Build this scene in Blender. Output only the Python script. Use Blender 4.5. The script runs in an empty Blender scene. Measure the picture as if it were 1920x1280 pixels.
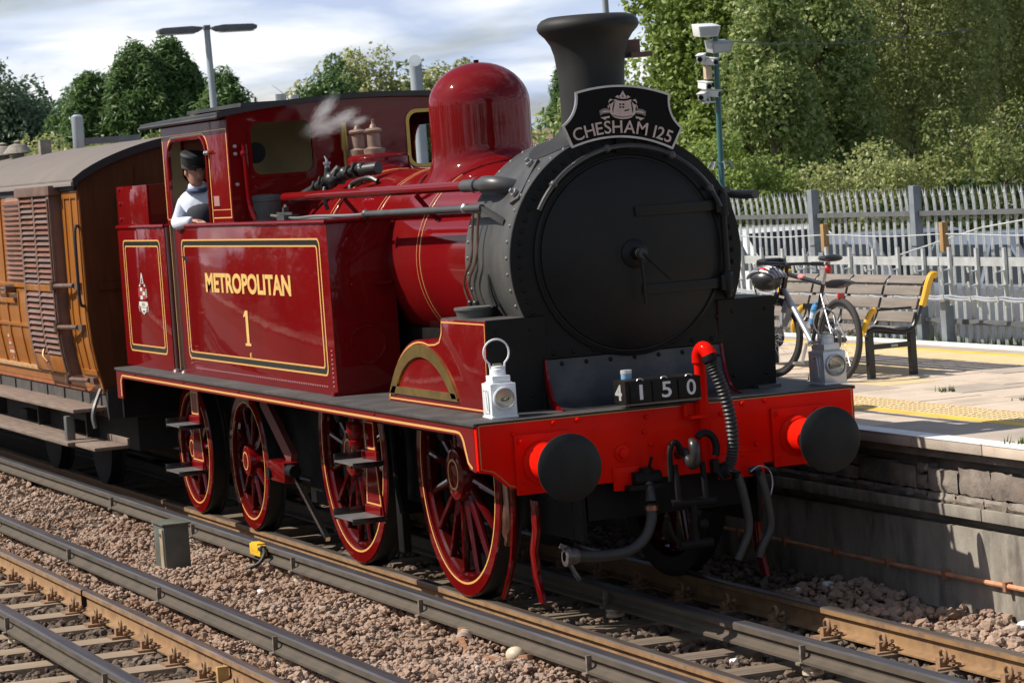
import bpy, bmesh, math, random
import numpy as np
from mathutils import Vector, Matrix
random.seed(7)
RNG = np.random.default_rng(11)
PI = math.pi
SC = bpy.context.scene
COL = SC.collection
R = math.radians

# ------------------------------------------------------------------ camera
cam_d = bpy.data.cameras.new("camera")
cam = bpy.data.objects.new("camera", cam_d)
COL.objects.link(cam)
cr = Vector((0.35053212, 0.93385819, -0.07096564))
cu = Vector((-0.02838617, 0.08633242, 0.99586191))
cf = Vector((-0.93612043, 0.34706714, -0.05677095))
M = Matrix(((cr.x, cu.x, -cf.x, 17.1478), (cr.y, cu.y, -cf.y, -7.552), (cr.z, cu.z, -cf.z, 2.8547), (0, 0, 0, 1)))
cam.matrix_world = M
cam_d.sensor_width = 36.0
cam_d.sensor_fit = 'HORIZONTAL'
cam_d.lens = 5777.36 / 1920 * 36
cam_d.clip_start = 0.5
cam_d.clip_end = 6000
SC.camera = cam
cam_d.dof.use_dof = True
cam_d.dof.focus_distance = 19.0
cam_d.dof.aperture_fstop = 11

# ------------------------------------------------------------------ light
SUN_EL, SUN_AZ = R(46.5), R(-110.5)            # azimuth of the sun measured from +x towards +y
sd = bpy.data.lights.new("sun", 'SUN')
sd.energy = 4.8
sd.angle = R(0.5)
sd.color = (1.0, 0.95, 0.86)
sun = bpy.data.objects.new("sun", sd)
COL.objects.link(sun)
svec = Vector((math.cos(SUN_AZ) * math.cos(SUN_EL), math.sin(SUN_AZ) * math.cos(SUN_EL), math.sin(SUN_EL)))
sun.rotation_euler = svec.to_track_quat('Z', 'Y').to_euler()
sun.location = (0, 0, 30)

world = bpy.data.worlds.new("World")
SC.world = world
world.use_nodes = True
nt = world.node_tree
nt.nodes.clear()
def wn(t, **k):
    n = nt.nodes.new(t)
    for a, b in k.items(): setattr(n, a, b)
    return n
sky = wn('ShaderNodeTexSky', sky_type='NISHITA', sun_disc=False)
sky.sun_elevation = SUN_EL
sky.sun_rotation = PI / 2 - SUN_AZ
sky.air_density = 1.0; sky.dust_density = 1.2; sky.ozone_density = 1.0
bg_sky = wn('ShaderNodeBackground'); bg_sky.inputs['Strength'].default_value = 0.075
nt.links.new(sky.outputs[0], bg_sky.inputs['Color'])
# broken cloud deck over the whole sky, flattened so that it recedes to the horizon
tc = wn('ShaderNodeTexCoord')
sep = wn('ShaderNodeSeparateXYZ'); nt.links.new(tc.outputs['Generated'], sep.inputs[0])
zz = wn('ShaderNodeMath', operation='MAXIMUM'); zz.inputs[1].default_value = 0.0; nt.links.new(sep.outputs['Z'], zz.inputs[0])
za = wn('ShaderNodeMath', operation='ADD'); za.inputs[1].default_value = 0.16; nt.links.new(zz.outputs[0], za.inputs[0])
dx = wn('ShaderNodeMath', operation='DIVIDE'); nt.links.new(sep.outputs['X'], dx.inputs[0]); nt.links.new(za.outputs[0], dx.inputs[1])
dy = wn('ShaderNodeMath', operation='DIVIDE'); nt.links.new(sep.outputs['Y'], dy.inputs[0]); nt.links.new(za.outputs[0], dy.inputs[1])
cmb = wn('ShaderNodeCombineXYZ'); nt.links.new(dx.outputs[0], cmb.inputs[0]); nt.links.new(dy.outputs[0], cmb.inputs[1])
cmb.inputs[2].default_value = 3.7
n1 = wn('ShaderNodeTexNoise'); n1.inputs['Scale'].default_value = 1.5; n1.inputs['Detail'].default_value = 9; n1.inputs['Roughness'].default_value = 0.55
n1.inputs['Distortion'].default_value = 0.35
nt.links.new(cmb.outputs[0], n1.inputs['Vector'])
n2 = wn('ShaderNodeTexNoise'); n2.inputs['Scale'].default_value = 2.3; n2.inputs['Detail'].default_value = 5; n2.inputs['Roughness'].default_value = 0.48; n2.inputs['Distortion'].default_value = 0.25
nt.links.new(cmb.outputs[0], n2.inputs['Vector'])
# a broken deck shows more of its gaps overhead than near the horizon
gap = wn('ShaderNodeMapRange'); gap.inputs['From Min'].default_value = 0.05; gap.inputs['From Max'].default_value = 0.40; gap.inputs['To Max'].default_value = -0.19
nt.links.new(zz.outputs[0], gap.inputs['Value'])
nsum = wn('ShaderNodeMath', operation='ADD'); nt.links.new(n1.outputs['Fac'], nsum.inputs[0]); nt.links.new(gap.outputs[0], nsum.inputs[1])
cov = wn('ShaderNodeMapRange'); cov.inputs['From Min'].default_value = 0.32; cov.inputs['From Max'].default_value = 0.52
nt.links.new(nsum.outputs[0], cov.inputs['Value'])
ccol = wn('ShaderNodeValToRGB')
ce = ccol.color_ramp.elements
ce[0].position = 0.40; ce[0].color = (0.47, 0.56, 0.76, 1)
ce[1].position = 0.63; ce[1].color = (0.96, 0.965, 0.98, 1)
e = ccol.color_ramp.elements.new(0.53); e.color = (0.70, 0.765, 0.88, 1)
nt.links.new(n2.outputs['Fac'], ccol.inputs['Fac'])
bg_c = wn('ShaderNodeBackground'); bg_c.inputs['Strength'].default_value = 1.0
nt.links.new(ccol.outputs['Color'], bg_c.inputs['Color'])
mixw = wn('ShaderNodeMixShader')
cov2 = wn('ShaderNodeMath', operation='MULTIPLY'); cov2.inputs[1].default_value = 0.9
nt.links.new(cov.outputs[0], cov2.inputs[0])
nt.links.new(cov2.outputs[0], mixw.inputs[0]); nt.links.new(bg_sky.outputs[0], mixw.inputs[1]); nt.links.new(bg_c.outputs[0], mixw.inputs[2])
wo = wn('ShaderNodeOutputWorld'); nt.links.new(mixw.outputs[0], wo.inputs['Surface'])

SC.view_settings.view_transform = 'Standard'
SC.view_settings.look = 'None'
SC.view_settings.gamma = 1.0
SC.view_settings.exposure = 0.3
SC.view_settings.use_curve_mapping = False
SC.render.engine = 'CYCLES'
SC.cycles.use_denoising = True
SC.cycles.max_bounces = 8
SC.cycles.volume_bounces = 3

# ------------------------------------------------------------------ materials
MATS = {}
def mat(name, col, rough=0.6, metal=0.0, coat=0.0, var=0.0, vscale=8.0, bump=0.0, bscale=40.0, col2=None, spec=None, stretch=None, wear=None, wscale=3.0, wamt=0.5):
    """principled material; colour drifts between col and col2 with noise, wear = blotches of another colour"""
    if name in MATS: return MATS[name]
    m = bpy.data.materials.new(name); m.use_nodes = True
    t = m.node_tree; b = t.nodes['Principled BSDF']
    b.inputs['Base Color'].default_value = (*col, 1)
    b.inputs['Roughness'].default_value = rough
    b.inputs['Metallic'].default_value = metal
    b.inputs['Coat Weight'].default_value = coat
    b.inputs['Coat Roughness'].default_value = 0.06
    if spec is not None: b.inputs['Specular IOR Level'].default_value = spec
    if var or bump or wear or col2:
        tcn = t.nodes.new('ShaderNodeTexCoord')
        vec = tcn.outputs['Object']
        if stretch:
            mp = t.nodes.new('ShaderNodeMapping'); mp.inputs['Scale'].default_value = stretch
            t.links.new(vec, mp.inputs[0]); vec = mp.outputs[0]
        nz = t.nodes.new('ShaderNodeTexNoise'); nz.inputs['Scale'].default_value = vscale; nz.inputs['Detail'].default_value = 6
        t.links.new(vec, nz.inputs['Vector'])
        if col2 is None: col2 = tuple(min(1, c * (1 + var)) for c in col); c1 = tuple(c * (1 - var) for c in col)
        else: c1 = col
        rp = t.nodes.new('ShaderNodeMapRange'); rp.inputs['From Min'].default_value = 0.3; rp.inputs['From Max'].default_value = 0.7
        t.links.new(nz.outputs['Fac'], rp.inputs['Value'])
        mx = t.nodes.new('ShaderNodeMix'); mx.data_type = 'RGBA'
        mx.inputs[6].default_value = (*c1, 1); mx.inputs[7].default_value = (*col2, 1)
        t.links.new(rp.outputs[0], mx.inputs[0])
        cout = mx.outputs[2]
        if wear:
            nw = t.nodes.new('ShaderNodeTexNoise'); nw.inputs['Scale'].default_value = wscale; nw.inputs['Detail'].default_value = 8; nw.inputs['Roughness'].default_value = 0.65
            t.links.new(vec, nw.inputs['Vector'])
            rw = t.nodes.new('ShaderNodeMapRange'); rw.inputs['From Min'].default_value = 0.5; rw.inputs['From Max'].default_value = 0.68; rw.inputs['To Max'].default_value = wamt
            t.links.new(nw.outputs['Fac'], rw.inputs['Value'])
            m2 = t.nodes.new('ShaderNodeMix'); m2.data_type = 'RGBA'
            t.links.new(rw.outputs[0], m2.inputs[0]); t.links.new(cout, m2.inputs[6]); m2.inputs[7].default_value = (*wear, 1)
            cout = m2.outputs[2]
        t.links.new(cout, b.inputs['Base Color'])
        if bump:
            nb = t.nodes.new('ShaderNodeTexNoise'); nb.inputs['Scale'].default_value = bscale; nb.inputs['Detail'].default_value = 5
            t.links.new(vec, nb.inputs['Vector'])
            bp = t.nodes.new('ShaderNodeBump'); bp.inputs['Strength'].default_value = bump; bp.inputs['Distance'].default_value = 0.01
            t.links.new(nb.outputs['Fac'], bp.inputs['Height']); t.links.new(bp.outputs[0], b.inputs['Normal'])
        if rough > 0.15 and var:
            rr = t.nodes.new('ShaderNodeMapRange'); rr.inputs['To Min'].default_value = max(0.03, rough * 0.8); rr.inputs['To Max'].default_value = min(1, rough * 1.25)
            t.links.new(nz.outputs['Fac'], rr.inputs['Value']); t.links.new(rr.outputs[0], b.inputs['Roughness'])
    MATS[name] = m
    return m

def island_mat(name, cols, rough=0.8, bump=0.0, bscale=30, translucent=0.0, spec=0.3, blotch=None):
    """colour picked at random per loose piece of the mesh"""
    m = bpy.data.materials.new(name); m.use_nodes = True
    t = m.node_tree; b = t.nodes['Principled BSDF']
    g = t.nodes.new('ShaderNodeNewGeometry')
    cr_ = t.nodes.new('ShaderNodeValToRGB')
    el = cr_.color_ramp.elements
    n = len(cols)
    for i, c in enumerate(cols):
        x = i / max(1, n - 1)
        if i == 0: q = el[0]
        elif i == n - 1: q = el[1]
        else: q = el.new(x)
        q.position = x; q.color = (*c, 1)
    t.links.new(g.outputs['Random Per Island'], cr_.inputs['Fac'])
    if blotch:
        tcb = t.nodes.new('ShaderNodeTexCoord'); nbl = t.nodes.new('ShaderNodeTexNoise'); nbl.inputs['Scale'].default_value = 0.9; nbl.inputs['Detail'].default_value = 4; nbl.inputs['Roughness'].default_value = .6
        t.links.new(tcb.outputs['Object'], nbl.inputs['Vector'])
        mrb = t.nodes.new('ShaderNodeMapRange'); mrb.inputs['From Min'].default_value = .40; mrb.inputs['From Max'].default_value = .62; mrb.inputs['To Max'].default_value = .75
        t.links.new(nbl.outputs['Fac'], mrb.inputs['Value'])
        mxb = t.nodes.new('ShaderNodeMix'); mxb.data_type = 'RGBA'; mxb.blend_type = 'MULTIPLY'; mxb.inputs[7].default_value = (*blotch, 1)
        t.links.new(mrb.outputs[0], mxb.inputs[0]); t.links.new(cr_.outputs['Color'], mxb.inputs[6])
        t.links.new(mxb.outputs[2], b.inputs['Base Color'])
    else: t.links.new(cr_.outputs['Color'], b.inputs['Base Color'])
    b.inputs['Roughness'].default_value = rough
    b.inputs['Specular IOR Level'].default_value = spec
    if bump:
        nb = t.nodes.new('ShaderNodeTexNoise'); nb.inputs['Scale'].default_value = bscale
        tcn = t.nodes.new('ShaderNodeTexCoord'); t.links.new(tcn.outputs['Object'], nb.inputs['Vector'])
        bp = t.nodes.new('ShaderNodeBump'); bp.inputs['Strength'].default_value = bump; bp.inputs['Distance'].default_value = 0.01
        t.links.new(nb.outputs['Fac'], bp.inputs['Height']); t.links.new(bp.outputs[0], b.inputs['Normal'])
    if translucent:
        tr = t.nodes.new('ShaderNodeBsdfTranslucent'); t.links.new(cr_.outputs['Color'], tr.inputs['Color'])
        ms = t.nodes.new('ShaderNodeMixShader'); ms.inputs[0].default_value = translucent
        t.links.new(b.outputs[0], ms.inputs[1]); t.links.new(tr.outputs[0], ms.inputs[2])
        t.links.new(ms.outputs[0], t.nodes['Material Output'].inputs['Surface'])
    MATS[name] = m
    return m

# ------------------------------------------------------------------ mesh helpers
def frame_of(d):
    d = Vector(d).normalized()
    a = Vector((0, 0, 1)) if abs(d.z) < 0.95 else Vector((1, 0, 0))
    x = d.cross(a).normalized(); y = d.cross(x).normalized()
    return x, y, d

class B:
    """collects shapes for ONE mesh"""
    def __init__(s): s.v = []; s.f = []; s.m = []; s.k = 0
    def add(s, vs, fs):
        o = len(s.v); s.v += [tuple(v) for v in vs]; s.f += [tuple(i + o for i in f) for f in fs]; s.m += [s.k] * len(fs); return s
    def box(s, x0, x1, y0, y1, z0, z1):
        return s.add([(x0, y0, z0), (x1, y0, z0), (x1, y1, z0), (x0, y1, z0), (x0, y0, z1), (x1, y0, z1), (x1, y1, z1), (x0, y1, z1)],
                     [(3, 2, 1, 0), (4, 5, 6, 7), (0, 1, 5, 4), (1, 2, 6, 5), (2, 3, 7, 6), (3, 0, 4, 7)])
    def beam(s, p, q, w, h, up=(0, 0, 1)):
        p = Vector(p); q = Vector(q); d = (q - p).normalized(); u = Vector(up)
        x = d.cross(u)
        if x.length < 1e-4: x = d.cross(Vector((1, 0, 0)))
        x.normalize(); y = x.cross(d).normalized()
        vs = [c + x * a * w / 2 + y * b * h / 2 for c in (p, q) for a, b in ((-1, -1), (1, -1), (1, 1), (-1, 1))]
        return s.add(vs, [(0, 1, 2, 3), (7, 6, 5, 4), (0, 4, 5, 1), (1, 5, 6, 2), (2, 6, 7, 3), (3, 7, 4, 0)])
    def tube(s, pts, r, n=10, cap=True, closed=False):
        pts = [Vector(p) for p in pts]; N = len(pts)
        rs = r if isinstance(r, (list, tuple)) else [r] * N
        vs = []; x = None
        for i, p in enumerate(pts):
            if closed: t = pts[(i + 1) % N] - pts[i - 1]
            else: t = pts[min(i + 1, N - 1)] - pts[max(i - 1, 0)]
            t.normalize()
            if x is None: x, y, _ = frame_of(t)
            else:
                x = (x - t * x.dot(t))
                if x.length < 1e-6: x, _, _ = frame_of(t)
                x.normalize()
            y = t.cross(x)
            for k in range(n):
                a = 2 * PI * k / n
                vs.append(p + (x * math.cos(a) + y * math.sin(a)) * rs[i])
        fs = []
        for i in range(N if closed else N - 1):
            j = (i + 1) % N
            for k in range(n):
                l = (k + 1) % n
                fs.append((i * n + k, i * n + l, j * n + l, j * n + k))
        if cap and not closed:
            fs.append(tuple(range(n - 1, -1, -1))); fs.append(tuple((N - 1) * n + k for k in range(n)))
        return s.add(vs, fs)
    def cyl(s, p, q, r, n=16, r2=None): return s.tube([p, q], [r, r if r2 is None else r2], n)
    def lathe(s, prof, o=(0, 0, 0), d=(0, 0, 1), n=32, a0=0.0, a1=2 * PI):
        """prof = [(radius, distance along d)]"""
        x, y, z = frame_of(d); o = Vector(o); full = abs(a1 - a0 - 2 * PI) < 1e-6
        m = n if full else n + 1
        vs = []; fs = []
        for r, h in prof:
            for k in range(m):
                a = a0 + (a1 - a0) * k / n
                vs.append(o + z * h + (x * math.cos(a) + y * math.sin(a)) * max(r, 0.0005))
        for i in range(len(prof) - 1):
            for k in range(n):
                l = (k + 1) % m
                fs.append((i * m + l, i * m + k, (i + 1) * m + k, (i + 1) * m + l))
        return s.add(vs, fs)
    def prism(s, poly, axis, a, b):
        """poly: 2D points; axis 'x': (y,z), 'y': (x,z), 'z': (x,y); extruded from a to b"""
        def P(p, t): return {'x': (t, p[0], p[1]), 'y': (p[0], t, p[1]), 'z': (p[0], p[1], t)}[axis]
        n = len(poly)
        vs = [P(p, a) for p in poly] + [P(p, b) for p in poly]
        fs = [tuple(range(n)), tuple(range(2 * n - 1, n - 1, -1))]
        for i in range(n):
            j = (i + 1) % n; fs.append((j, i, n + i, n + j))
        return s.add(vs, fs)
    def strip(s, loopA, loopB, closed=True):
        n = len(loopA); fs = []
        for i in range(n if closed else n - 1):
            j = (i + 1) % n; fs.append((i, j, n + j, n + i))
        return s.add(list(loopA) + list(loopB), fs)
    def dome(s, c, d, r, h=None, n=10, k=4):
        """low rivet / ball cap"""
        h = r if h is None else h
        return s.lathe([(r * math.cos(PI / 2 * i / k), h * math.sin(PI / 2 * i / k)) for i in range(k + 1)], c, d, n)
    def ball(s, c, r, n=14, sc=(1, 1, 1)):
        vs = []; fs = []; k = n // 2
        for i in range(k + 1):
            ph = PI * i / k
            for j in range(n):
                a = 2 * PI * j / n
                vs.append((c[0] + r * sc[0] * math.sin(ph) * math.cos(a), c[1] + r * sc[1] * math.sin(ph) * math.sin(a), c[2] + r * sc[2] * math.cos(ph)))
        for i in range(k):
            for j in range(n):
                l = (j + 1) % n; fs.append((i * n + j, (i + 1) * n + j, (i + 1) * n + l, i * n + l))
        return s.add(vs, fs)
    def mesh(s, name, mats, smooth=35, bevel=0):
        me = bpy.data.meshes.new(name)
        bm = bmesh.new()
        vv = [bm.verts.new(v) for v in s.v]
        for f, k in zip(s.f, s.m):
            try:
                q = bm.faces.new([vv[i] for i in f]); q.material_index = k
            except ValueError: pass
        bmesh.ops.remove_doubles(bm, verts=bm.verts, dist=1e-5)
        bmesh.ops.recalc_face_normals(bm, faces=bm.faces)
        if bevel:
            es = [e for e in bm.edges if len(e.link_faces) == 2 and e.calc_face_angle(0) > R(40)]
            bmesh.ops.bevel(bm, geom=es, offset=bevel, segments=2, profile=0.6, affect='EDGES', clamp_overlap=True)
        for f in bm.faces: f.smooth = True
        ang = R(smooth)
        for e in bm.edges:
            e.smooth = len(e.link_faces) == 2 and e.calc_face_angle(PI) < ang
        bm.to_mesh(me); bm.free()
        for m in (mats if isinstance(mats, (list, tuple)) else [mats]): me.materials.append(m)
        return me
    def build(s, name, mats, parent=None, smooth=35, bevel=0):
        return link(name, s.mesh(name, mats, smooth, bevel), parent)

def link(name, me, parent=None, loc=None):
    o = bpy.data.objects.new(name, me); COL.objects.link(o)
    if parent is not None: o.parent = parent
    if loc is not None: o.location = loc
    return o
def tag(o, label=None, cat=None, group=None, kind=None):
    if label: o['label'] = label
    if cat: o['category'] = cat
    if group: o['group'] = group
    if kind: o['kind'] = kind
    return o
def thing(name, label, cat, loc=(0, 0, 0), rz=0.0, group=None):
    o = bpy.data.objects.new(name, None); COL.objects.link(o)
    o.location = loc; o.rotation_euler = (0, 0, rz); o.empty_display_size = 0.2
    return tag(o, label, cat, group)
def copy_tree(o, parent=None):
    c = o.copy(); COL.objects.link(c)
    if parent is not None: c.parent = parent
    for ch in list(o.children): copy_tree(ch, c)
    return c
def np_mesh(name, verts, faces, mats, smooth=False):
    """fast mesh from numpy arrays; faces all with the same number of corners"""
    me = bpy.data.meshes.new(name)
    nv = len(verts); nf, k = faces.shape
    me.vertices.add(nv); me.vertices.foreach_set('co', np.ascontiguousarray(verts, dtype=np.float32).ravel())
    me.loops.add(nf * k); me.loops.foreach_set('vertex_index', np.ascontiguousarray(faces, dtype=np.int32).ravel())
    me.polygons.add(nf); me.polygons.foreach_set('loop_start', np.arange(0, nf * k, k, dtype=np.int32))
    try: me.polygons.foreach_set('loop_total', np.full(nf, k, dtype=np.int32))
    except Exception: pass
    me.polygons.foreach_set('use_smooth', np.full(nf, smooth, dtype=bool))
    me.update(calc_edges=True)
    for m in (mats if isinstance(mats, (list, tuple)) else [mats]): me.materials.append(m)
    return me
def arc(cx, cy, r, a0, a1, n=12, ry=None):
    ry = r if ry is None else ry
    return [(cx + r * math.cos(R(a0 + (a1 - a0) * i / n)), cy + ry * math.sin(R(a0 + (a1 - a0) * i / n))) for i in range(n + 1)]
def smooth_path(pts, n=6):
    """catmull-rom through the points"""
    P = [Vector(p) for p in pts]; out = []
    for i in range(len(P) - 1):
        a = P[max(i - 1, 0)]; b = P[i]; c = P[i + 1]; d = P[min(i + 2, len(P) - 1)]
        for k in range(n):
            t = k / n
            out.append(0.5 * ((2 * b) + (c - a) * t + (2 * a - 5 * b + 4 * c - d) * t * t + (3 * b - a - 3 * c + d) * t ** 3))
    out.append(P[-1]); return out
def rrect(x0, x1, z0, z1, r, n=4):
    return arc(x1 - r, z1 - r, r, 0, 90, n) + arc(x0 + r, z1 - r, r, 90, 180, n) + arc(x0 + r, z0 + r, r, 180, 270, n) + arc(x1 - r, z0 + r, r, 270, 360, n)
def text_mesh(txt, size, bold=0.0, extrude=0.002, width=None, height=None):
    """text as a mesh lying in its x-y plane, base line at 0, starting at x = 0, scaled to the wanted width and height"""
    c = bpy.data.curves.new('txt', 'FONT'); c.body = txt; c.size = size; c.offset = bold; c.extrude = extrude; c.resolution_u = 4
    o = bpy.data.objects.new('txt', c); COL.objects.link(o)
    dg = bpy.context.evaluated_depsgraph_get(); dg.update()
    me = bpy.data.meshes.new_from_object(o.evaluated_get(dg))
    bpy.data.objects.remove(o); bpy.data.curves.remove(c)
    n = len(me.vertices); co = np.empty(n * 3, dtype=np.float32); me.vertices.foreach_get('co', co); co = co.reshape(-1, 3)
    lo = co.min(0); hi = co.max(0)
    co[:, 0] -= lo[0]; co[:, 1] -= lo[1]
    if width: co[:, 0] *= width / (hi[0] - lo[0])
    if height: co[:, 1] *= height / (hi[1] - lo[1])
    polys = [tuple(p.vertices) for p in me.polygons]
    bpy.data.meshes.remove(me)
    return co, polys
def text_on(b, txt, origin, xdir, ydir, width, height, bold=0.0, depth=0.003):
    co, polys = text_mesh(txt, 1.0, bold, 0.5)
    zdir = Vector(xdir).cross(Vector(ydir)); o = Vector(origin)
    w = co[:, 0].max(); h = co[:, 1].max()
    b.add([o + Vector(xdir) * float(c[0] / w * width) + Vector(ydir) * float(c[1] / h * height) + zdir * float(c[2] * depth) for c in co], polys)

# ================================================================== ground and tracks
b = B(); b.add([(-3000, -3000, -0.30), (3000, -3000, -0.30), (3000, 3000, -0.30), (-3000, 3000, -0.30)], [(0, 1, 2, 3)])
g = b.build('ground', mat('earth', (0.028, 0.042, 0.013), 0.95, var=0.4, vscale=0.3, col2=(0.055, 0.05, 0.028)))
tag(g, kind='structure')
# trackbed: gently uneven sheet under the loose stones
def bed_z(x, y):
    z = -0.215
    if -2.55 < y < -1.02: z += 0.065
    if y > 0.95: z += 0.02 + 0.035 * max(0, (y - 1.1)) / 0.6
    return z
b = B(); xs = [-70 + 1.0 * i for i in range(92)]; ys = [-7 + 0.2 * j for j in range(45)]
vs = [(x, y, bed_z(x, y) + random.uniform(-.012, .012)) for x in xs for y in ys]
fs = [(i * 45 + j, i * 45 + 45 + j, i * 45 + 46 + j, i * 45 + 1 + j) for i in range(91) for j in range(44)]
b.add(vs, fs)
tb = b.build('trackbed', mat('bed', (0.055, 0.04, 0.03), 0.95, var=0.5, vscale=25, bump=0.8, bscale=60, col2=(0.14, 0.10, 0.075)), smooth=60)
tag(tb, kind='structure')

# pale path and dark verge on the near side of the line (they show in the gloss of the paint)
b = B(); b.box(-120, 30, -12.2, -10.4, -.5, -.2)
tag(b.build('lineside_path', mat('path_gravel', (0.42, 0.34, 0.26), 0.95, var=.2, vscale=3)), kind='structure')

# loose ballast
def rand_rot(n):
    q = RNG.normal(size=(n, 4)); q /= np.linalg.norm(q, axis=1)[:, None]
    w, x, y, z = q.T
    return np.stack([np.stack([1 - 2 * (y * y + z * z), 2 * (x * y - z * w), 2 * (x * z + y * w)], -1),
                     np.stack([2 * (x * y + z * w), 1 - 2 * (x * x + z * z), 2 * (y * z - x * w)], -1),
                     np.stack([2 * (x * z - y * w), 2 * (y * z + x * w), 1 - 2 * (x * x + y * y)], -1)], 1)
ph = (1 + 5 ** .5) / 2
ICO_V = np.array([(-1, ph, 0), (1, ph, 0), (-1, -ph, 0), (1, -ph, 0), (0, -1, ph), (0, 1, ph), (0, -1, -ph), (0, 1, -ph), (ph, 0, -1), (ph, 0, 1), (-ph, 0, -1), (-ph, 0, 1)]) / 1.902
ICO_F = np.array([(0, 11, 5), (0, 5, 1), (0, 1, 7), (0, 7, 10), (0, 10, 11), (1, 5, 9), (5, 11, 4), (11, 10, 2), (10, 7, 6), (7, 1, 8), (3, 9, 4), (3, 4, 2), (3, 2, 6), (3, 6, 8), (3, 8, 9), (4, 9, 5), (2, 4, 11), (6, 2, 10), (8, 6, 7), (9, 8, 1)])
def stones(name, P, size, mats):
    n = len(P)
    V = ICO_V[None] * RNG.uniform(0.72, 1.22, (n, 12, 1))
    V = V * RNG.uniform(0.62, 1.25, (n, 1, 3))
    V = np.einsum('nij,nvj->nvi', rand_rot(n), V)
    V[:, :, 2] *= 0.8
    V = V * size[:, None, None] + P[:, None, :]
    F = (ICO_F[None] + (np.arange(n) * 12)[:, None, None]).reshape(-1, 3)
    return np_mesh(name, V.reshape(-1, 3), F, mats)
stone_m = island_mat('ballast_stone', [(0.42, 0.285, 0.205), (0.25, 0.16, 0.11), (0.50, 0.36, 0.265), (0.12, 0.083, 0.06), (0.37, 0.235, 0.155), (0.56, 0.45, 0.35), (0.18, 0.12, 0.088), (0.44, 0.295, 0.21), (0.28, 0.205, 0.155), (0.50, 0.335, 0.24), (0.14, 0.10, 0.08), (0.36, 0.27, 0.215)], 0.9, bump=0.5, bscale=70, blotch=(.62, .50, .40))
stone_dark = island_mat('ballast_stone_dirty', [(0.11, 0.083, 0.062), (0.06, 0.048, 0.04), (0.17, 0.125, 0.09), (0.04, 0.035, 0.03), (0.14, 0.095, 0.07), (0.22, 0.16, 0.12)], 0.9, bump=0.5, bscale=70, blotch=(.4, .34, .3))
def scatter(x0, x1, y0, y1, dens, zf, keep=None):
    n = int((x1 - x0) * (y1 - y0) * dens)
    x = RNG.uniform(x0, x1, n); y = RNG.uniform(y0, y1, n)
    P = np.stack([x, y, np.array([zf(a, c) for a, c in zip(x, y)])], 1)
    return P if keep is None else P[keep(P)]
SL0, SLP = 0.957, 0.74                       # sleeper phase and pitch of the steam train's track
SA0 = -1.2                                   # ... and of the empty track
def lump(x, y): return 0.022 * math.sin(x * 2.1 + y * 3) + 0.02 * math.sin(x * 5.3 - y * 4.1 + 1) + 0.012 * math.sin(x * 11 + y * 9)
Pm = np.concatenate([
    scatter(-9.5, 3.6, -2.62, -1.02, 1000, lambda x, y: bed_z(x, y) + 0.03 + lump(x, y) + random.uniform(-.02, .025)),
    scatter(-20, -9.5, -2.62, -1.02, 360, lambda x, y: bed_z(x, y) + 0.035 + lump(x, y) + random.uniform(-.02, .02)),
    scatter(-1.8, 4.2, 0.86, 1.70, 520, lambda x, y: bed_z(x, y) + 0.03 + 1.3 * lump(x, y) + random.uniform(-.02, .03)),
])
gr = link('ballast', stones('ballast', Pm, RNG.uniform(0.011, 0.027, len(Pm)) * np.where(RNG.random(len(Pm)) < .14, 1.55, 1.0) * np.where(Pm[:, 1] > 0, 1.35, 1.0), stone_m))
tag(gr, kind='stuff')
def off_sleeper(P, ph0):
    d = np.abs(((P[:, 0] - ph0 + SLP / 2) % SLP) - SLP / 2)
    return d > 0.135
Pd = np.concatenate([
    scatter(-9, 3.8, -4.9, -2.62, 420, lambda x, y: bed_z(x, y) + 0.022 + random.uniform(-.02, .02), lambda P: off_sleeper(P, SA0)),
    scatter(-7, 4.0, -1.02, 0.86, 380, lambda x, y: bed_z(x, y) + 0.022 + random.uniform(-.02, .02), lambda P: off_sleeper(P, SL0)),
    scatter(-12, -1.8, 0.86, 1.7, 150, lambda x, y: bed_z(x, y) + 0.03 + random.uniform(-.02, .02)),
])
gd = link('dirty_ballast', stones('dirty_ballast', Pd, RNG.uniform(0.02, 0.042, len(Pd)), stone_dark))
tag(gd, kind='stuff')

RAIL = [(-.07, -.153), (.07, -.153), (.07, -.142), (.015, -.125), (.0085, -.11), (.0085, -.05), (.015, -.044), (.036, -.037), (.036, -.008), (.028, -.001), (0, 0),
        (-.028, -.001), (-.036, -.008), (-.036, -.037), (-.015, -.044), (-.0085, -.05), (-.0085, -.11), (-.015, -.125), (-.07, -.142)]
COND = [(-.07, -.125), (.07, -.125), (.07, -.108), (.03, -.092), (.022, -.08), (.022, -.052), (.045, -.044), (.045, -.012), (.036, 0),
        (-.036, 0), (-.045, -.012), (-.045, -.044), (-.022, -.052), (-.022, -.08), (-.03, -.092), (-.07, -.108)]
rail_m = mat('rail_rust', (0.235, 0.125, 0.052), 0.75, var=0.2, vscale=6, bump=0.2, bscale=120, col2=(0.31, 0.18, 0.08), wear=(0.13, 0.08, 0.055), wscale=9, wamt=0.7)
railtop_m = mat('rail_top', (0.30, 0.24, 0.20), 0.34, metal=0.8, var=0.2, vscale=3, stretch=(0.6, 14, 6), wear=(0.22, 0.11, 0.06), wscale=4)
cond_m = mat('conductor_side', (0.082, 0.063, 0.044), 0.8, var=0.25, vscale=5, bump=0.15, bscale=90, wear=(0.09, 0.06, 0.045), wscale=5)
condtop_m = mat('conductor_top', (0.10, 0.092, 0.095), 0.42, metal=0.6, var=0.25, vscale=3, stretch=(0.5, 18, 6), wear=(0.12, 0.10, 0.10), wscale=4)
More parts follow.
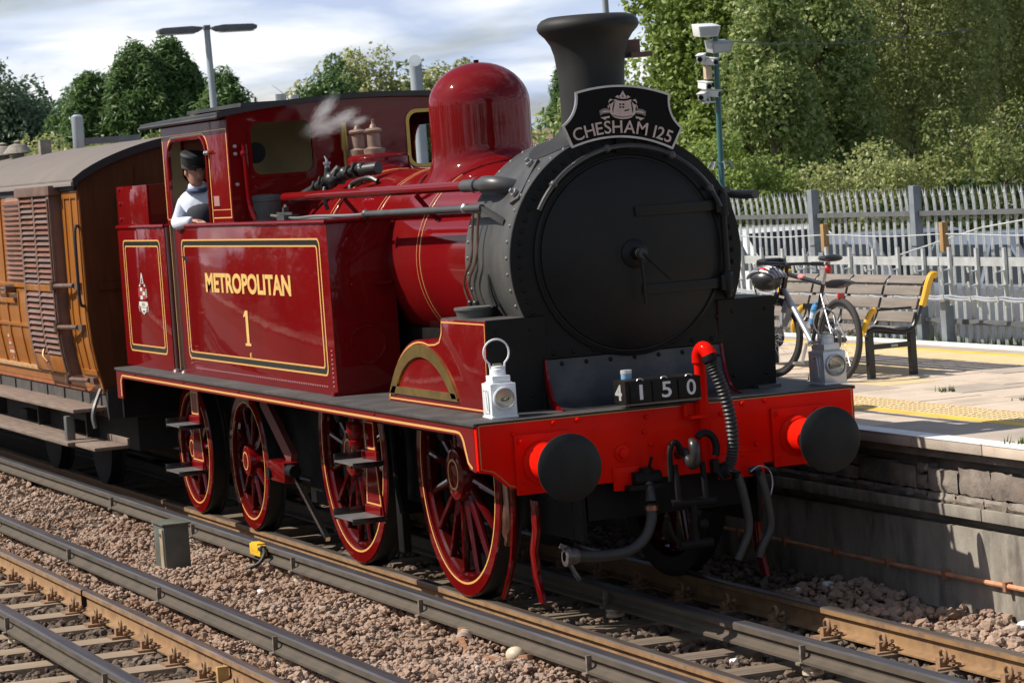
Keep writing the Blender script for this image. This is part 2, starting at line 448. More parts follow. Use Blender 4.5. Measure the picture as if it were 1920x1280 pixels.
def rail(name, prof, y, z, x0, x1, ms, parent, topz):
    bb = B(); n = len(prof)
    cuts = [x0, x1]
    vs = [(x, y + p[0], z + p[1]) for x in cuts for p in prof]
    for i in range(n):
        j = (i + 1) % n
        bb.k = 1 if (prof[i][1] > topz and prof[j][1] > topz) else 0
        bb.f.append((i, j, n + j, n + i)); bb.m.append(bb.k)
    bb.v = vs
    bb.f += [tuple(range(n)), tuple(range(2 * n - 1, n - 1, -1))]; bb.m += [0, 0]
    return bb.build(name, ms, parent, smooth=30)
sleeper_m = mat('sleeper_wood', (0.25, 0.18, 0.115), 0.9, var=0.25, vscale=7, bump=0.7, bscale=16, stretch=(6, 0.7, 6), col2=(0.36, 0.27, 0.185), wear=(0.09, 0.065, 0.045), wscale=3)
sleeper_oil = mat('sleeper_oily_shaded', (0.13, 0.095, 0.065), 0.85, var=0.3, vscale=7, bump=0.7, bscale=16, stretch=(6, 0.7, 6), col2=(0.22, 0.165, 0.115), wear=(0.04, 0.03, 0.024), wscale=3, wamt=.8)  # oil stain, with the shade under the locomotive put into the colour
sm = [B().box(-.125, .125, -1.3, 1.3, -.15, 0).mesh('sleeper', m_, bevel=0.008) for m_ in (sleeper_m, sleeper_oil)]
# spring clip: a bent bar on a base plate
def clip_mesh(sgn):
    bb = B()
    bb.box(-.075, .075, sgn * .055, sgn * .19, -.160, -.143)
    pts = [(-.075, .125, -.118), (-.02, .125, -.112), (.03, .125, -.112), (.055, .12, -.085), (.04, .115, -.055), (.0, .11, -.045), (-.038, .105, -.062), (-.045, .095, -.095), (-.02, .07, -.118), (.03, .055, -.118)]
    bb.tube(smooth_path([(x, sgn * y, z) for x, y, z in pts], 4), .0105, 7)
    bb.box(-.02, .03, sgn * .10, sgn * .15, -.143, -.09)
    bb.beam((.05, sgn * .10, -.10), (.105, sgn * .10, -.075), .022, .018)
    bb.beam((.05, sgn * .10, -.115), (.10, sgn * .10, -.125), .02, .016)
    return bb.mesh('clip', mat('clip_rust', (0.25, 0.145, 0.078), 0.8, var=0.3, vscale=30))
clip_in = clip_mesh(1); clip_out = clip_mesh(-1)
pot_m = mat('porcelain', (0.55, 0.44, 0.33), 0.45, var=0.3, vscale=20)
pot = B().lathe([(.05, 0), (.062, .01), (.062, .028), (.05, .036), (.062, .045), (.06, .062), (.045, .07), (.04, .085)], (0, 0, 0), n=14)
pot_me = pot.mesh('pot', pot_m)
lug = B().box(-.012, .012, -.075, -.045, -.125, -.02).box(-.03, .03, -.095, -.045, -.135, -.118)
lug_me = lug.mesh('lug', mat('lug_steel', (0.17, 0.13, 0.10), 0.7, var=0.3, vscale=30), bevel=.003)
def track(label, yc, phase, x0, x1, posside, group):
    t = thing('railway_track', label, 'track', (0, yc, 0), group=group)
    for s in (-1, 1): rail('running_rail', RAIL, s * 0.7525, 0, x0, x1, [rail_m, railtop_m], t, -0.0095)
    rail('conductor_rail', COND, posside * 1.165, 0.076, x0, x1, [cond_m, condtop_m], t, -0.013)
    rail('conductor_rail', COND, 0.0, 0.038, x0, x1, [cond_m, condtop_m], t, -0.013)
    i0 = math.ceil((-17 - phase) / SLP); i1 = math.floor((4.6 - phase) / SLP)
    for i in range(i0, i1 + 1):
        x = phase + i * SLP
        s = link('sleeper', sm[1 if yc == 0 else 0], t, (x + random.uniform(-.012, .012), (0.0 if i % 4 else posside * -0.02), -0.157 + random.uniform(-.006, .004)))
        if i % 4 == 0:
            s.scale.y = 1.13
        if x > -11:
            for sg in (-1, 1):
                link('rail_clip', clip_in if sg > 0 else clip_out, t, (x, -0.7525, 0)); link('rail_clip', clip_in if sg > 0 else clip_out, t, (x, 0.7525, 0))
            if i % 4 == 0:
                link('insulator', pot_me, t, (x, posside * 1.165, -0.135)); link('rail_lug', lug_me, t, (x, posside * 1.165, 0.076))
                link('insulator', pot_me, t, (x + .37, 0, -0.165)); link('rail_lug', lug_me, t, (x + .37, 0, 0.038))
    return t
tr1 = track('four rail track that the red steam locomotive stands on', 0.0, SL0, -60, 14, -1, 'electrified tracks')
tr2 = track('empty rusty four rail track in front of the red locomotive', -3.56, SA0, -60, 14, 1, 'electrified tracks')
# rail joint of the empty track
b = B().box(-4.92, -4.912, -2.853, -2.768, -.14, .0015)
b.build('rail_joint', mat('joint_black', (0.02, 0.015, 0.012), 0.9), tr2).location = (0, 3.56, 0)
b = B().box(-1.06, -1.0, -2.83, -2.78, -.14, -.05); b.box(-0.98, -.94, -2.90, -2.83, -.15, -.05)
b.build('rail_bond', mat('bond', (0.42, 0.27, 0.10), 0.7, var=0.3), tr2).location = (0, 3.56, 0)

# grey trackside box on its post between the tracks
t = thing('trackside_box', 'upright grey metal box standing in the ballast between the tracks', 'equipment box', (-6.33, -1.80, -0.14), R(0))
B().box(-.17, .17, -.10, .10, 0, .40).build('casing', mat('box_grey', (0.095, 0.098, 0.078), 0.6, var=0.15, vscale=6, wear=(0.16, 0.15, 0.12), wscale=6, wamt=0.4), t, bevel=.006)
B().box(-.19, .19, -.115, .115, .40, .415).build('lid', MATS['box_grey'], t, bevel=.004)
B().box(.06, .155, -.112, -.1, .02, .37).build('panel', mat('box_panel', (0.33, 0.26, 0.17), 0.6, var=0.2), t)
B().cyl((.11, -.113, .33), (.11, -.125, .33), .016).build('bolt', mat('steel', (0.45, 0.45, 0.45), 0.4, metal=0.9), t)

# yellow clamp on the conductor rail and its cable
t = thing('cable_clamp', 'yellow clamp on the grey conductor rail with a black cable', 'clamp', (-5.85, -1.235, 0.0))
B().box(-.16, .13, -.03, .03, -.01, .075).box(-.10, .08, -.034, .034, .02, .09).build('clamp_body', mat('clamp_yellow', (0.80, 0.46, 0.02), 0.55, var=0.15), t, bevel=.006)
B().cyl((.10, -.01, .05), (.17, -.01, .055), .026, 10).build('cable_gland', mat('rubber', (0.02, 0.02, 0.02), 0.6), t)
B().tube(smooth_path([(.17, -.01, .055), (.25, -.03, .02), (.26, -.10, -.05), (.16, -.28, -.10), (-.05, -.42, -.105), (-.35, -.46, -.11)], 6), .015, 8).build('cable', MATS['rubber'], t)

# rusty jumper with two insulators beside the conductor rail
t = thing('rail_tie_bar', 'rusty bent bar with pale insulators beside the grey conductor rail', 'tie bar', (0, 0, 0))
rust = mat('rust_bar', (0.30, 0.14, 0.07), 0.85, var=0.3, vscale=18, bump=0.3)
B().beam((-1.10, -1.26, -.03), (-.93, -1.33, -.075), .05, .03).beam((-.93, -1.33, -.075), (-.62, -1.40, -.125), .035, .05).beam((-.62, -1.40, -.125), (-.22, -1.38, -.11), .06, .045).beam((-.22, -1.38, -.11), (.10, -1.26, -.06), .04, .04).build('bar', rust, t, bevel=.004)
B().lathe([(.03, 0), (.05, .012), (.05, .03), (.036, .036), (.05, .05), (.05, .068), (.03, .08)], (-1.02, -1.27, -.06), (0.85, -.45, -.2), 14).build('insulator', pot_m, t)
B().ball((-.04, -1.30, -.055), .058, 16, (1.25, 1, .85)).build('insulator', mat('insulator_cream', (0.62, 0.49, 0.34), 0.45, var=0.2, vscale=14), t)

# ================================================================== platform
PZ = 0.95
conc = mat('concrete', (0.29, 0.255, 0.21), 0.92, var=0.25, vscale=4, bump=0.5, bscale=50, stretch=(1.6, 1.6, .55), wear=(0.05, 0.042, 0.034), wscale=1.5, wamt=0.95)
conc_d = mat('concrete_dark', (0.23, 0.20, 0.165), 0.92, var=0.25, vscale=3, bump=0.5, bscale=50, wear=(0.08, 0.07, 0.06), wscale=2.0, wamt=0.9)
pave = mat('paving', (0.57, 0.45, 0.345), 0.9, var=0.06, vscale=6, bump=0.25, bscale=90, col2=(0.64, 0.52, 0.41), wear=(0.36, 0.285, 0.22), wscale=1.4, wamt=0.75)
pave2 = mat('paving_grey', (0.43, 0.355, 0.285), 0.9, var=0.08, vscale=6, bump=0.3, bscale=90, wear=(0.30, 0.25, 0.21), wscale=2, wamt=0.5)
tact = mat('tactile_buff', (0.66, 0.50, 0.27), 0.85, var=0.08, vscale=7, bump=0.2, bscale=60)
yel = mat('yellow_paint', (0.78, 0.50, 0.05), 0.7, var=0.1, vscale=5, wear=(0.55, 0.42, 0.20), wscale=7, wamt=0.6)
white = mat('white_paint', (0.80, 0.79, 0.76), 0.7, var=0.04, vscale=5, wear=(0.55, 0.52, 0.47), wscale=6, wamt=0.5)
pf = thing('platform', 'station platform of buff paving slabs beside the steam train', 'platform', (0, 0, 0))
pf['kind'] = 'structure'
B().box(-62, 16, 1.80, 6.05, -0.3, PZ - 0.06).build('platform_core', conc_d, pf)
# lower wall with recess and ledge
B().box(-62, 16, 1.725, 1.80, -0.3, 0.39).build('lower_wall', conc, pf)
bb = B()
x = -14.0
while x < 8:
    w = random.uniform(.8, 1.5); bb = B().box(x + .006, x + w - .006, 1.69, 1.80, .455, .53)
    bb.build('ledge_stone', conc, pf, bevel=.006); x += w
blk_m = [mat('stone_%d' % i, c, 0.9, var=0.2, vscale=9, bump=0.8, bscale=28, wear=w_, wscale=5, wamt=0.8) for i, (c, w_) in enumerate((
    ((0.17, 0.145, 0.125), (0.30, 0.17, 0.10)), ((0.26, 0.22, 0.18), (0.10, 0.085, 0.075)), ((0.12, 0.108, 0.10), (0.26, 0.225, 0.18)), ((0.21, 0.17, 0.14), (0.34, 0.30, 0.25))))]
def rough_block(x0, x1, z0, z1, y0, y1, m):
    bb = B(); n = 5; k = 3
    vs = []; fs = []
    for j in range(k + 1):
        for i in range(n + 1):
            edge = i in (0, n) or j in (0, k)
            vs.append((x0 + (x1 - x0) * i / n + (0 if not edge else random.uniform(-.006, .006)), y0 + (random.uniform(.006, .016) if edge else random.uniform(-.012, .008)), z0 + (z1 - z0) * j / k + (random.uniform(-.008, .008) if edge else 0)))
    for j in range(k):
        for i in range(n):
            a = j * (n + 1) + i; fs.append((a, a + 1, a + n + 2, a + n + 1))
    bb.add(vs, fs); bb.box(x0 + .004, x1 - .004, y0 + .024, y1, z0 + .004, z1 - .004)
    bb.build('stone_block', m, pf, smooth=25)
x = -6.0
while x < 5:
    w = random.choice((random.uniform(.14, .24), random.uniform(.26, .55), random.uniform(.26, .55)))
    yj = random.uniform(-.010, .004)
    if random.random() < .25:
        zz_ = random.uniform(.66, .70); rough_block(x, x + w - .014, .60, zz_ - .008, 1.715 + yj, 1.80, random.choice(blk_m)); rough_block(x, x + w - .014, zz_ + .006, .765, 1.715 - yj * .5, 1.80, random.choice(blk_m))
    else: rough_block(x, x + w - .014, .60, .765 - random.choice((0, .01, .025)), 1.715 + yj, 1.80, random.choice(blk_m))
    x += w
x = -6.0
while x < 5:
    w = random.uniform(.18, .38); rough_block(x, x + w - .008, .533, .592, 1.705, 1.80, random.choice(blk_m)); x += w
# coping slabs with the white edge
x = -30.2 + .35; i = 0
edges = []
while x < 14: edges.append(x); x += 0.92
for i, x in enumerate(edges):
    if -13 < x < 6:
        bb = B().box(x + .004, x + .916, 1.625, 2.36, PZ - .068, PZ + random.uniform(-.003, .001))
        bb.build('coping_slab', pave2 if i % 3 else pave, pf, bevel=.008)
        B().box(x + .006, x + .914, 1.622, 1.775, PZ + .001, PZ + .006).build('white_line', white, pf)
B().box(-62, -12.9, 1.625, 2.36, PZ - .068, PZ).build('coping', pave2, pf)
B().box(-62, 16, 1.70, 2.36, PZ - .13, PZ - .07).build('coping_bed', conc_d, pf)
# yellow line and buff tactile strip
for x in np.arange(-14, 6, 0.6):
    B().box(x + .003, x + .597, 2.364, 2.475, PZ - .05, PZ + .002).build('yellow_line', yel, pf)
    bb = B().box(x + .003, x + .597, 2.479, 2.88, PZ - .05, PZ)
    if -7 < x < 3:
        for a in range(8):
            for c in range(5): bb.box(x + .04 + a * .07, x + .07 + a * .07, 2.51 + c * .075, 2.54 + c * .075, PZ, PZ + .004)
    bb.build('tactile_slab', tact, pf)
# paving field
for i, x in enumerate(np.arange(-16.3, 6, 0.62)):
    for j, y in enumerate(np.arange(2.884, 5.0, 0.526)):
        if x < -11.5 and False: continue
        dzz = random.uniform(-.003, .002)
        B().box(x + .006 + (j % 2) * .31, x + .614 + (j % 2) * .31, y + .007, y + .519, PZ - .05, PZ + dzz).build('paving_slab', pave if random.random() < .80 else pave2 if random.random() < .6 else tact, pf)
B().box(-62, 16, 2.37, 5.05, PZ - .062, PZ - .016).build('paving_bed', mat('joint_sand', (0.15, 0.12, 0.09), 0.95), pf)
B().box(-62, -16.0, 2.37, 5.0, PZ - .016, PZ).build('paving', pave, pf)
for x in np.arange(-16, 6, 0.6):
    B().box(x + .003, x + .597, 4.995, 5.44, PZ - .05, PZ + .001).build('tactile_slab', tact, pf)
    B().box(x + .003, x + .597, 5.445, 5.56, PZ - .05, PZ + .003).build('yellow_line', yel, pf)
    B().box(x + .003, x + .597, 5.564, 5.80, PZ - .05, PZ).build('edge_slab', pave2, pf)
    B().box(x + .003, x + .597, 5.803, 5.95, PZ - .05, PZ + .018).build('white_line', white, pf)
# rusty conduit along the wall
t = thing('wall_conduit', 'thin rusty conduit clipped along the foot of the platform wall', 'pipe', (0, 0, 0))
B().tube([(x_, 1.695, .075 + .006 * math.sin(x_ * 1.3)) for x_ in np.arange(-14, 8, .5)], .016, 8).build('pipe', mat('conduit', (0.48, 0.22, 0.12), 0.7, var=0.3, vscale=8), t)
for x in np.arange(-4.1, 5, .78): B().box(x, x + .035, 1.672, 1.728, .045, .105).build('pipe_clip', MATS['rust_bar'], t)

# ================================================================== beyond the platform
b = B(); b.box(-90, 16, 6.06, 6.9, 0.2, 0.86)
vg = b.build('verge', mat('verge_soil', (0.20, 0.15, 0.10), 0.95, var=0.4, vscale=12, bump=0.8, bscale=40, col2=(0.13, 0.14, 0.05)))
tag(vg, kind='structure')
b = B(); b.box(-90, 40, 6.9, 15.5, -0.2, 0.25)
cp = b.build('car_park', mat('asphalt', (0.07, 0.07, 0.07), 0.9, var=0.2, vscale=20, bump=0.3, bscale=120)); tag(cp, kind='structure')
b = B(); b.add([(-95, 15.4, .2), (40, 15.4, .2), (40, 60, 2.0), (-95, 60, 2.0)], [(0, 1, 2, 3)])
bk = b.build('grass_bank', mat('bank', (0.05, 0.075, 0.02), 0.95, var=0.4, vscale=2)); tag(bk, kind='structure')

# weeds on the verge
def blades(name, pts, hmin, hmax, w, mats, lean=.35, kind='stuff'):
    n = len(pts); h = RNG.uniform(hmin, hmax, n); a = RNG.uniform(0, 2 * PI, n); l = RNG.uniform(-lean, lean, (n, 2))
    dx = np.cos(a) * w; dy = np.sin(a) * w
    V = np.empty((n, 3, 3)); V[:, 0] = pts; V[:, 1] = pts; V[:, 2] = pts
    V[:, 0, 0] -= dx; V[:, 0, 1] -= dy; V[:, 1, 0] += dx; V[:, 1, 1] += dy
    V[:, 2, 0] += l[:, 0] * h; V[:, 2, 1] += l[:, 1] * h; V[:, 2, 2] += h
    o = link(name, np_mesh(name, V.reshape(-1, 3), np.arange(n * 3).reshape(-1, 3), mats)); tag(o, kind=kind); return o
weed_m = island_mat('weed', [(0.09, 0.13, 0.03), (0.16, 0.17, 0.05), (0.25, 0.22, 0.09), (0.06, 0.10, 0.02)], 0.8, translucent=0.25)
n = 5200
pts = np.stack([RNG.uniform(-13, -3, n), RNG.uniform(6.06, 6.85, n), np.full(n, 0.86)], 1)
d_ = np.sin(pts[:, 0] * 3.1) + np.sin(pts[:, 0] * 7.7 + pts[:, 1] * 5); pts = pts[d_ > -0.4]
blades('verge_grass', pts, .03, .13, .006, weed_m)
n = 260
pts = np.concatenate([np.stack([c[0] + RNG.normal(0, .05, 40), c[1] + RNG.normal(0, .035, 40), np.full(40, c[2])], 1) for c in ((-1.9, 3.35, PZ), (0.7, 1.80, PZ), (-5.4, 3.42, PZ), (-3.2, 3.41, PZ), (-6.6, 5.98, .9))])
blades('joint_weeds', pts, .015, .06, .006, weed_m)

galv = mat('galvanised', (0.50, 0.53, 0.54), 0.5, metal=0.35, var=0.15, vscale=9, wear=(0.34, 0.36, 0.37), wscale=4, wamt=0.6)
galv_d = mat('galvanised_dark', (0.20, 0.225, 0.25), 0.6, metal=0.2, var=0.15, vscale=9)
# palisade fence: W section pales with split, outward bent points
def pale_mesh():
    W = [(-.026, .0), (-.020, -.008), (-.009, -.008), (0, .004), (.009, -.008), (.020, -.008), (.026, 0), (.020, .005), (.010, -.002), (0, .010), (-.010, -.002), (-.020, .005)]
    bb = B(); n = len(W)
    lv = [(0, 0, 1.0), (1.20, 0, 1.0), (1.28, -.004, 1.0), (1.37, -.014, .95)]
    vs = [(p[0] * s, p[1] + o_, z) for z, o_, s in lv for p in W]; fs = []
    for i in range(len(lv) - 1):
        for k in range(n):
            l = (k + 1) % n; fs.append((i * n + k, i * n + l, (i + 1) * n + l, (i + 1) * n + k))
    fs.append(tuple(range(n)))
    bb.add(vs, fs)
    for x0, x1, tx, ty in ((-.026, -.009, -.030, -.055), (-.009, .009, 0, -.02), (.009, .026, .030, -.055)):
        bb.add([(x0 * .95, -.024, 1.37), (x1 * .95, -.024, 1.37), (x1 * .95, -.006, 1.37), (x0 * .95, -.006, 1.37), (tx, ty * .6, 1.455)], [(0, 1, 4), (1, 2, 4), (2, 3, 4), (3, 0, 4)])
    return bb.mesh('pale', galv, smooth=20)
pale_me = pale_mesh()
fence = thing('palisade_fence', 'galvanised palisade fence with three pointed pales behind the platform', 'fence', (0, 6.24, 0.93))
FP0, FPP = -8.72, 2.17
for k in range(-7, 4):
    xp = FP0 + k * FPP
    B().box(xp - .05, xp + .05, -.105, -.022, -.25, 1.47).build('fence_post', galv_d, fence, bevel=.006)
    for i in range(14):
        o = link('pale', pale_me, fence, (xp + .13 + i * (FPP - .1) / 14, random.uniform(-.004, .004), random.uniform(-.012, .012)))
        o.rotation_euler = (random.uniform(-.004, .004), random.uniform(-.006, .006), random.uniform(-.03, .03))
    for z in (0.20, 1.205): B().box(xp + .052, xp + FPP - .052, -.062, -.016, z - .022, z + .022).build('fence_rail', mat('rail_shaded', (.10, .105, .11), .7, var=.2), fence)  # dark paint carries the shade on the rails

# cable hangers in front of the fence, wooden stakes with a wire
ch = thing('cable_hanger_run', 'row of galvanised cable hangers with hooks in front of the palisade fence', 'cable hangers', (0, 5.98, 0))
HZ = 1.70
def hanger_mesh():
    bb = B()
    bb.box(-.02, .02, -.025, .0, HZ - .40, HZ + .13)
    for z in (HZ - .07, HZ - .2, HZ - .33):
        bb.beam((0, -.025, z), (.0, -.10, z - .01), .035, .010); bb.beam((.0, -.10, z - .012), (.0, -.112, z + .035), .035, .010)
    return bb.mesh('hanger', galv, bevel=0)
hm = hanger_mesh()
for x in np.arange(-15.2, -2, .50):
    link('hanger', hm, ch, (x, -.02, random.uniform(-.008, .008)))
for k in range(-3, 3):
    xp = -7.95 + k * 2.45
    B().box(xp + .01, xp + 2.44, -.012, .0, HZ - .035, HZ + .045).build('top_strap', galv, ch)
    B().box(xp - .05, xp + .05, .0, .09, .88, HZ + .08).build('hanger_post', galv_d, ch, bevel=.005)
    st = B().box(xp - .035, xp + .035, .03, .09, HZ + .085, HZ + .36).build('wooden_stake', mat('stake_wood', (0.33, 0.20, 0.085), 0.85, var=0.25, vscale=9, stretch=(6, 6, .7)), ch, bevel=.004)
cab_m = mat('cable_grey', (0.30, 0.32, 0.35), 0.6, var=0.2, vscale=6)
for q, (dy_, dz_) in enumerate(((-.075, -.325), (-.05, -.33), (-.06, -.305))):
    B().tube([(x, dy_ + .008 * math.sin(x * 5 + q), HZ + dz_ - .014 * abs(math.sin((x + 15.2) * PI / .5))) for x in np.arange(-15.2, -2, .125)], .013, 6).build('cable', cab_m, ch)
B().tube([(x, .06, HZ + .25 - .02 * math.sin((x + 15.2) * PI / 2.45) ** 2) for x in np.arange(-15.3, -3, .3)], .006, 5).build('wire', galv, ch)
B().tube([(-9.2, .08, 1.72), (-8.9, .08, 1.75), (-7.3, .08, 2.0), (-5.4, .08, 2.16)], .008, 5).build('wire', galv, ch)

# ------------------------------------------------------------------ parked cars seen between the pales
glass_m = mat('car_glass', (0.012, 0.014, 0.016), 0.08, spec=.25)
tyre_m = mat('tyre', (0.015, 0.015, 0.015), 0.85)
def car(label, x, y, paint, L=4.3, H=1.5, estate=False, flip=False):
    t = thing('parked_car', label, 'car', (x, y, 0.25), PI if flip else 0, 'cars parked behind the fence')
    W = .86
    roofx1 = -L * .30 if not estate else -L * .44
    body = [(-L / 2, .42), (-L / 2 + .05, .78), (-L / 2 + .12, .92), (-L * .1, .96), (L * .20, .95), (L * .42, .80), (L / 2 - .04, .66), (L / 2, .42), (L / 2 - .05, .24), (-L / 2 + .05, .24)]
    cabin = [(roofx1 - .30, .93), (roofx1, H - .10), (roofx1 + .25, H - .02), (-.1, H), (L * .06, H - .05), (L * .26, .93)]
    def loft(poly, w0, w1, z0, z1):
        bb = B(); vs = []
        for s in (-1, 1):
            for p in poly:
                k = (p[1] - z0) / (z1 - z0); vs.append((p[0], s * (w0 + (w1 - w0) * max(0, min(1, k))), p[1]))
        n = len(poly); fs = [tuple(range(n)), tuple(range(2 * n - 1, n - 1, -1))]
        for i in range(n): j = (i + 1) % n; fs.append((j, i, n + i, n + j))
        return bb.add(vs, fs)
    loft(body, W - .02, W, .24, .9).build('body', paint, t, bevel=.035)
    loft(cabin, W - .04, W - .22, .93, H).build('roof', paint, t, bevel=.03)
    # side and screen glass
    for s in (-1, 1):
        def q(xx, zz): 
            k = (zz - .93) / (H - .93); return (xx, s * (W - .04 - .18 * k + .004), zz)
        z0, z1 = .98, H - .14
        f_ = L * .26 - (L * .20) * (z1 - .93) / (H - .98)
        B().add([q(-.02, z0), q(L * .235, z0), q(f_ - .06, z1), q(-.02, z1)], [(0, 1, 2, 3)]).build('window', glass_m, t)
        B().add([q(roofx1 - .2, z0), q(-.10, z0), q(-.10, z1), q(roofx1 + .04, z1)], [(0, 1, 2, 3)]).build('window', glass_m, t)
    B().add([(L * .262, -.70, .95), (L * .262, .70, .95), (L * .075, .58, H - .06), (L * .075, -.58, H - .06)], [(0, 1, 2, 3)]).build('windscreen', glass_m, t)
    for sx in (-1, 1):
        for sy in (-1, 1):
            w = B().lathe([(.10, -.1), (.29, -.1), (.315, -.07), (.315, .07), (.29, .1), (.10, .1)], (sx * L * .31, sy * (W - .1), .315), (0, 1, 0), 20).build('wheel', tyre_m, t)
    for sy in (-1, 1):
        B().box(L / 2 - .12, L / 2 - .01, sy * .70 - .14, sy * .70 + .14, .60, .70).build('headlight', mat('headlight', (.7, .7, .72), .1, coat=.5), t, bevel=.02)
    return t
car('white estate car parked behind the fence, farthest left', -21.2, 10.6, mat('car_white', (0.78, 0.78, 0.77), 0.25, coat=0.8), 4.6, 1.52, True)
car('pale grey hatchback parked behind the fence beside the white estate', -16.4, 10.1, mat('car_bluegrey', (0.24, 0.25, 0.28), 0.25, metal=0.5, coat=0.8), 4.1, 1.50, False)
car('silver grey car parked behind the fence near the right', -12.2, 9.6, mat('car_silver', (0.24, 0.26, 0.30), 0.25, metal=0.5, coat=0.8), 4.4, 1.53, False)

# ------------------------------------------------------------------ trees
bark = mat('bark', (0.13, 0.10, 0.075), 0.95, var=0.3, vscale=9, bump=0.8, bscale=20, stretch=(5, 5, 1))
def leaf_cloud(centres, rads, n_per, size, up=.35, aspect=.62, shell=.55, sq=(1, 1, 1)):
    """leaves as small folded diamonds gathered in clumps"""
    C = np.repeat(centres, n_per, axis=0); Rr = np.repeat(rads, n_per)
    n = len(C)
    d = RNG.normal(size=(n, 3)); d /= np.linalg.norm(d, axis=1)[:, None]
    rr = (shell + (1 - shell) * RNG.random(n)) ** .8
    rr = np.where(RNG.random(n) < .12, rr * RNG.uniform(1.0, 1.35, n), rr)
    P = C + d * (Rr * rr)[:, None] * np.array(sq)
    nr = d * .6 + RNG.normal(size=(n, 3)) * .55 + np.array([0, 0, up]); nr /= np.linalg.norm(nr, axis=1)[:, None]
    a = RNG.normal(size=(n, 3)); u = np.cross(nr, a); u /= np.linalg.norm(u, axis=1)[:, None]; v = np.cross(nr, u)
    s = size * RNG.uniform(.6, 1.35, n)
    V = np.empty((n, 4, 3)); 
    V[:, 0] = P - u * s[:, None] * .5; V[:, 2] = P + u * s[:, None] * .5
    V[:, 1] = P + v * (s * aspect * .5)[:, None] - nr * (s * .08)[:, None]; V[:, 3] = P - v * (s * aspect * .5)[:, None] - nr * (s * .08)[:, None]
    return V
def leaf_obj(V, m, parent, name='crown'):
    n = len(V)
    return link(name, np_mesh(name, V.reshape(-1, 3), np.arange(n * 4).reshape(-1, 4), m), parent)
def clumps_ellipsoid(c, r, k, cr, bottom=-1.0, shell=.6):
    d = RNG.normal(size=(k * 3, 3)); d /= np.linalg.norm(d, axis=1)[:, None]; d = d[d[:, 2] > bottom][:k]
    rr = (shell + (1 - shell) * RNG.random(len(d)))
    bump = 1 + .12 * np.sin(d[:, 0] * 5 + 1) + .12 * np.sin(d[:, 2] * 6 + d[:, 1] * 4)
    P = np.array(c) + d * (rr * bump)[:, None] * np.array(r)
    return P, RNG.uniform(cr * .6, cr * 1.3, len(P))
def trunk(parent, h, r, limbs=6, lean=0, spread=1.4, m=None):
    bb = B(); bb.tube(smooth_path([(0, 0, -.3), (.05, .03, h * .35), (lean * .5, .1, h * .7), (lean, 0, h)], 4), [r * (1 - .8 * i / 12) for i in range(13)], 9)
    for i in range(limbs):
        z = h * (.35 + .55 * i / limbs); a = i * 2.4 + random.random(); l = spread * random.uniform(.7, 1.1)
        p = Vector((lean * z / h, .05, z))
        bb.tube(smooth_path([p, p + Vector((math.cos(a) * l * .5, math.sin(a) * l * .5, l * .3)), p + Vector((math.cos(a) * l, math.sin(a) * l, l * .85))], 3), [r * .45 * (1 - .8 * k / 6) for k in range(7)], 6)
    return bb.build('trunk', m or bark, parent)
def leafm(nm, cols): return island_mat(nm, [tuple(min(.5, c * (1.75 if nm not in ('leaf_conifer', 'leaf_far') else 1.6)) for c in q) for q in cols], 0.45, translucent=0.42, spec=0.5)
L_lime = leafm('leaf_lime', [(0.14, 0.185, 0.04), (0.20, 0.24, 0.06), (0.10, 0.145, 0.03), (0.26, 0.28, 0.08), (0.155, 0.20, 0.045)])
L_ivy = leafm('leaf_ivy', [(0.075, 0.125, 0.03), (0.13, 0.18, 0.045), (0.05, 0.09, 0.025), (0.20, 0.24, 0.08), (0.09, 0.145, 0.035), (0.26, 0.28, 0.11)])
L_birch = leafm('leaf_birch', [(0.20, 0.215, 0.08), (0.29, 0.29, 0.115), (0.14, 0.165, 0.06), (0.40, 0.37, 0.17), (0.235, 0.25, 0.095)])
L_shrub = leafm('leaf_shrub', [(0.085, 0.125, 0.032), (0.13, 0.165, 0.048), (0.06, 0.095, 0.024), (0.19, 0.19, 0.065)])
L_yew = leafm('leaf_conifer', [(0.045, 0.09, 0.025), (0.075, 0.125, 0.032), (0.03, 0.065, 0.02), (0.10, 0.16, 0.045)])
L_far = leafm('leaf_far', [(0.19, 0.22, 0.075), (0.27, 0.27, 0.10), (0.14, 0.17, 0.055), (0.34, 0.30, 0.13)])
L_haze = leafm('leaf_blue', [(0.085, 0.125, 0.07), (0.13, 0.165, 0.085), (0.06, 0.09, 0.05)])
L_dark = island_mat('leaf_hedge', [(0.04, 0.065, 0.018), (0.065, 0.09, 0.025), (0.03, 0.05, 0.014)], .6, translucent=.25)
L_yellow = leafm('leaf_yellow', [(0.28, 0.30, 0.04), (0.36, 0.36, 0.06), (0.20, 0.24, 0.03)])
def tree(name, label, x, y, z, h, rx, rz_, k, cr, npc, size, m, zc=None, group=None, bottom=-.9, tr=.16, cat='tree', shell=.55, up=.35, sq=(1, 1, 1), tm=None):
    t = thing(name, label, cat, (x, y, z), random.uniform(0, 6), group)
    zc = h - rz_ if zc is None else zc
    k2 = max(12, int(k * .48)); P, rd = clumps_ellipsoid((0, 0, zc), (rx, rx, rz_), k2, cr * 1.22, bottom, shell)
    leaf_obj(leaf_cloud(P, rd, int(npc * 1.9), size, up, sq=sq, shell=.72), m, t)
    trunk(t, h * .8, tr, 7, 0, rx * .7, tm)
    return t
G1 = 'trees and shrubs beyond the car park'
tree('lime_tree', 'bright green leafy tree beside the black locomotive chimney', -36, 16.6, .4, 6.9, 1.55, 3.4, 210, .42, 150, .125, L_lime, 3.5, G1, tr=.12)
tree('ivy_tree', 'dark ivy covered trunk like a column behind the green camera pole', -33, 16.35, .4, 6.2, .75, 3.1, 150, .36, 150, .10, L_ivy, 3.0, G1, up=.1, tr=.15)
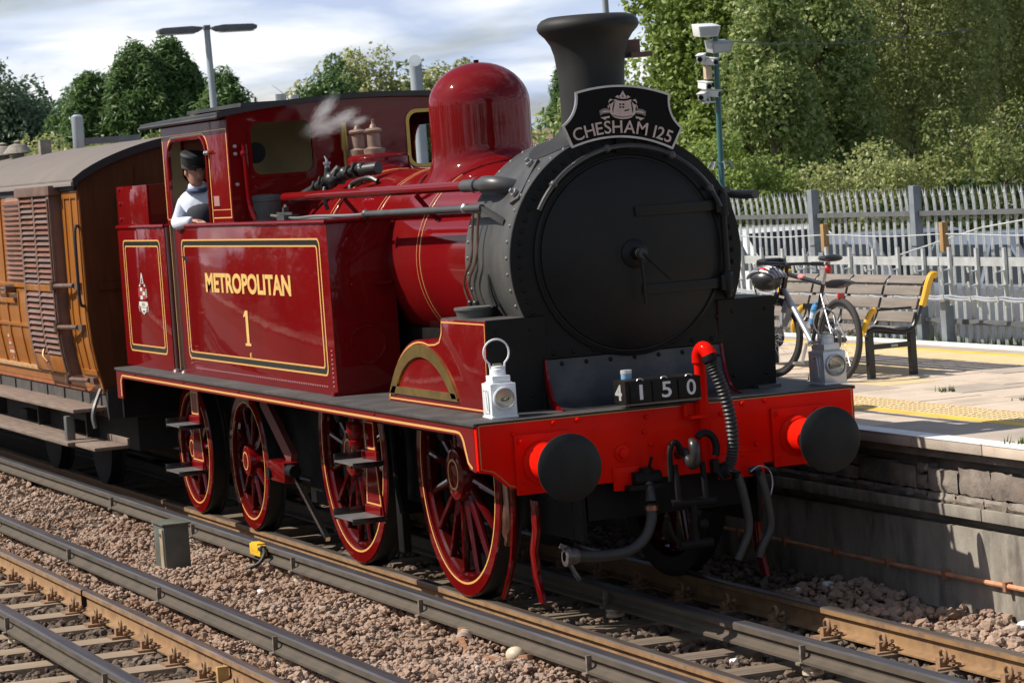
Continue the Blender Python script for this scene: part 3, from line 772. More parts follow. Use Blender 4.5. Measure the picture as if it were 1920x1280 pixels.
tree('ivy_tree', 'broader dark ivy covered tree left of the pale birches', -34, 17.9, .4, 6.4, .85, 3.2, 170, .36, 150, .105, L_ivy, 3.1, G1, up=.1, tr=.15)
tree('birch_tree', 'large olive green birch with pale drooping twigs right of the ivy column', -36, 20.6, .8, 9.4, 2.15, 3.9, 430, .50, 190, .085, L_birch, 5.0, G1, up=.0, sq=(1, 1, 1.45), tr=.13, tm=mat('birch_bark', (0.22, 0.19, 0.16), 0.9, var=.3, vscale=6, wear=(.08, .07, .06), wscale=5))
tree('birch_tree', 'tall olive birch at the right edge behind the round shrub', -38, 23.9, .8, 9.6, 2.0, 4.2, 380, .50, 170, .09, L_birch, 5.0, G1, up=.0, sq=(1, 1, 1.4), tr=.13, tm=MATS['birch_bark'])
tree('round_shrub', 'rounded green shrub with yellowing top above the fence on the right', -30, 19.1, .6, 2.75, 1.35, 1.3, 120, .30, 150, .075, L_shrub, 1.35, G1, cat='shrub', tr=.06)
tree('round_shrub', 'low bushy shrub between the ivy column and the round shrub', -30.5, 16.9, .5, 2.2, 1.15, 1.1, 110, .30, 140, .075, L_birch, 1.25, G1, cat='shrub', tr=.06)
tree('round_shrub', 'low light green shrub at the foot of the green camera pole', -31, 14.6, .5, 2.45, 1.2, 1.2, 110, .30, 150, .08, L_lime, 1.25, G1, cat='shrub', tr=.06)
tree('backing_tree', 'shaded tree deep behind the ivy columns', -43, 21.4, .9, 6.2, 2.6, 2.9, 190, .6, 110, .15, L_ivy, 3.2, G1)
tree('backing_tree', 'dense shaded tree behind the olive birches', -45, 27.0, .9, 6.6, 3.2, 3.1, 190, .6, 110, .15, L_ivy, 3.4, G1)
tree('backing_tree', 'mid green tree behind the bright green tree', -46, 22.0, .9, 6.2, 2.0, 2.9, 120, .6, 110, .15, L_lime, 4.0, G1)

for i_, (xx, yy, hh, lab) in enumerate(((-40, 16.0, 3.0, 'low dark bush behind the foot of the dark ivy columns'), (-41, 19.0, 3.3, 'low dark bush behind the pale birch trunk'), (-41, 22.0, 3.4, 'low dark bush behind the round yellowing shrub'), (-42, 25.5, 3.5, 'low dark bush at the right edge behind the fence'))):
    tree('backing_shrub', lab, xx, yy, .8, hh, 2.0, 1.7, 120, .45, 110, .13, L_ivy, 1.6, G1, cat='shrub', tr=.06)
G2 = 'trees behind the carriage and the cab'
def conifer(label, x, y, z, h, r):
    t = thing('conifer_tree', label, 'tree', (x, y, z), random.uniform(0, 6), G2)
    C = []; Rd = []
    for i in range(int(430 * r * h / 9)):
        f = random.random() ** .75; a = random.uniform(0, 2 * PI)
        rad = r * (1 - f ** 1.7) ** .75 * (1 + .16 * math.sin(a * 5 + f * 9)) * random.uniform(.62, 1.05)
        C.append((math.cos(a) * rad, math.sin(a) * rad, f * h * .97 + .2 - .2 * random.random())); Rd.append(random.uniform(.2, .40))
    leaf_obj(leaf_cloud(np.array(C), np.array(Rd), 75, .19, .5, .32, sq=(.85, .85, 1.35)), L_yew, t)
    trunk(t, h * .9, .16, 4, 0, .6)
conifer('dark green conifer with the highest pointed top behind the double lamp', -62, 12.75, .6, 6.0, 2.1)
conifer('dark green conifer left of the highest pointed one', -61.5, 11.75, .6, 5.9, 2.1)
conifer('broad dark conifer with a stepped shoulder above the wooden carriage', -62, 10.6, .6, 5.15, 2.0)
conifer('smaller dark conifer spreading to the foot of the double lamp', -60, 13.6, .6, 4.9, 1.8)
conifer('distant dark conifer just left of the black chimney', -85, 32.9, .3, 5.7, .95)
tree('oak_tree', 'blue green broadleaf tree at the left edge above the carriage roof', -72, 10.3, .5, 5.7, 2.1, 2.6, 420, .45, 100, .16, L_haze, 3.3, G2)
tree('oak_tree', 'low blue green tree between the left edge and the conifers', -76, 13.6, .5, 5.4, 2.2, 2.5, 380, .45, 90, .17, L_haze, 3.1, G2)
tree('bushy_tree', 'pale leaved bush under the double lamp above the cab roof', -57, 11.9, .5, 4.3, 1.1, 1.9, 200, .33, 110, .12, L_shrub, 2.4, G2)
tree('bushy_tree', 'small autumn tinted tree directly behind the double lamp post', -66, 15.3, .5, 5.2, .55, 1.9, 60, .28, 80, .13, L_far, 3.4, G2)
tree('hedge_bush', 'light green bush at the left edge above the carriage roof ventilators', -50, 6.6, .5, 3.4, 1.2, 1.5, 220, .32, 110, .11, L_far, 1.9, G2, cat='bush')
tree('hedge_bush', 'mid green bush right of the carriage roof ventilators', -52, 8.8, .5, 3.5, 1.4, 1.5, 220, .32, 110, .11, L_shrub, 2.0, G2, cat='bush')
tree('apple_tree', 'ragged tree with a dark green heart above the cab roof', -60, 16.45, .5, 5.25, .75, 2.2, 150, .30, 110, .12, L_yew, 3.3, G2, cat='tree')
tree('apple_tree', 'sparse yellowing tree with long bare twigs above the cab roof', -62, 16.9, .5, 5.3, 1.25, 2.2, 150, .33, 70, .12, L_far, 3.4, G2, cat='tree', shell=.2)
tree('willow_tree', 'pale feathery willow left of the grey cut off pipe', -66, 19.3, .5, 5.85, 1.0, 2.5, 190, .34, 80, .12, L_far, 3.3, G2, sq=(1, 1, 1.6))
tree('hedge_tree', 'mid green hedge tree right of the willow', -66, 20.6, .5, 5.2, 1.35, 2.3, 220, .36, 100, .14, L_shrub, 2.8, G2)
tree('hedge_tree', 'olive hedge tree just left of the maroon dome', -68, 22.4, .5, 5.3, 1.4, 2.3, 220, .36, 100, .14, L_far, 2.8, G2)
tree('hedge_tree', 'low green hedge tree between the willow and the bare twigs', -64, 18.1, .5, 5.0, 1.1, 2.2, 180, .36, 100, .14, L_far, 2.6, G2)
tree('yellow_bush', 'yellow green bush beside the black chimney base', -45, 17.3, .6, 3.15, .62, 1.2, 80, .26, 110, .09, L_yellow, 1.9, cat='bush', tr=.05)
# the bare twigs that stand above the hedge
tw = thing('bare_twigs', 'long bare twigs with few leaves reaching out above the cab roof', 'twigs', (-60, 16.0, 4.0))
bb = B()
for i in range(26):
    a = random.uniform(0, PI); l = random.uniform(.7, 1.55); y0 = random.uniform(-.4, .7)
    dx_, dy_, dz_ = random.uniform(-.3, .3), math.cos(a) * l, abs(math.sin(a)) * l * .9 + .15
    bb.tube(smooth_path([(0, y0, .3), (dx_ * .5, y0 + dy_ * .45, .3 + dz_ * .6), (dx_, y0 + dy_, .3 + dz_ * .95)], 3), [.016 * (1 - .8 * k / 6) for k in range(7)], 5)
bb.build('stem', bark, tw)
# long line side hedge on the near side of the railway: seen in the gloss of the paint
HC = []; HR = []
for i in range(300):
    x = random.uniform(-75, 4); HC.append((x, random.uniform(-17, -13.4), random.uniform(.3, 2.6) + 1.5 * math.sin(x * .23) * random.random() + .5)); HR.append(random.uniform(.7, 1.25))
hd = thing('lineside_hedge', 'long dense hedge along the near side of the railway', 'hedge', (0, 0, 0))
leaf_obj(leaf_cloud(np.array(HC), np.array(HR), 55, .34, .3), L_dark, hd, 'foliage')
HC = []; HR = []
for i in range(160):
    x = random.uniform(-75, 20); HC.append((x, random.uniform(-24, -19), random.uniform(1.5, 6) + 1.6 * math.sin(x * .3))); HR.append(random.uniform(1.2, 2.0))
HC = []; HR = []
for i in range(120): HC.append((random.uniform(-34, 0), random.uniform(13.4, 14.6), random.uniform(.4, 1.9))); HR.append(random.uniform(.4, .7))
ph_ = thing('car_park_hedge', 'dark clipped hedge along the back of the car park behind the cars', 'hedge', (0, 0, 0))
leaf_obj(leaf_cloud(np.array(HC), np.array(HR), 90, .15, .3), L_dark, ph_, 'foliage')
HC = []; HR = []
for i in range(190):
    y = random.uniform(-60, 50); HC.append((random.uniform(58, 70), y, random.uniform(.3, 5.0) + 1.3 * math.sin(y * .25))); HR.append(random.uniform(1.3, 2.3))
tag(leaf_obj(leaf_cloud(np.array(HC), np.array(HR), 60, .7, .3), L_dark, None, 'unseen_treeline'), kind='stuff')  # tree line out of view, added to darken front reflections and fill
HC = []; HR = []
for i in range(160):
    x = random.uniform(-75, 20); HC.append((x, random.uniform(-24, -19), random.uniform(1.5, 6) + 1.6 * math.sin(x * .3))); HR.append(random.uniform(1.2, 2.0))
hd2 = tag(leaf_obj(leaf_cloud(np.array(HC), np.array(HR), 60, .5, .3), L_dark, None, 'lineside_wood'), kind='stuff')

# ------------------------------------------------------------------ posts and lamps
post_m = mat('post_grey', (0.34, 0.37, 0.40), 0.5, metal=0.2, var=0.1, vscale=3)
lampg = mat('lamp_grey', (0.11, 0.115, 0.125), 0.5, var=0.15)
lens_m = mat('lamp_lens', (0.52, 0.52, 0.50), 0.25, coat=0.4)
t = thing('platform_lamp', 'tall grey lamp post with two flat lamp heads above the cab roof', 'street lamp', (-38, 7.40, .95))
B().tube([(0, 0, 0), (0, 0, 2.0), (0, 0.0, 2.05), (0, -.04, 4.85)], [.10, .10, .075, .055], 14).build('pole', post_m, t)
B().box(-.06, .06, -.10, .02, 4.78, 4.87).build('pole_cap', lampg, t, bevel=.015)
for s in (-1, 1):
    prof = [(.10, -.02), (.20, -.075), (.55, -.085), (.92, -.07), (.94, .0), (.85, .035), (.30, .045), (.10, .02)]
    hd = B().prism([(-.04 + s * p, 4.82 + q) for p, q in prof], 'x', -.13, .13).build('lamp_head', lampg, t, bevel=.02)
    B().box(-.11, .11, min(s * .25, s * .88) - .04, max(s * .25, s * .88) - .04, 4.725, 4.738).build('lens', lens_m, hd)
t = thing('arm_post', 'round grey post with a side arm and white box behind the carriage roof', 'post', (-30, 3.02, .95))
B().tube([(0, 0, 0), (0, 0, 2.62), (0, 0, 2.66), (0, 0, 3.14), (0, 0, 3.17)], [.075, .075, .092, .092, .05], 18).build('pole', post_m, t)
B().box(-.04, .04, .09, .98, 2.70, 2.80).build('arm', lampg, t)
B().box(-.12, .12, .66, 1.30, 2.52, 2.70).build('white_box', mat('box_white', (.72, .73, .74), .5), t, bevel=.01)
t = thing('cut_off_pipe', 'grey upright pipe with a slanted cut top behind the cab roof', 'pipe', (-30, 8.61, .25))
bb = B(); vs = []
for k in range(20):
    a = 2 * PI * k / 20
    vs.append((.10 * math.cos(a), .10 * math.sin(a), 0))
for k in range(20):
    a = 2 * PI * k / 20
    vs.append((.10 * math.cos(a), .10 * math.sin(a), 4.40 - .9 * .10 * math.cos(a) + .35 * .1 * math.sin(a)))
bb.add(vs, [(k, (k + 1) % 20, 20 + (k + 1) % 20, 20 + k) for k in range(20)] + [tuple(range(20, 40))])
bb.build('pole', post_m, t)
t = thing('tall_pole', 'slim pale grey pole rising behind the black chimney top', 'pole', (-38, 15.3, .25))
B().tube([(0, 0, 0), (0, 0, 8.5)], [.085, .05], 14).build('pole', post_m, t)

teal = mat('teal_paint', (0.022, 0.10, 0.09), 0.45, var=0.1, vscale=4, coat=.2)
camw = mat('camera_white', (0.72, 0.72, 0.70), 0.4)
t = thing('camera_pole', 'green metal pole carrying floodlights and white security cameras', 'camera pole', (-20, 9.33, .25))
B().tube([(0, 0, 0), (0, -.02, 1.6), (0, -.02, 1.62), (0, .04, 4.12)], [.05, .05, .042, .036], 14).build('pole', teal, t)
def flood(y, z, tilt, m):
    fl = B().add([(-.10, y - .13, z - .07), (.12, y - .13, z - .10), (.12, y + .13, z - .10), (-.10, y + .13, z - .07), (-.10, y - .15, z + .09), (.16, y - .16, z + .04), (.16, y + .16, z + .04), (-.10, y + .15, z + .09)],
        [(3, 2, 1, 0), (4, 5, 6, 7), (0, 1, 5, 4), (1, 2, 6, 5), (2, 3, 7, 6), (3, 0, 4, 7)]).build('floodlight', m, t, bevel=.01)
    B().add([(.126, y - .11, z - .085), (.126, y + .11, z - .085), (.162, y + .13, z + .02), (.162, y - .13, z + .02)], [(0, 1, 2, 3)]).build('lens', lens_m, fl)
flood(-.10, 4.20, 0, camw); flood(.07, 3.98, 0, mat('flood_grey', (.36, .37, .36), .5))
def camera_unit(y, z, l=.20, rz=0.0):
    c = B().box(-.09, l - .09, -.045, .045, -.04, .045).box(-.10, l - .06, -.055, .055, .048, .06).build('security_camera', camw, t, bevel=.008)
    B().cyl((l - .09, 0, 0), (l - .075, 0, 0), .034, 12).build('lens', glass_m, c)
    B().beam((-.04, 0, -.04), (-.04, .06 if y < 0 else -.06, -.11), .02, .02).build('bracket', camw, c)
    c.location = (0.02, y, z); c.rotation_euler = (0, .15, rz)
for y, z, rz in ((-.19, 3.83, -.6), (-.08, 3.78, .5), (-.17, 3.47, .2), (-.20, 3.33, -.7), (-.07, 3.36, .8)): camera_unit(y, z, .19, rz)
B().box(-.04, .05, -.15, -.06, 3.55, 3.72).build('junction_box', mat('box_beige', (.52, .40, .27), .6), t, bevel=.008)
B().beam((0, -.2, 3.25), (0, .02, 3.25), .02, .02).build('bracket', camw, t)
for a in range(7):
    q = a * 2 * PI / 7; B().tube([(0, 0, 2.44), (.10 * math.cos(q), .14 * math.sin(q), 2.46), (.13 * math.cos(q), .20 * math.sin(q), 2.36)], .008, 5).build('anti_climb_spike', post_m, t)
t = thing('overhead_cable', 'thin sagging cable running right from the green camera pole', 'cable', (-20, 9.37, 4.31))
B().tube([(0, 0, 0), (-1, 1.2, -.05), (-2.5, 3, -.05), (-5, 6.6, .12)], .008, 5).build('wire', lampg, t)

# ------------------------------------------------------------------ house far behind the chimney
t = thing('brick_house', 'small brick house with a brown tiled roof far behind the dome', 'house', (-70, 25.6, -0.75))
B().box(-4, 4, -.2, 7, 0, 3.15).build('wall', mat('brick_far', (.30, .17, .12), .9, var=.2, vscale=6), t)
rf = mat('roof_tile', (0.25, 0.16, 0.11), 0.9, var=.25, vscale=5)
for k in range(9):
    f0, f1 = k / 9, (k + 1) / 9
    B().add([(4.3 - 4.3 * f0, -.5, 3.05 + 1.6 * f0 + .03), (4.3 - 4.3 * f0, 7.3, 3.05 + 1.6 * f0 + .03), (4.3 - 4.3 * f1, 7.3, 3.05 + 1.6 * f1), (4.3 - 4.3 * f1, -.5, 3.05 + 1.6 * f1)], [(0, 1, 2, 3)]).build('tile_course', rf, t)
B().add([(-4.3, -.5, 3.05), (0, -.5, 4.65), (0, 7.3, 4.65), (-4.3, 7.3, 3.05)], [(0, 1, 2, 3)]).build('roof', rf, t)
B().prism([(-4, 3.1), (4, 3.1), (0, 4.6)], 'y', -.2, 0).build('gable', MATS['brick_far'], t)
ch_ = B().box(-.3, .3, 2.2, 2.9, 4.2, 5.2).build('chimney', MATS['brick_far'], t)
for zz_ in (0.9,):
    for yy in (1.0, 3.6):
        w = B().box(4.0, 4.06, yy, yy + 1.2, zz_ + .2, zz_ + 1.4).build('window', camw, t)
        B().box(4.06, 4.075, yy + .08, yy + 1.12, zz_ + .28, zz_ + 1.32).build('pane', glass_m, w)

# ================================================================== wooden carriage behind the locomotive
teak = mat('varnished_teak', (0.31, 0.105, 0.017), 0.4, coat=0.35, spec=.15, var=0.22, vscale=3, stretch=(6, 6, .8), col2=(0.40, 0.148, 0.026), wear=(0.19, 0.062, 0.015), wscale=2, wamt=.5)
teak_end_shaded = mat('teak_end_shaded', (0.085, 0.028, 0.007), 0.5, coat=0.1, spec=.2, var=0.2, vscale=3, stretch=(6, 6, .8))  # darker copy of the teak, with the end's shade put into the colour
louv_m = mat('louvre_brown', (0.215, 0.082, 0.042), 0.45, coat=.3, var=0.25, vscale=5)
louv_g = mat('louvre_weathered', (0.155, 0.088, 0.066), 0.6, var=0.25, vscale=5)
roof_c = mat('roof_canvas', (0.17, 0.14, 0.12), 0.9, var=0.12, vscale=3, bump=0.2, bscale=70, wear=(.11, .09, .075), wscale=1.5)
blackm = mat('under_black', (0.018, 0.017, 0.016), 0.7, var=.3, vscale=10)
stepw = mat('footboard_wood', (0.21, 0.15, 0.115), 0.85, var=0.25, vscale=4, stretch=(.7, 7, 7), bump=.4, bscale=30, wear=(.10, .08, .07), wscale=3)
bronze = mat('bronze', (0.30, 0.17, 0.09), 0.4, metal=0.8)
co = thing('railway_carriage', 'old varnished wooden railway carriage with louvred panels behind the locomotive', 'carriage', (0, 0, 0))
XE, XB = -10.86, -26.0
PR = [(1.32, 2.97), (1.32, 1.75), (1.305, 1.5), (1.27, 1.28), (1.225, 1.06)]
def side_y(z):
    for (y0, z0), (y1, z1) in zip(PR, PR[1:]):
        if z1 <= z <= z0: return -(y1 + (y0 - y1) * (z - z1) / (z0 - z1))
    return -PR[0][0] if z > 2 else -PR[-1][0]
poly = [(-y, z) for y, z in PR] + [(y, z) for y, z in reversed(PR)]
poly = poly[::-1]
B().prism(poly, 'x', XB, XE).build('body', teak, co, smooth=30)
def panel(x0, x1, z0, z1, t, m, name, parent, seg=4, bevel=.004):
    """a board that follows the curve of the side, standing t proud of it"""
    zs = [z0 + (z1 - z0) * i / seg for i in range(seg + 1)]
    bb = B(); p = [(side_y(z) - t, z) for z in zs] + [(side_y(z) + .006, z) for z in reversed(zs)]
    bb.prism(p, 'x', x0, x1); return bb.build(name, m, parent, smooth=30, bevel=bevel)
# end wall
ew = B().prism([(p[0] * .995, p[1]) for p in poly] , 'x', XE + .001, XE + .02).build('end_wall', teak_end_shaded, co)
def roofz(y): return 2.99 + .37 * max(0, 1 - (y / 1.39) ** 2) ** .82
ys_ = [-1.385 + 2.77 * i / 28 for i in range(29)]
B().prism([(-1.315, 2.965)] + [(y, roofz(y) - .03) for y in ys_[1:-1]] + [(1.315, 2.965)], 'x', XE, XE + .022).build('end_arch', teak_end_shaded, co)
for y in (-.75, -.25, .25, .75): B().box(XE + .02, XE + .04, y - .03, y + .03, 1.1, 3.1).build('end_batten', teak_end_shaded, ew)
B().box(XE + .02, XE + .045, -1.2, 1.2, 1.98, 2.05).build('end_batten', teak_end_shaded, ew)
B().prism([(y, roofz(y) + .02) for y in ys_] + [(y, roofz(y) - .02) for y in reversed(ys_)], 'x', XB, XE + .10).build('roof', roof_c, co, smooth=50)
B().prism([(y, roofz(y) + .024) for y in ys_] + [(y, roofz(y) - .05) for y in reversed(ys_)], 'x', XE + .10, XE + .125).build('roof_edge', blackm, co, smooth=50)
B().box(XB, XE + .1, -1.40, -1.372, 2.955, 2.995).build('gutter', mat('gutter', (.25, .22, .20), .7), co, bevel=.006)
B().box(XB, XE, -1.36, -1.322, 2.915, 2.952).build('cornice', blackm, co)
# roof ventilators
for x in (-18.3, -17.45, -14.0 - 6):
    v = B().lathe([(.07, 0), (.07, .06), (.17, .07), (.10, .16), (.03, .18), (.05, .2), (0, .22)], (x, -.5, roofz(.5)), (0, 0, 1), 10).build('roof_ventilator', mat('vent_lead', (.24, .21, .17), .8, var=.3, vscale=20), co)
B().box(-16.05, -15.93, -.56, -.44, roofz(.5) - .02, roofz(.5) + .17).build('lamp_stub', mat('vent_lead', (0, 0, 0)), co)
# louvres
def louvres(x0, x1, z0, z1, n, parent, m, proud):
    h = (z1 - z0) / n
    for i in range(n):
        z = z0 + i * h; y = side_y(z + h / 2) - proud
        bb = B(); bb.prism([(y + .035, z + h * 1.02), (y + .022, z + h * 1.04), (y - .022, z + h * .18), (y - .012, z + .06 * h), (y + .004, z + .1 * h)], 'x', x0, x1)
        bb.build('louvre_slat', m if not isinstance(m, list) else m[(i * 7 + int(x0 * 10)) % len(m)], parent, smooth=20)
fr = panel(-14.42, -13.22, 2.02, 2.90, .012, teak, 'louvre_frame', co)
louvres(-14.30, -13.36, 2.06, 2.86, 16, fr, louv_m, .022)
# the second frame stands well proud of the side: a pair of louvred shutters with hinges at the right
bx = -13.10
sh = panel(bx, -11.62, 1.17, 2.955, .085, louv_g, 'shutter_door', co, 8)
hood = panel(bx - .05, -11.54, 2.885, 2.975, .13, louv_g, 'shutter_hood', sh)
for x0, x1 in ((bx + .10, bx + .68), (bx + .76, bx + 1.36)):
    louvres(x0, x1, 2.04, 2.88, 16, sh, [louv_m, louv_g, louv_g, louv_m], .10)
    louvres(x0, x1, 1.36, 1.97, 11, sh, [louv_m, louv_g], .10)
for x0, x1 in ((bx + .02, bx + .10), (bx + .685, bx + .755), (bx + 1.365, bx + 1.47)):
    panel(x0, x1, 1.18, 2.885, .115, louv_g, 'shutter_stile', sh, 8)
panel(bx + .10, bx + 1.36, 1.19, 1.35, .112, teak, 'shutter_rail', sh)
panel(bx + .10, bx + 1.36, 1.972, 2.036, .112, teak, 'shutter_rail', sh)
iron = mat('old_iron', (0.16, 0.10, 0.075), 0.55, metal=.4, var=.3, vscale=20)
for z in (2.03, 1.64, 1.14):
    y = side_y(z)
    hg = B().tube([(-11.64, y - .13, z), (-11.1, y - .055, z + .005)], .022, 8).box(-11.12, -10.95, y - .05, y, z - .03, z + .03).build('hinge', iron, co)
    B().cyl((-11.62, y - .14, z - .045), (-11.62, y - .14, z + .045), .03, 10).build('hinge_pin', iron, hg)
B().tube([(-11.66, side_y(z) - .122, z) for z in np.linspace(1.2, 2.85, 14)], .014, 6).build('shutter_rod', iron, sh)
B().tube(smooth_path([(-12.5, side_y(1.36) - .125, 1.40), (-12.46, side_y(1.34) - .15, 1.34), (-12.40, side_y(1.3) - .13, 1.28)], 3), .013, 6).build('latch', bronze, sh)
# mouldings of the other panels
for x in (-15.1, -14.55, -13.17): panel(x - .03, x + .03, 1.2, 2.9, .016, teak, 'moulding', co, 6)
panel(-17, -13.14, 1.985, 2.03, .02, teak, 'waist_moulding', co); panel(-17, -13.14, 1.585, 1.62, .018, teak, 'waist_moulding', co)
panel(-13.98, -13.95, 1.18, 1.95, .014, teak, 'moulding', co, 6)
for x in (-11.45, -11.17, -10.905): panel(x - .018, x + .018, 1.2, 2.9, .014, teak, 'moulding', co, 6)
panel(-11.5, XE, 2.84, 2.91, .016, teak, 'moulding', co); panel(-11.5, XE, 1.19, 1.24, .016, teak, 'moulding', co)
panel(-17, -13.14, 1.15, 1.19, .022, mat('light_wood', (.55, .33, .16), .5, var=.2), 'moulding', co)
panel(-15.2, -14.05, 1.82, 1.87, .03, teak, 'letter_board', co)
B().tube([(-14.95, side_y(1.97) - .03, 1.965), (-14.90, side_y(1.97) - .08, 1.965), (-14.1, side_y(1.97) - .08, 1.97)], .02, 8).cyl((-14.1, side_y(1.97), 1.97), (-14.1, side_y(1.97) - .11, 1.97), .045, 12).build('door_handle', iron, co)
# small faded crest on the lower panel
crest = B()
for i, (w, z) in enumerate(((.05, 1.465), (.10, 1.42), (.07, 1.39), (.13, 1.34), (.12, 1.30), (.09, 1.265), (.03, 1.235))):
    crest.k = i % 2; crest.add([(-14.74 - w, side_y(z) - .003, z - .014), (-14.74 + w, side_y(z) - .003, z - .014), (-14.74 + w * .8, side_y(z + .02) - .003, z + .02), (-14.74 - w * .8, side_y(z + .02) - .003, z + .02)], [(0, 1, 2, 3)])
crest.build('crest', [mat('crest_pale', (.55, .42, .30), .5), mat('crest_red', (.42, .10, .06), .5)], co)
# grab rail at the corner
B().tube(smooth_path([(-10.90, -1.325, 2.58), (-10.85, -1.375, 2.55), (-10.84, -1.385, 2.2), (-10.86, -1.375, 1.88), (-10.90, -1.32, 1.85)], 5), .015, 8).build('grab_rail', mat('black_iron', (.03, .03, .03), .4), co)
# underframe, steps, wheels
B().box(XB, XE, -1.2, -1.14, .80, 1.06).build('solebar', mat('solebar', (.065, .055, .05), .8, var=.3, vscale=6), co)
B().box(XB, XE, 1.14, 1.2, .80, 1.06).build('solebar', MATS['solebar'], co)
B().box(XB, XE, -1.22, 1.22, 1.02, 1.058).build('floor_frame', mat('teak_low', (.30, .09, .025), .6, var=.2), co)
B().box(XE, XE + .05, -1.2, 1.2, .78, 1.06).build('headstock', blackm, co)
for x in np.arange(-17.5, -10.9, .8): B().box(x, x + .05, -1.215, -1.2, .82, 1.0).build('solebar_rib', MATS['solebar'], co)
B().box(XB, XE - .02, -1.52, -1.17, .865, .90).build('upper_footboard', stepw, co, bevel=.008)
B().box(XB, -10.95, -1.58, -1.22, .56, .595).build('lower_footboard', stepw, co, bevel=.008)
B().box(-10.9, -10.1, -1.52, -1.20, .56, .59).box(-10.9, -10.1, -1.215, -1.19, .59, .65).build('end_step', stepw, co, bevel=.006)
B().tube(smooth_path([(-10.90, -1.24, 1.06), (-10.80, -1.33, .92), (-10.78, -1.36, .82), (-10.76, -1.35, .72)], 4), .022, 6).build('step_iron', mat('iron_grey', (.16, .155, .15), .5, metal=.4), co)
for x in (-11.4, -13.6, -15.8): B().box(x, x + .05, -1.30, -1.18, .59, .88).build('step_hanger', blackm, co)
B().box(-11.33, -11.22, -1.52, -1.44, .595, .82).build('step_bracket', MATS['iron_grey'], co, bevel=.01)
B().box(XB, XE - .1, -.9, .9, .45, 1.0).build('underframe', blackm, co)
for x in (-12.9, -15.2):
    for s in (-1, 1):
        w = B().lathe([(.06, -.07), (.40, -.07), (.47, -.06), (.47, .05), (.5, .06), (.5, .075), (.40, .075), (.06, .04)], (x, s * .77, .47), (0, -s, 0), 32).build('wheel', blackm, co)
    B().box(x - .16, x + .16, -1.12, -.9, .38, .66).build('axle_box', blackm, co, bevel=.02)
    B().box(x - .6, x + .6, -1.1, -1.0, .68, .75).build('spring', blackm, co)
B().cyl((XE + .05, -.87, 1.03), (XE + .45, -.87, 1.03), .09, 14).cyl((XE + .45, -.87, 1.03), (XE + .49, -.87, 1.03), .2, 24).build('buffer', blackm, co)
B().cyl((XE + .05, .87, 1.03), (XE + .45, .87, 1.03), .09, 14).cyl((XE + .45, .87, 1.03), (XE + .49, .87, 1.03), .2, 24).build('buffer', blackm, co)

# ================================================================== the locomotive
def paint(name, c, c2, rough=.45, coat=.42, cr=.05, dust=(.10, .02, .015), damt=.25):
    m = mat(name, c, rough, coat=coat, var=.1, vscale=1.7, col2=c2, wear=dust, wscale=1.3, wamt=damt, spec=0.0)
    m.node_tree.nodes['Principled BSDF'].inputs['Coat Roughness'].default_value = cr
    # slightly wavy plate work under the varnish
    t = m.node_tree; b_ = t.nodes['Principled BSDF']
    tcn = t.nodes.new('ShaderNodeTexCoord'); nz = t.nodes.new('ShaderNodeTexNoise'); nz.inputs['Scale'].default_value = 2.2; nz.inputs['Detail'].default_value = 3
    t.links.new(tcn.outputs['Object'], nz.inputs['Vector'])
    bp = t.nodes.new('ShaderNodeBump'); bp.inputs['Strength'].default_value = .16; bp.inputs['Distance'].default_value = .012
    t.links.new(nz.outputs['Fac'], bp.inputs['Height']); t.links.new(bp.outputs[0], b_.inputs['Coat Normal'])
    return m
maroon = paint('maroon', (0.152, 0.0034, 0.0048), (0.178, 0.0044, 0.0058), coat=.6)
red = paint('vermilion', (0.70, 0.007, 0.003), (0.78, 0.014, 0.005), .4, .10, .15, (.45, .008, .004), .4)
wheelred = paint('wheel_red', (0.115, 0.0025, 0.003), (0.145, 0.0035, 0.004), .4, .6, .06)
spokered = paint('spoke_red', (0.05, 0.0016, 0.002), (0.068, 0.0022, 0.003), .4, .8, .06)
sbox = mat('smokebox_black', (0.052, 0.050, 0.047), 0.48, var=.22, vscale=3, bump=.12, bscale=90, stretch=(1.5, .6, .6), wear=(.10, .092, .083), wscale=2.6, wamt=.6, spec=.4)
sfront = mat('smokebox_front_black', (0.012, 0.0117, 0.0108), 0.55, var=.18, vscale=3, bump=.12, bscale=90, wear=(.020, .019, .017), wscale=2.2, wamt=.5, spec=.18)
black = mat('gloss_black', (0.012, 0.012, 0.013), 0.25, coat=.6)
plate_m = mat('running_plate_black', (0.055, 0.05, 0.048), 0.6, var=.25, vscale=5, bump=.2, bscale=60, wear=(.12, .105, .095), wscale=3)
frame_m = mat('frame_black', (0.006, 0.0056, 0.0056), 0.6, var=.3, vscale=9, wear=(.014, .012, .010), wscale=6, spec=.2)
brass = mat('brass', (0.50, 0.33, 0.10), 0.33, metal=.9, var=.2, vscale=6, wear=(.24, .14, .05), wscale=5)
copper = mat('copper', (0.33, 0.17, 0.12), 0.3, metal=.9, var=.2, vscale=12)
line_y = mat('line_yellow', (0.76, 0.40, 0.115), 0.4, coat=.4)
line_k = mat('line_black', (0.012, 0.010, 0.010), 0.3, coat=.5)
gold = mat('letter_gold', (0.80, 0.50, 0.15), 0.4, coat=.3, var=.12, vscale=9)
bright = mat('bright_steel', (0.55, 0.55, 0.56), 0.22, metal=1.0)
steel = MATS['steel']
rubber = MATS['rubber']
cream = mat('cab_cream', (0.40, 0.30, 0.15), 0.5, var=.15, vscale=4)

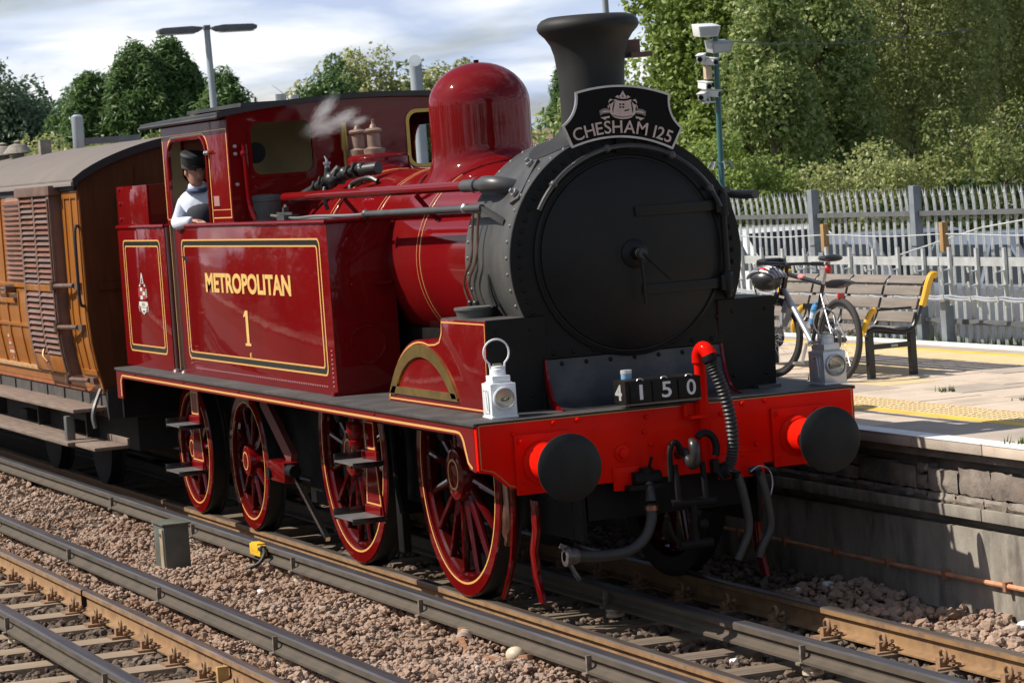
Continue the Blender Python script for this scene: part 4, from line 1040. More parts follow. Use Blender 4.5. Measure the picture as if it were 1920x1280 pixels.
lo = thing('steam_locomotive', 'maroon steam tank locomotive with black smokebox and red buffer beam', 'locomotive', (0, 0, 0))
XB0, XF = -10.02, -0.54
PLZ = 1.305
YT = 1.113
ring_n = 40
def ring_strip(bb, loop, w, wx=None):
    """flat band inside a closed (x, z) loop; returns inner loop"""
    n = len(loop); cx = sum(p[0] for p in loop) / n; cz = sum(p[1] for p in loop) / n
    return loop

# ---- running plate, valances, frames
B().box(XB0, XF + .043, -1.30, 1.30, PLZ - .022, PLZ).build('running_plate', plate_m, lo, bevel=.004)
def valance(s):
    y0, y1 = (-1.286, -1.266) if s < 0 else (1.266, 1.286)
    poly = [(XB0, 1.283), (XB0, 1.03), (XB0 + .16, 1.03), (XB0 + .16, 1.19)] + arc(XB0 + .26, 1.11 + .0, .10, 180, 90, 5)[1:]
    poly = [(XB0, 1.283), (XB0, 1.03), (XB0 + .20, 1.03), (XB0 + .20, 1.17)] + arc(XB0 + .26, 1.155, .06, 180, 90, 5)
    poly += [(-.85, 1.215)] + arc(-.85, 1.115, .10, 90, 20, 6, ry=.10)[1:] + [(-.70, 1.06), (-.66, 1.015), (-.56, 1.0), (XF + .001, 1.0), (XF + .001, 1.283)]
    v = B().prism(poly, 'y', y0, y1).build('valance', maroon, lo, smooth=25)
    ye = y0 - .002 if s < 0 else y1 + .002
    line = [(XB0 + .165, 1.05), (XB0 + .165, 1.19)] + arc(XB0 + .24, 1.185, .055, 180, 90, 4)[1:] + [(-6, 1.238), (-.87, 1.236)] + arc(-.83, 1.12, .115, 90, 18, 6)[1:] + [(-.67, 1.055), (-.60, 1.022)]
    bb = B(); up = []; dn = []
    for i, p in enumerate(line):
        a = Vector(line[max(i - 1, 0)]); c = Vector(line[min(i + 1, len(line) - 1)]); d = (c - a).normalized(); nrm = Vector((-d.y, d.x))
        up.append((p[0] + nrm.x * .016, ye, p[1] + nrm.y * .008)); dn.append((p[0] - nrm.x * .016, ye, p[1] - nrm.y * .008))
    bb.strip(up, dn, closed=False); bb.build('lining', line_y, v)
    rv = B()
    for x in np.arange(-9.3, -1, 1.7): rv.dome((x, y0 if s < 0 else y1, 1.262), (0, s, 0), .012, .008, 8, 3)
    rv.build('bolt', maroon, v)
valance(-1); valance(1)
for s in (-1, 1): B().box(-9.9, XF, s * .60 - .014, s * .60 + .014, .50, 1.28).build('main_frame', frame_m, lo)
B().box(-9.9, -.6, -.55, .55, .62, 1.28).build('underside_filler', frame_m, lo)  # solid filler, added to keep the space between the frames dark
B().box(-6.6, -5.0, -.56, .56, .28, .7).build('ashpan', frame_m, lo)  # ashpan block, put in to darken the space below as well
B().box(XB0, XB0 + .04, -1.25, 1.25, .85, 1.28).build('rear_buffer_beam', frame_m, lo)
for s in (-1, 1): B().cyl((XB0, s * .87, 1.03), (XB0 - .28, s * .87, 1.03), .09, 14).cyl((XB0 - .28, s * .87, 1.03), (XB0 - .32, s * .87, 1.03), .2, 28).build('rear_buffer', frame_m, lo)

# ---- front buffer beam
half = [(0, 1.300), (1.284, 1.300), (1.284, 1.012)] + [(1.275, 1.0), (1.20, .985), (1.15, .945), (1.10, .895), (1.04, .876)] + [(.62, .876), (.62, .855), (0, .855)]
bpoly = half + [(-y, z) for y, z in reversed(half[1:-1])]
bm_ = B().prism(bpoly, 'x', XF, XF + .043).build('buffer_beam', red, lo, smooth=20, bevel=.003)
bx_ = XF + .0445
ll = B()
def lined(pts, w, y_of=lambda p: p):
    pts = [Vector(p) for p in pts]; up = []; dn = []
    for i, p in enumerate(pts):
        d = (pts[min(i + 1, len(pts) - 1)] - pts[max(i - 1, 0)]).normalized(); n_ = Vector((-d.y, d.x))
        up.append((bx_, p.x + n_.x * w, p.y + n_.y * w)); dn.append((bx_, p.x - n_.x * w, p.y - n_.y * w))
    ll.strip(up, dn, closed=False)
for s in (-1, 1):
    lined([(0, 1.288), (s * 1.268, 1.288)], .0035); lined([(s * 1.268, 1.288), (s * 1.268, 1.02), (s * 1.19, 1.0), (s * 1.14, .955), (s * 1.09, .905), (s * 1.03, .89), (s * .98, .889)], .0035)
ll.build('lining', mat('line_dull', (.42, .19, .05), .45, coat=.3), bm_)
for y, z in ((-.78, 1.262), (-.62, 1.266), (.50, 1.262), (.66, 1.266), (-.30, 1.08), (-.16, 1.24), (.42, 1.10), (-.14, 1.07), (-1.05, 1.22), (.58, 1.0), (.47, 0.94), (-.18, 1.15), (.35, 1.21)):
    B().lathe([(.017, 0), (.017, .009), (.012, .016), (0, .017)], (bx_, y, z), (1, 0, 0), 6).build('bolt', red, bm_)
B().lathe([(.055, 0), (.052, .012), (.034, .016), (.030, .045), (.018, .05), (0, .05)], (bx_, -.335, 1.03), (1, 0, 0), 16).build('coupling_boss', red, bm_)
B().box(bx_, bx_ + .012, -.41, -.20, .80, .945).build('pipe_bracket', red, bm_, bevel=.003)
B().box(bx_, bx_ + .012, .30, .62, .80, .955).build('pipe_bracket', red, bm_, bevel=.003)
B().box(bx_ - .02, bx_ + .012, .085, .20, 1.215, 1.30).box(bx_ + .012, bx_ + .04, .085, .105, 1.21, 1.295).box(bx_ + .012, bx_ + .04, .165, .19, 1.21, 1.295).build('lamp_iron', red, bm_)
# buffers
for s in (-1, 1):
    bf = thing('buffer', None, None); bf.parent = lo
    yb = s * .87; zb = 1.026
    bfl = B().box(bx_, bx_ + .022, yb - .18, yb + .18, zb - .185, zb + .185).build('flange', red, bf, bevel=.004)
    B().lathe([(.135, .02), (.135, .04), (.118, .06), (.104, .28), (.116, .285), (.116, .31), (.07, .312), (.058, .312), (.058, .43)], (bx_, yb, zb), (1, 0, 0), 32).build('stock', red, bf)
    B().lathe([(.058, 0), (.20, .012), (.206, .022), (.206, .034), (.196, .042), (.12, .054), (0, .058)], (-.062, yb, zb), (1, 0, 0), 56).build('head', mat('buffer_head', (0.018, 0.018, 0.017), .42, var=.3, vscale=5, bump=.1, bscale=70, wear=(.035, .032, .029), wscale=3, spec=.2), bf)
    for a in (-1, 1):
        for c in (-1, 1): B().lathe([(.026, 0), (.026, .012), (.014, .014), (.012, .028), (0, .028)], (bx_ + .02, yb + a * .14, zb + c * .145), (1, 0, 0), 6).build('bolt', red, bf)

# ---- wheels
def wheel(xc, rr, yface, s, spokes, name, crank=True):
    """s = -1 camera side. everything turns about the y axis"""
    w = thing(name, None, None, (xc, s * yface, rr)); w.parent = lo
    o = (0, 0, 0); d = (0, s, 0)
    # y' measured outwards from the face
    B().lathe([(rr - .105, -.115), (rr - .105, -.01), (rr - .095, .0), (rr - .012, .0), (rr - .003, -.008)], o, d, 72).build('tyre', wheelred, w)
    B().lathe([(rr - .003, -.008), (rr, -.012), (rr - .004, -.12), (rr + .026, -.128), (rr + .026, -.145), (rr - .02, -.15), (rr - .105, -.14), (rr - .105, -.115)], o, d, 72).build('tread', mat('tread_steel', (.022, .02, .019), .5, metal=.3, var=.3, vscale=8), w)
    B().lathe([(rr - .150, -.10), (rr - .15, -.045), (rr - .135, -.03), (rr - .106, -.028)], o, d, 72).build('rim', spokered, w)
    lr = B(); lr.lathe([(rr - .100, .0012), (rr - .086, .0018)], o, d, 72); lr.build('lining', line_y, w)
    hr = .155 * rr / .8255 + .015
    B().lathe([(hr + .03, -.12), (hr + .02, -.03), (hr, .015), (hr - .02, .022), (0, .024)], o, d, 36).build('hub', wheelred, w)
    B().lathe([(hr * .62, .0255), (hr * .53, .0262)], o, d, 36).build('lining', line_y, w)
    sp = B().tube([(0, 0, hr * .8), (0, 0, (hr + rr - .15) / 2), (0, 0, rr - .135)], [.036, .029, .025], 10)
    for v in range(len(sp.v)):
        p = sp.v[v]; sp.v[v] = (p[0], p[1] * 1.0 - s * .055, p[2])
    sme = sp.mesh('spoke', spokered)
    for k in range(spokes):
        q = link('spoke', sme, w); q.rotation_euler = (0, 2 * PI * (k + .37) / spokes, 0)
    if crank:
        B().box(-.11, .11, min(s * -.09, s * -.02), max(s * -.09, s * -.02), .08, .42).build('crank', wheelred, w, bevel=.03)
        # balance weight across the lower spokes
        a = arc(0, 0, rr - .14, 200, 340, 16); c = [(x, z) for x, z in arc(0, 0, rr - .14, 340, 200, 16)]
        pts = arc(0, 0, rr - .14, 205, 335, 16) 
    return w
XW1, XW2, XG1, XG2 = -2.27, -4.60, -7.49, -9.24
RW, RG = .8255, .578
for s in (-1, 1):
    wheel(XW1, RW, .815, s, 16, 'driving_wheel'); wheel(XW2, RW, .815, s, 16, 'driving_wheel')
    wheel(XG1, RG, .815, s, 10, 'bogie_wheel', False); wheel(XG2, RG, .815, s, 10, 'bogie_wheel', False)
for xw, rw in ((XW1, RW), (XW2, RW), (XG1, RG), (XG2, RG)): B().cyl((xw, -.72, rw), (xw, .72, rw), .085, 16).build('axle', frame_m, lo)
for s in (-1, 1):
    B().box(XW2, XW1, s * .86 - .02, s * .86 + .02, RW + .27, RW + .37).cyl((XW1, s * .88 - .03, RW + .32), (XW1, s * .88 + .03, RW + .32), .09, 18).cyl((XW2, s * .88 - .03, RW + .32), (XW2, s * .88 + .03, RW + .32), .09, 18).build('coupling_rod', frame_m, lo, bevel=.004)
    # bogie frame
    B().box(-9.9, -6.85, s * .60 - .02, s * .60 + .02, .42, .80).build('bogie_frame', frame_m, lo)
# brake gear, rods and the polished bar seen between the wheels
B().beam((-6.10, -.86, .62), (-5.22, -.86, .13), .035, .035).build('polished_bar', bright, lo)
B().beam((-6.95, -.80, 1.12), (-6.20, -.80, .66), .05, .13).build('brace', mat('faded_red', (.16, .035, .03), .5, var=.2), lo)
B().box(-6.55, -6.05, -.93, -.80, .50, .66).build('brake_bracket', wheelred, lo, bevel=.015)
B().cyl((-6.05, -.88, .60), (-5.90, -.88, .60), .05, 12).build('brake_pin', frame_m, lo); B().cyl((-6.45, -.95, .56), (-6.45, -.79, .56), .045, 12).build('brake_pin', frame_m, lo)
B().tube(smooth_path([(-1.30, -.80, 1.10), (-1.24, -.80, .75), (-1.36, -.79, .35), (-1.62, -.77, .06)], 6), .022, 8).build('sand_pipe', wheelred, lo)
B().tube(smooth_path([(-1.42, -.78, .95), (-1.40, -.78, .62), (-1.46, -.78, .42)], 4), [.03] * 4 + [.045] * 3 + [.025] * 2, 10).build('injector_drain', copper, lo)
B().box(-3.62, -3.50, -.82, -.76, .18, 1.0).build('brake_hanger', frame_m, lo, bevel=.01)
B().tube(smooth_path([(-3.45, -.86, 1.1), (-3.42, -.86, .7), (-3.36, -.85, .48)], 4), .025, 8).build('drain_pipe', frame_m, lo)
# guard iron
for s in (-1, 1):
    gi = B(); P_ = [(-.93, .75), (-.93, .56), (-1.0, .42), (-.98, .26), (-.90, .10)]
    vs = []
    for x, z in P_:
        for dx_, dy_ in ((-.045, -.014), (.045, -.014), (.045, .014), (-.045, .014)): vs.append((x + dx_ * (1 if z > .2 else .8), s * .775 + dy_, z))
    gi.add(vs, [(i * 4 + k, i * 4 + (k + 1) % 4, i * 4 + 4 + (k + 1) % 4, i * 4 + 4 + k) for i in range(4) for k in range(4)] + [(0, 1, 2, 3), (16, 17, 18, 19)])
    gi.build('guard_iron', wheelred, lo, bevel=.003)

# ---- steps
def steps(xc, z_top):
    st = thing('footstep', None, None); st.parent = lo
    for s in (-1, 1):
        y = s * 1.06
        pl = B().prism([(xc - .13, 1.283), (xc + .13, 1.283), (xc + .13, 1.0), (xc + .13, .9), (xc + .15, .7), (xc + .20, .50), (xc - .20, .50), (xc - .15, .7), (xc - .13, .9), (xc - .13, 1.0)], 'y', min(y, y + s * .014), max(y, y + s * .014)).build('step_plate', maroon, st)
        for z0, z1, w0, w1 in ((.565, .845, .165, .115), (.955, 1.15, .105, .108)):
            ye = y + s * .0155; t_ = .012; tx = .018
            o_ = [(xc - w0, z0), (xc + w0, z0), (xc + w1, z1), (xc - w1, z1)]; i_ = [(xc - w0 + tx, z0 + t_), (xc + w0 - tx, z0 + t_), (xc + w1 - tx, z1 - t_), (xc - w1 + tx, z1 - t_)]
            B().strip([(x, ye, z) for x, z in o_], [(x, ye, z) for x, z in i_]).build('lining', line_y, pl)
        for z, d_ in ((.50, .25), (.885, .22)):
            ya, yb_ = sorted((y, y + s * d_)); tr_ = B().box(xc - .20, xc + .22, ya, yb_, z - .012, z).build('tread', mat('step_iron_m', (.19, .175, .17), .45, metal=.4, var=.2, vscale=12), st)
            B().box(xc - .215, xc - .20, ya, yb_, z - .03, z + .045).build('tread_lip', black, tr_, bevel=.003); B().box(xc + .22, xc + .235, ya, yb_, z - .035, z + .004).build('tread_nosing', black, tr_, bevel=.003)
            B().box(xc - .17, xc + .17, min(y, y + s * .03), max(y, y + s * .03), z, z + .06).build('tread_back', maroon, tr_, bevel=.006)
steps(-3.32, 1.28); steps(-8.12, 1.28)
B().lathe([(.03, 0), (.045, .02), (.045, .05), (.028, .06), (.04, .09), (.055, .11), (.055, .17), (.035, .19), (.03, .24), (.042, .25), (.03, .27), (0, .28)], (-3.45, -1.14, .96), (0, 0, 1), 16).build('drain_valve', maroon, lo)

# ---- side tanks, bunker
def side_box(name, x0, x1, s, yin=.62, z1=2.555):
    ya, yb_ = sorted((s * yin, s * YT))
    o = B().box(x0, x1, ya, yb_, PLZ, z1 - .012).build(name, maroon, lo, bevel=.006)
    y = s * YT
    B().tube([(x0 - .01, y - s * .004, z1 - .005), (x1 + .01, y - s * .004, z1 - .005)], .020, 8).tube([(x1 + .004, s * yin, z1 - .005), (x1 + .004, y, z1 - .005)], .018, 8).build('beading', maroon, o)
    B().box(x0 + .02, x1 - .02, ya + .02, yb_ - .02, z1 - .013, z1 - .004).build('tank_top', plate_m, o)
    if s < 0: lining_panel(o, x0, x1, s)
    return o
def lining_panel(o, x0, x1, s, dx0=.19, dx1=.18):
    y = s * (YT + .0015); y2 = s * (YT + .003)
    bb = B()
    def loop(a, b_, c, d_, r): return rrect(a, b_, c, d_, r, 5)
    X0, X1 = x0 + dx0, x1 - dx1
    def band(L1, L2, yy, k): bb.k = k; bb.strip([(x, yy, z) for x, z in L1], [(x, yy, z) for x, z in L2])
    vw = .075
    band(loop(X0, X1, 1.448, 2.430, .06), loop(X0 + vw, X1 - vw, 1.500, 2.378, .03), y, 1)
    band(loop(X0 - .008, X1 + .008, 1.440, 2.436, .065), loop(X0 + .014, X1 - .014, 1.453, 2.423, .055), y2, 0)
    band(loop(X0 + vw - .014, X1 - vw + .014, 1.493, 2.385, .035), loop(X0 + vw + .008, X1 - vw - .008, 1.505, 2.373, .03), y2, 0)
    # the upright sides are maroon between two thin lines
    bb.k = 2
    for xa in (X0 + .016, X1 - vw + .016):
        bb.add([(xa, s * (YT + .0022), 1.52), (xa + vw - .032, s * (YT + .0022), 1.52), (xa + vw - .032, s * (YT + .0022), 2.36), (xa, s * (YT + .0022), 2.36)], [(0, 1, 2, 3)])
    bb.build('lining', [line_y, line_k, maroon], o, smooth=5)
tank = side_box('side_tank', -8.18, -3.86, -1); side_box('side_tank', -8.18, -3.86, 1)
bk_ = side_box('bunker', -10.28, -8.56, -1); side_box('bunker', -10.28, -8.56, 1)
B().box(-10.28, -10.0, -.62, .62, PLZ, 2.55).build('bunker_back', maroon, lo)
lt = B()
text_on(lt, 'METROPOLITAN', (-7.29, -YT - .003, 2.004), (1, 0, 0), (0, 0, 1), 2.45, .160, .034, .0025)
lt.build('lettering', gold, tank)
lt = B(); lt.box(-6.155, -6.085, -YT - .005, -YT - .001, 1.60, 1.875); lt.prism([(-6.155, 1.875), (-6.155, 1.835), (-6.21, 1.82), (-6.21, 1.832)], 'y', -YT - .005, -YT - .001); lt.box(-6.20, -6.04, -YT - .0055, -YT - .0012, 1.598, 1.618); lt.build('number', gold, tank)
lt = B(); text_on(lt, 'E', (-6.10, -YT - .003, 1.510), (1, 0, 0), (0, 0, 1), .05, .034, .01, .002); lt.build('class_letter', gold, tank)
rv = B()
for i in range(64): rv.dome((-7.78 + i * .0585, -YT, 1.362), (0, -1, 0), .011, .009, 6, 2)
for i in range(9): rv.dome((-3.93, -YT, 1.37 + i * .032), (0, -1, 0), .011, .009, 6, 2)
for i in range(5): rv.dome((-7.93, -YT, 1.40 + i * .033), (0, -1, 0), .011, .009, 6, 2)
tag(rv.build('rivets', mat('rivet_maroon', (.42, .16, .16), .3, coat=1), tank), kind='stuff')
B().lathe([(.14, 0), (.14, .012), (.125, .014), (.12, .006), (0, .006)], (-3.857, -.86, 1.66), (1, 0, 0), 32).build('washout_ring', maroon, tank)
B().box(-3.86, -3.80, -.80, -.66, 2.08, 2.10).build('tank_step', maroon, tank)
B().box(-3.90, -3.84, -1.15, -1.10, PLZ, PLZ + .03).build('foot_bracket', maroon, tank, bevel=.006)
# bunker crest: crown, shield, ribbon and supporters as flat transfers
cs = B(); yq = -YT - .0025; cx = -9.49
def fl(k, pts, dy=0.0): cs.k = k; cs.add([(cx + x, yq - dy, z) for x, z in pts], [tuple(range(len(pts)))])
fl(0, [(-.06, 2.05), (.06, 2.05), (.035, 2.10), (.01, 2.145), (-.01, 2.145), (-.035, 2.10)]); fl(2, [(-.03, 2.055), (.03, 2.055), (.0, 2.11)], .001)
fl(0, [(-.12, 2.02), (-.05, 2.03), (-.09, 2.05)]); fl(0, [(.05, 2.03), (.12, 2.02), (.09, 2.05)])
for i in range(2):
    for j in range(3): fl(1 if (i + j) % 2 else 0, [(-.09 + i * .09, 1.91 + j * .036), (i * .09 - .005, 1.91 + j * .036), (i * .09 - .005, 1.943 + j * .036), (-.09 + i * .09, 1.943 + j * .036)])
fl(1, [(-.16, 1.93), (-.10, 1.92), (-.10, 2.0), (-.15, 2.01)]); fl(3, [(.10, 1.92), (.16, 1.93), (.15, 2.01), (.10, 2.0)])
fl(0, [(-.15, 1.89), (.15, 1.89), (.17, 1.86), (.10, 1.84), (-.10, 1.84), (-.17, 1.86)]); fl(3, [(-.06, 1.852), (.06, 1.852), (.05, 1.88), (-.05, 1.88)], .001)
fl(0, [(-.11, 1.835), (.11, 1.835), (.08, 1.80), (.0, 1.775), (-.08, 1.80)]); fl(2, [(-.05, 1.81), (.05, 1.81), (.0, 1.79)], .001)
fl(3, [(-.19, 1.85), (-.15, 1.85), (-.13, 1.80), (-.16, 1.80)]); fl(3, [(.15, 1.85), (.19, 1.85), (.16, 1.80), (.13, 1.80)])
cs.build('crest', [mat('crest_white', (.72, .70, .64), .4, coat=.4), mat('crest_scarlet', (.45, .04, .05), .4, coat=.4), line_k, mat('crest_grey', (.38, .34, .28), .4, coat=.4)], bk_)
# raised coal plates of the bunker
bu = B().box(-10.26, -9.12, -1.10, 1.10, 2.556, 2.915).build('coal_plate', maroon, lo, bevel=.004)
for z in (2.62, 2.76, 2.89): B().dome((-10.14, -1.10, z), (0, -1, 0), .022, .014, 8, 3).build('rivet', maroon, bu)
# cab doorway between bunker and tank
dw = B().box(-8.555, -8.185, -1.03, -1.0, PLZ, 2.55).build('cab_door', maroon, lo)
for x in (-8.50, -8.22): B().tube([(x, -1.10, 1.33), (x, -1.10, 2.54)], .017, 10).lathe([(.05, 0), (.04, .02), (.02, .03)], (x, -1.10, 1.306), (0, 0, 1), 12).build('door_pillar', mat('pillar_steel', (.20, .13, .13), .3, metal=.7), lo)

# ---- cab
def arch_poly(x0, x1, z0, z1, r, n=7):
    return [(x0, z0)] + arc(x0 + r * 1.15, z1 - r, r * 1.15, 180, 90, n, ry=r) + arc(x1 - r * 1.15, z1 - r, r * 1.15, 90, 0, n, ry=r) + [(x1, z0)]
cab = thing('cab', None, None); cab.parent = lo
CX0, CX1, CXF = -8.45, -6.345, -6.37
for s in (-1, 1):
    inner = arch_poly(-8.24, -6.99, 2.556, 3.262, .17)
    outer = [(CX0, 2.556), (CX0, 3.405), (CX1, 3.405), (CX1, 2.556)]
    ya, yb_ = sorted((s * 1.10, s * 1.085))
    sd_ = B().prism(outer[:1] + outer[1:] + inner[::-1], 'y', ya, yb_).build('cab_side', maroon, cab, smooth=15)
    if s < 0:
        yl = -1.1022; bb = B()
        lp = [(p[0] - .035 * (1 if p[0] < -7.6 else -1), p[1] + (.022 if p[1] > 3.0 else 0)) for p in inner]; lq = [(p[0] - .055 * (1 if p[0] < -7.6 else -1), p[1] + (.034 if p[1] > 3.0 else 0)) for p in inner]
        bb.strip([(x, yl, z) for x, z in lp[2:]], [(x, yl, z) for x, z in lq[2:]], closed=False)
        for (xa, za, xb_, zb_) in ((-6.39, 2.60, -6.372, 3.30), (-8.435, 2.60, -8.417, 3.30), (-6.95, 2.60, -6.39, 2.609), (-8.435, 2.60, -8.29, 2.609), (-8.435, 3.30, -6.372, 3.309), (-6.95, 2.665, -6.39, 2.671)):
            bb.add([(xa, yl, za), (xb_, yl, za), (xb_, yl, zb_), (xa, yl, zb_)], [(0, 1, 2, 3)])
        bb.build('lining', line_y, sd_)
        eb = B(); lo_ = [(p[0], -1.108, p[1]) for p in inner]; eb.tube(lo_, .014, 6).build('opening_bead', maroon, sd_)
        B().box(-6.86, -6.70, -1.108, -1.10, 2.70, 2.78).build('cab_side_plate', mat('pale_plate', (.45, .22, .20), .3, coat=.5), sd_)
        for x_, z_ in ((-6.95, 3.13), (-6.88, 3.13)): B().ball((x_, -1.125, z_), .02, 8).build('knob', steel, sd_)
def roof_z(y): return 3.405 + .085 * (1 - (y / 1.19) ** 2)
ry_ = [-1.1 + 2.2 * i / 24 for i in range(25)]
def end_plate(x, thick, m, name, zlow, wins=True, m_in=None):
    """cab end with two round cornered windows cut through it, put together from pieces"""
    bb = B(); ww = (.41, .91); wz = (2.925, 3.335)
    pieces = []
    if wins:
        for y0, y1 in ((-1.085, -ww[1]), (-ww[0], ww[0]), (ww[1], 1.085)):
            n_ = 8; pieces.append([(y0, zlow), (y1, zlow)] + [(y1 + (y0 - y1) * i / n_, roof_z(y1 + (y0 - y1) * i / n_)) for i in range(n_ + 1)])
        for s in (-1, 1):
            a, c = sorted((s * ww[0], s * ww[1])); pieces.append([(a, zlow), (c, zlow), (c, wz[0]), (a, wz[0])])
            pieces.append([(a, wz[1]), (c, wz[1])] + [(c + (a - c) * i / 4, roof_z(c + (a - c) * i / 4)) for i in range(5)])
            r = .07
            for cy, cz, a0 in ((a, wz[0], 180), (c, wz[0], 270), (c, wz[1], 0), (a, wz[1], 90)):
                sy_ = 1 if cy == a else -1; sz_ = 1 if cz == wz[0] else -1
                q = arc(cy + sy_ * r, cz + sz_ * r, r, a0, a0 + 90, 5); pieces.append([(cy, cz)] + q)
    for p in pieces: bb.prism(p, 'x', x, x + thick)
    pl = bb.build(name, m, cab, smooth=15)
    if wins:
        for s in (-1, 1):
            a, c = sorted((s * ww[0], s * ww[1])); lp = rrect(a, c, wz[0], wz[1], .07, 5); lq = rrect(a - .028, c + .028, wz[0] - .028, wz[1] + .028, .09, 5)
            xo = x + thick
            f_ = B().strip([(xo + .012, y, z) for y, z in lp], [(xo + .012, y, z) for y, z in lq]).strip([(xo + .012, y, z) for y, z in lq], [(xo, y, z) for y, z in lq]).strip([(xo + .012, y, z) for y, z in lp], [(xo - thick, y, z) for y, z in lp]).build('window_rim', brass if name == 'cab_front' and s > 0 else maroon, pl)
    return pl
end_plate(CXF, .02, maroon, 'cab_front', 2.0)
end_plate(CX0 - .012, .012, cream, 'cab_back', 1.32)
cr_ = B().prism([(y * 1.085, roof_z(y * 1.085) + .022) for y in ry_] + [(y * 1.085, roof_z(y * 1.085) - .006) for y in reversed(ry_)], 'x', -8.80, -6.26).build('cab_roof', mat('cab_roof_black', (.032, .030, .030), .55, var=.25, vscale=3, wear=(.075, .065, .06), wscale=2), cab, smooth=40, bevel=.003)
B().prism([(y * 1.093, roof_z(y * 1.093) + .03) for y in ry_] + [(y * 1.093, roof_z(y * 1.093) - .012) for y in reversed(ry_)], 'x', -6.26, -6.235).build('roof_lip', MATS['cab_roof_black'], cr_, smooth=40)
B().box(-8.3, -6.6, -.9, -.3, 3.474, 3.505).build('roof_batten', MATS['cab_roof_black'], cr_)
B().tube([(-8.80, -1.192, 3.395), (-6.26, -1.192, 3.395)], .016, 6).build('gutter_strip', MATS['cab_roof_black'], cr_)
B().cyl((-6.75, -.52, 3.46), (-6.75, -.52, 3.56), .045, 10).cyl((-6.75, -.40, 3.46), (-6.75, -.40, 3.545), .03, 10).build('roof_fitting', steel, cr_)
B().box(-8.44, -6.4, -1.08, 1.08, 1.31, 1.345).build('cab_floor', frame_m, cab)
B().box(CXF - .03, CXF - .005, -1.08, -.66, 1.345, 2.9).box(CXF - .03, CXF - .005, .66, 1.08, 1.345, 2.9).build('cab_front_lining', frame_m, cab)
# things inside the cab that show through the openings
B().lathe([(.665, -.02), (.665, 0), (.58, .03), (0, .04)], (CXF - .03, 0, 2.2), (-1, 0, 0), 40).build('boiler_backhead', frame_m, cab)
B().tube([(-7.9, -.52, 2.3), (-7.9, -.52, 3.32)], .04, 12).build('brake_column', mat('column_green', (.13, .115, .07), .5), cab)
B().lathe([(.0, 0), (.08, .01), (.085, .03), (.0, .035)], (-6.45, -.86, 3.10), (1, 0, 0), 20).build('pressure_gauge', frame_m, cab)
# maroon hand rail pipe on the cab front
B().tube(smooth_path([(-6.27, -.99, 3.17), (-6.27, -.985, 2.95), (-6.27, -.98, 2.76), (-6.26, -.97, 2.66), (-6.23, -.95, 2.575)], 5), .022, 10).ball((-6.28, -.99, 3.10), .034, 10).build('ejector_pipe', maroon, cab)
for z in (3.16, 2.86, 3.1): B().cyl((-6.35, -1.05, z), (-6.32, -1.05, z), .014, 8).build('bolt', steel, cab)

# ---- boiler
BZ, BR = 2.225, .665
def bsurf(y, r=BR): return BZ + math.sqrt(max(0, r * r - y * y))
bo = B().lathe([(BR, 0), (BR, 4.60)], (-6.38, 0, BZ), (1, 0, 0), 72).build('boiler', maroon, lo, smooth=60)
for xb in (-2.06, -3.18, -4.32, -5.46):
    B().lathe([(BR, -.030), (BR + .005, -.028), (BR + .005, .028), (BR, .030)], (xb, 0, BZ), (1, 0, 0), 72).build('boiler_band', maroon, bo, smooth=60)
    for o_ in (-.034, .034): B().lathe([(BR + .003, -.005), (BR + .0062, 0), (BR + .003, .005)], (xb + o_, 0, BZ), (1, 0, 0), 72).build('lining', mat('line_boiler', (.50, .22, .07), .4, coat=.3), bo, smooth=80)
B().box(-6.3, -1.85, -.52, .52, 1.31, 1.75).build('firebox_side', frame_m, lo)
# dome
def flared(name, xc, r0, zt, r1, prof_top, m, parent, n=48, sx=1.0):
    """lathe body whose skirt sweeps out on to the curve of the boiler"""
    bb = B(); rows = []
    K = 10
    for i in range(K + 1):
        t = i / K; r = r0 + (r1 - r0) * (1 - math.cos(t * PI / 2)) ** 1.1
        row = []
        for k in range(n):
            a = 2 * PI * k / n; x = xc + r * sx * math.cos(a); y = r * math.sin(a)
            zb_ = bsurf(y) - .004
            row.append((x, y, zt + (zb_ - zt) * math.sin(t * PI / 2) ** .75))
        rows.append(row)
    top = []
    for r, z in prof_top: top.append([(xc + max(r, .001) * sx * math.cos(2 * PI * k / n), max(r, .001) * math.sin(2 * PI * k / n), z) for k in range(n)])
    rows = top + rows; vs = [p for row in rows for p in row]
    fs = [(i * n + k, i * n + (k + 1) % n, (i + 1) * n + (k + 1) % n, (i + 1) * n + k) for i in range(len(rows) - 1) for k in range(n)]
    return bb.add(vs, fs).build(name, m, parent, smooth=70)
DX, DR = -3.55, .362
dm = flared('steam_dome', DX, DR, 3.02, .52, [(DR * math.sin(R(a)), 3.305 + .30 * math.cos(R(a))) for a in (1, 8, 16, 24, 32, 40, 48, 56, 64, 72, 80, 87)] + [(DR, 3.30), (DR, 3.16)], maroon, lo, 64)
B().cyl((DX, 0, 3.60), (DX, 0, 3.622), .02, 8).build('dome_stud', frame_m, dm)
B().tube([(DX + .50 * math.cos(a), .50 * math.sin(a), bsurf(.50 * math.sin(a)) + .006) for a in np.linspace(0, 2 * PI, 48, endpoint=False)], .012, 6, closed=True).build('dome_seam', maroon, dm)
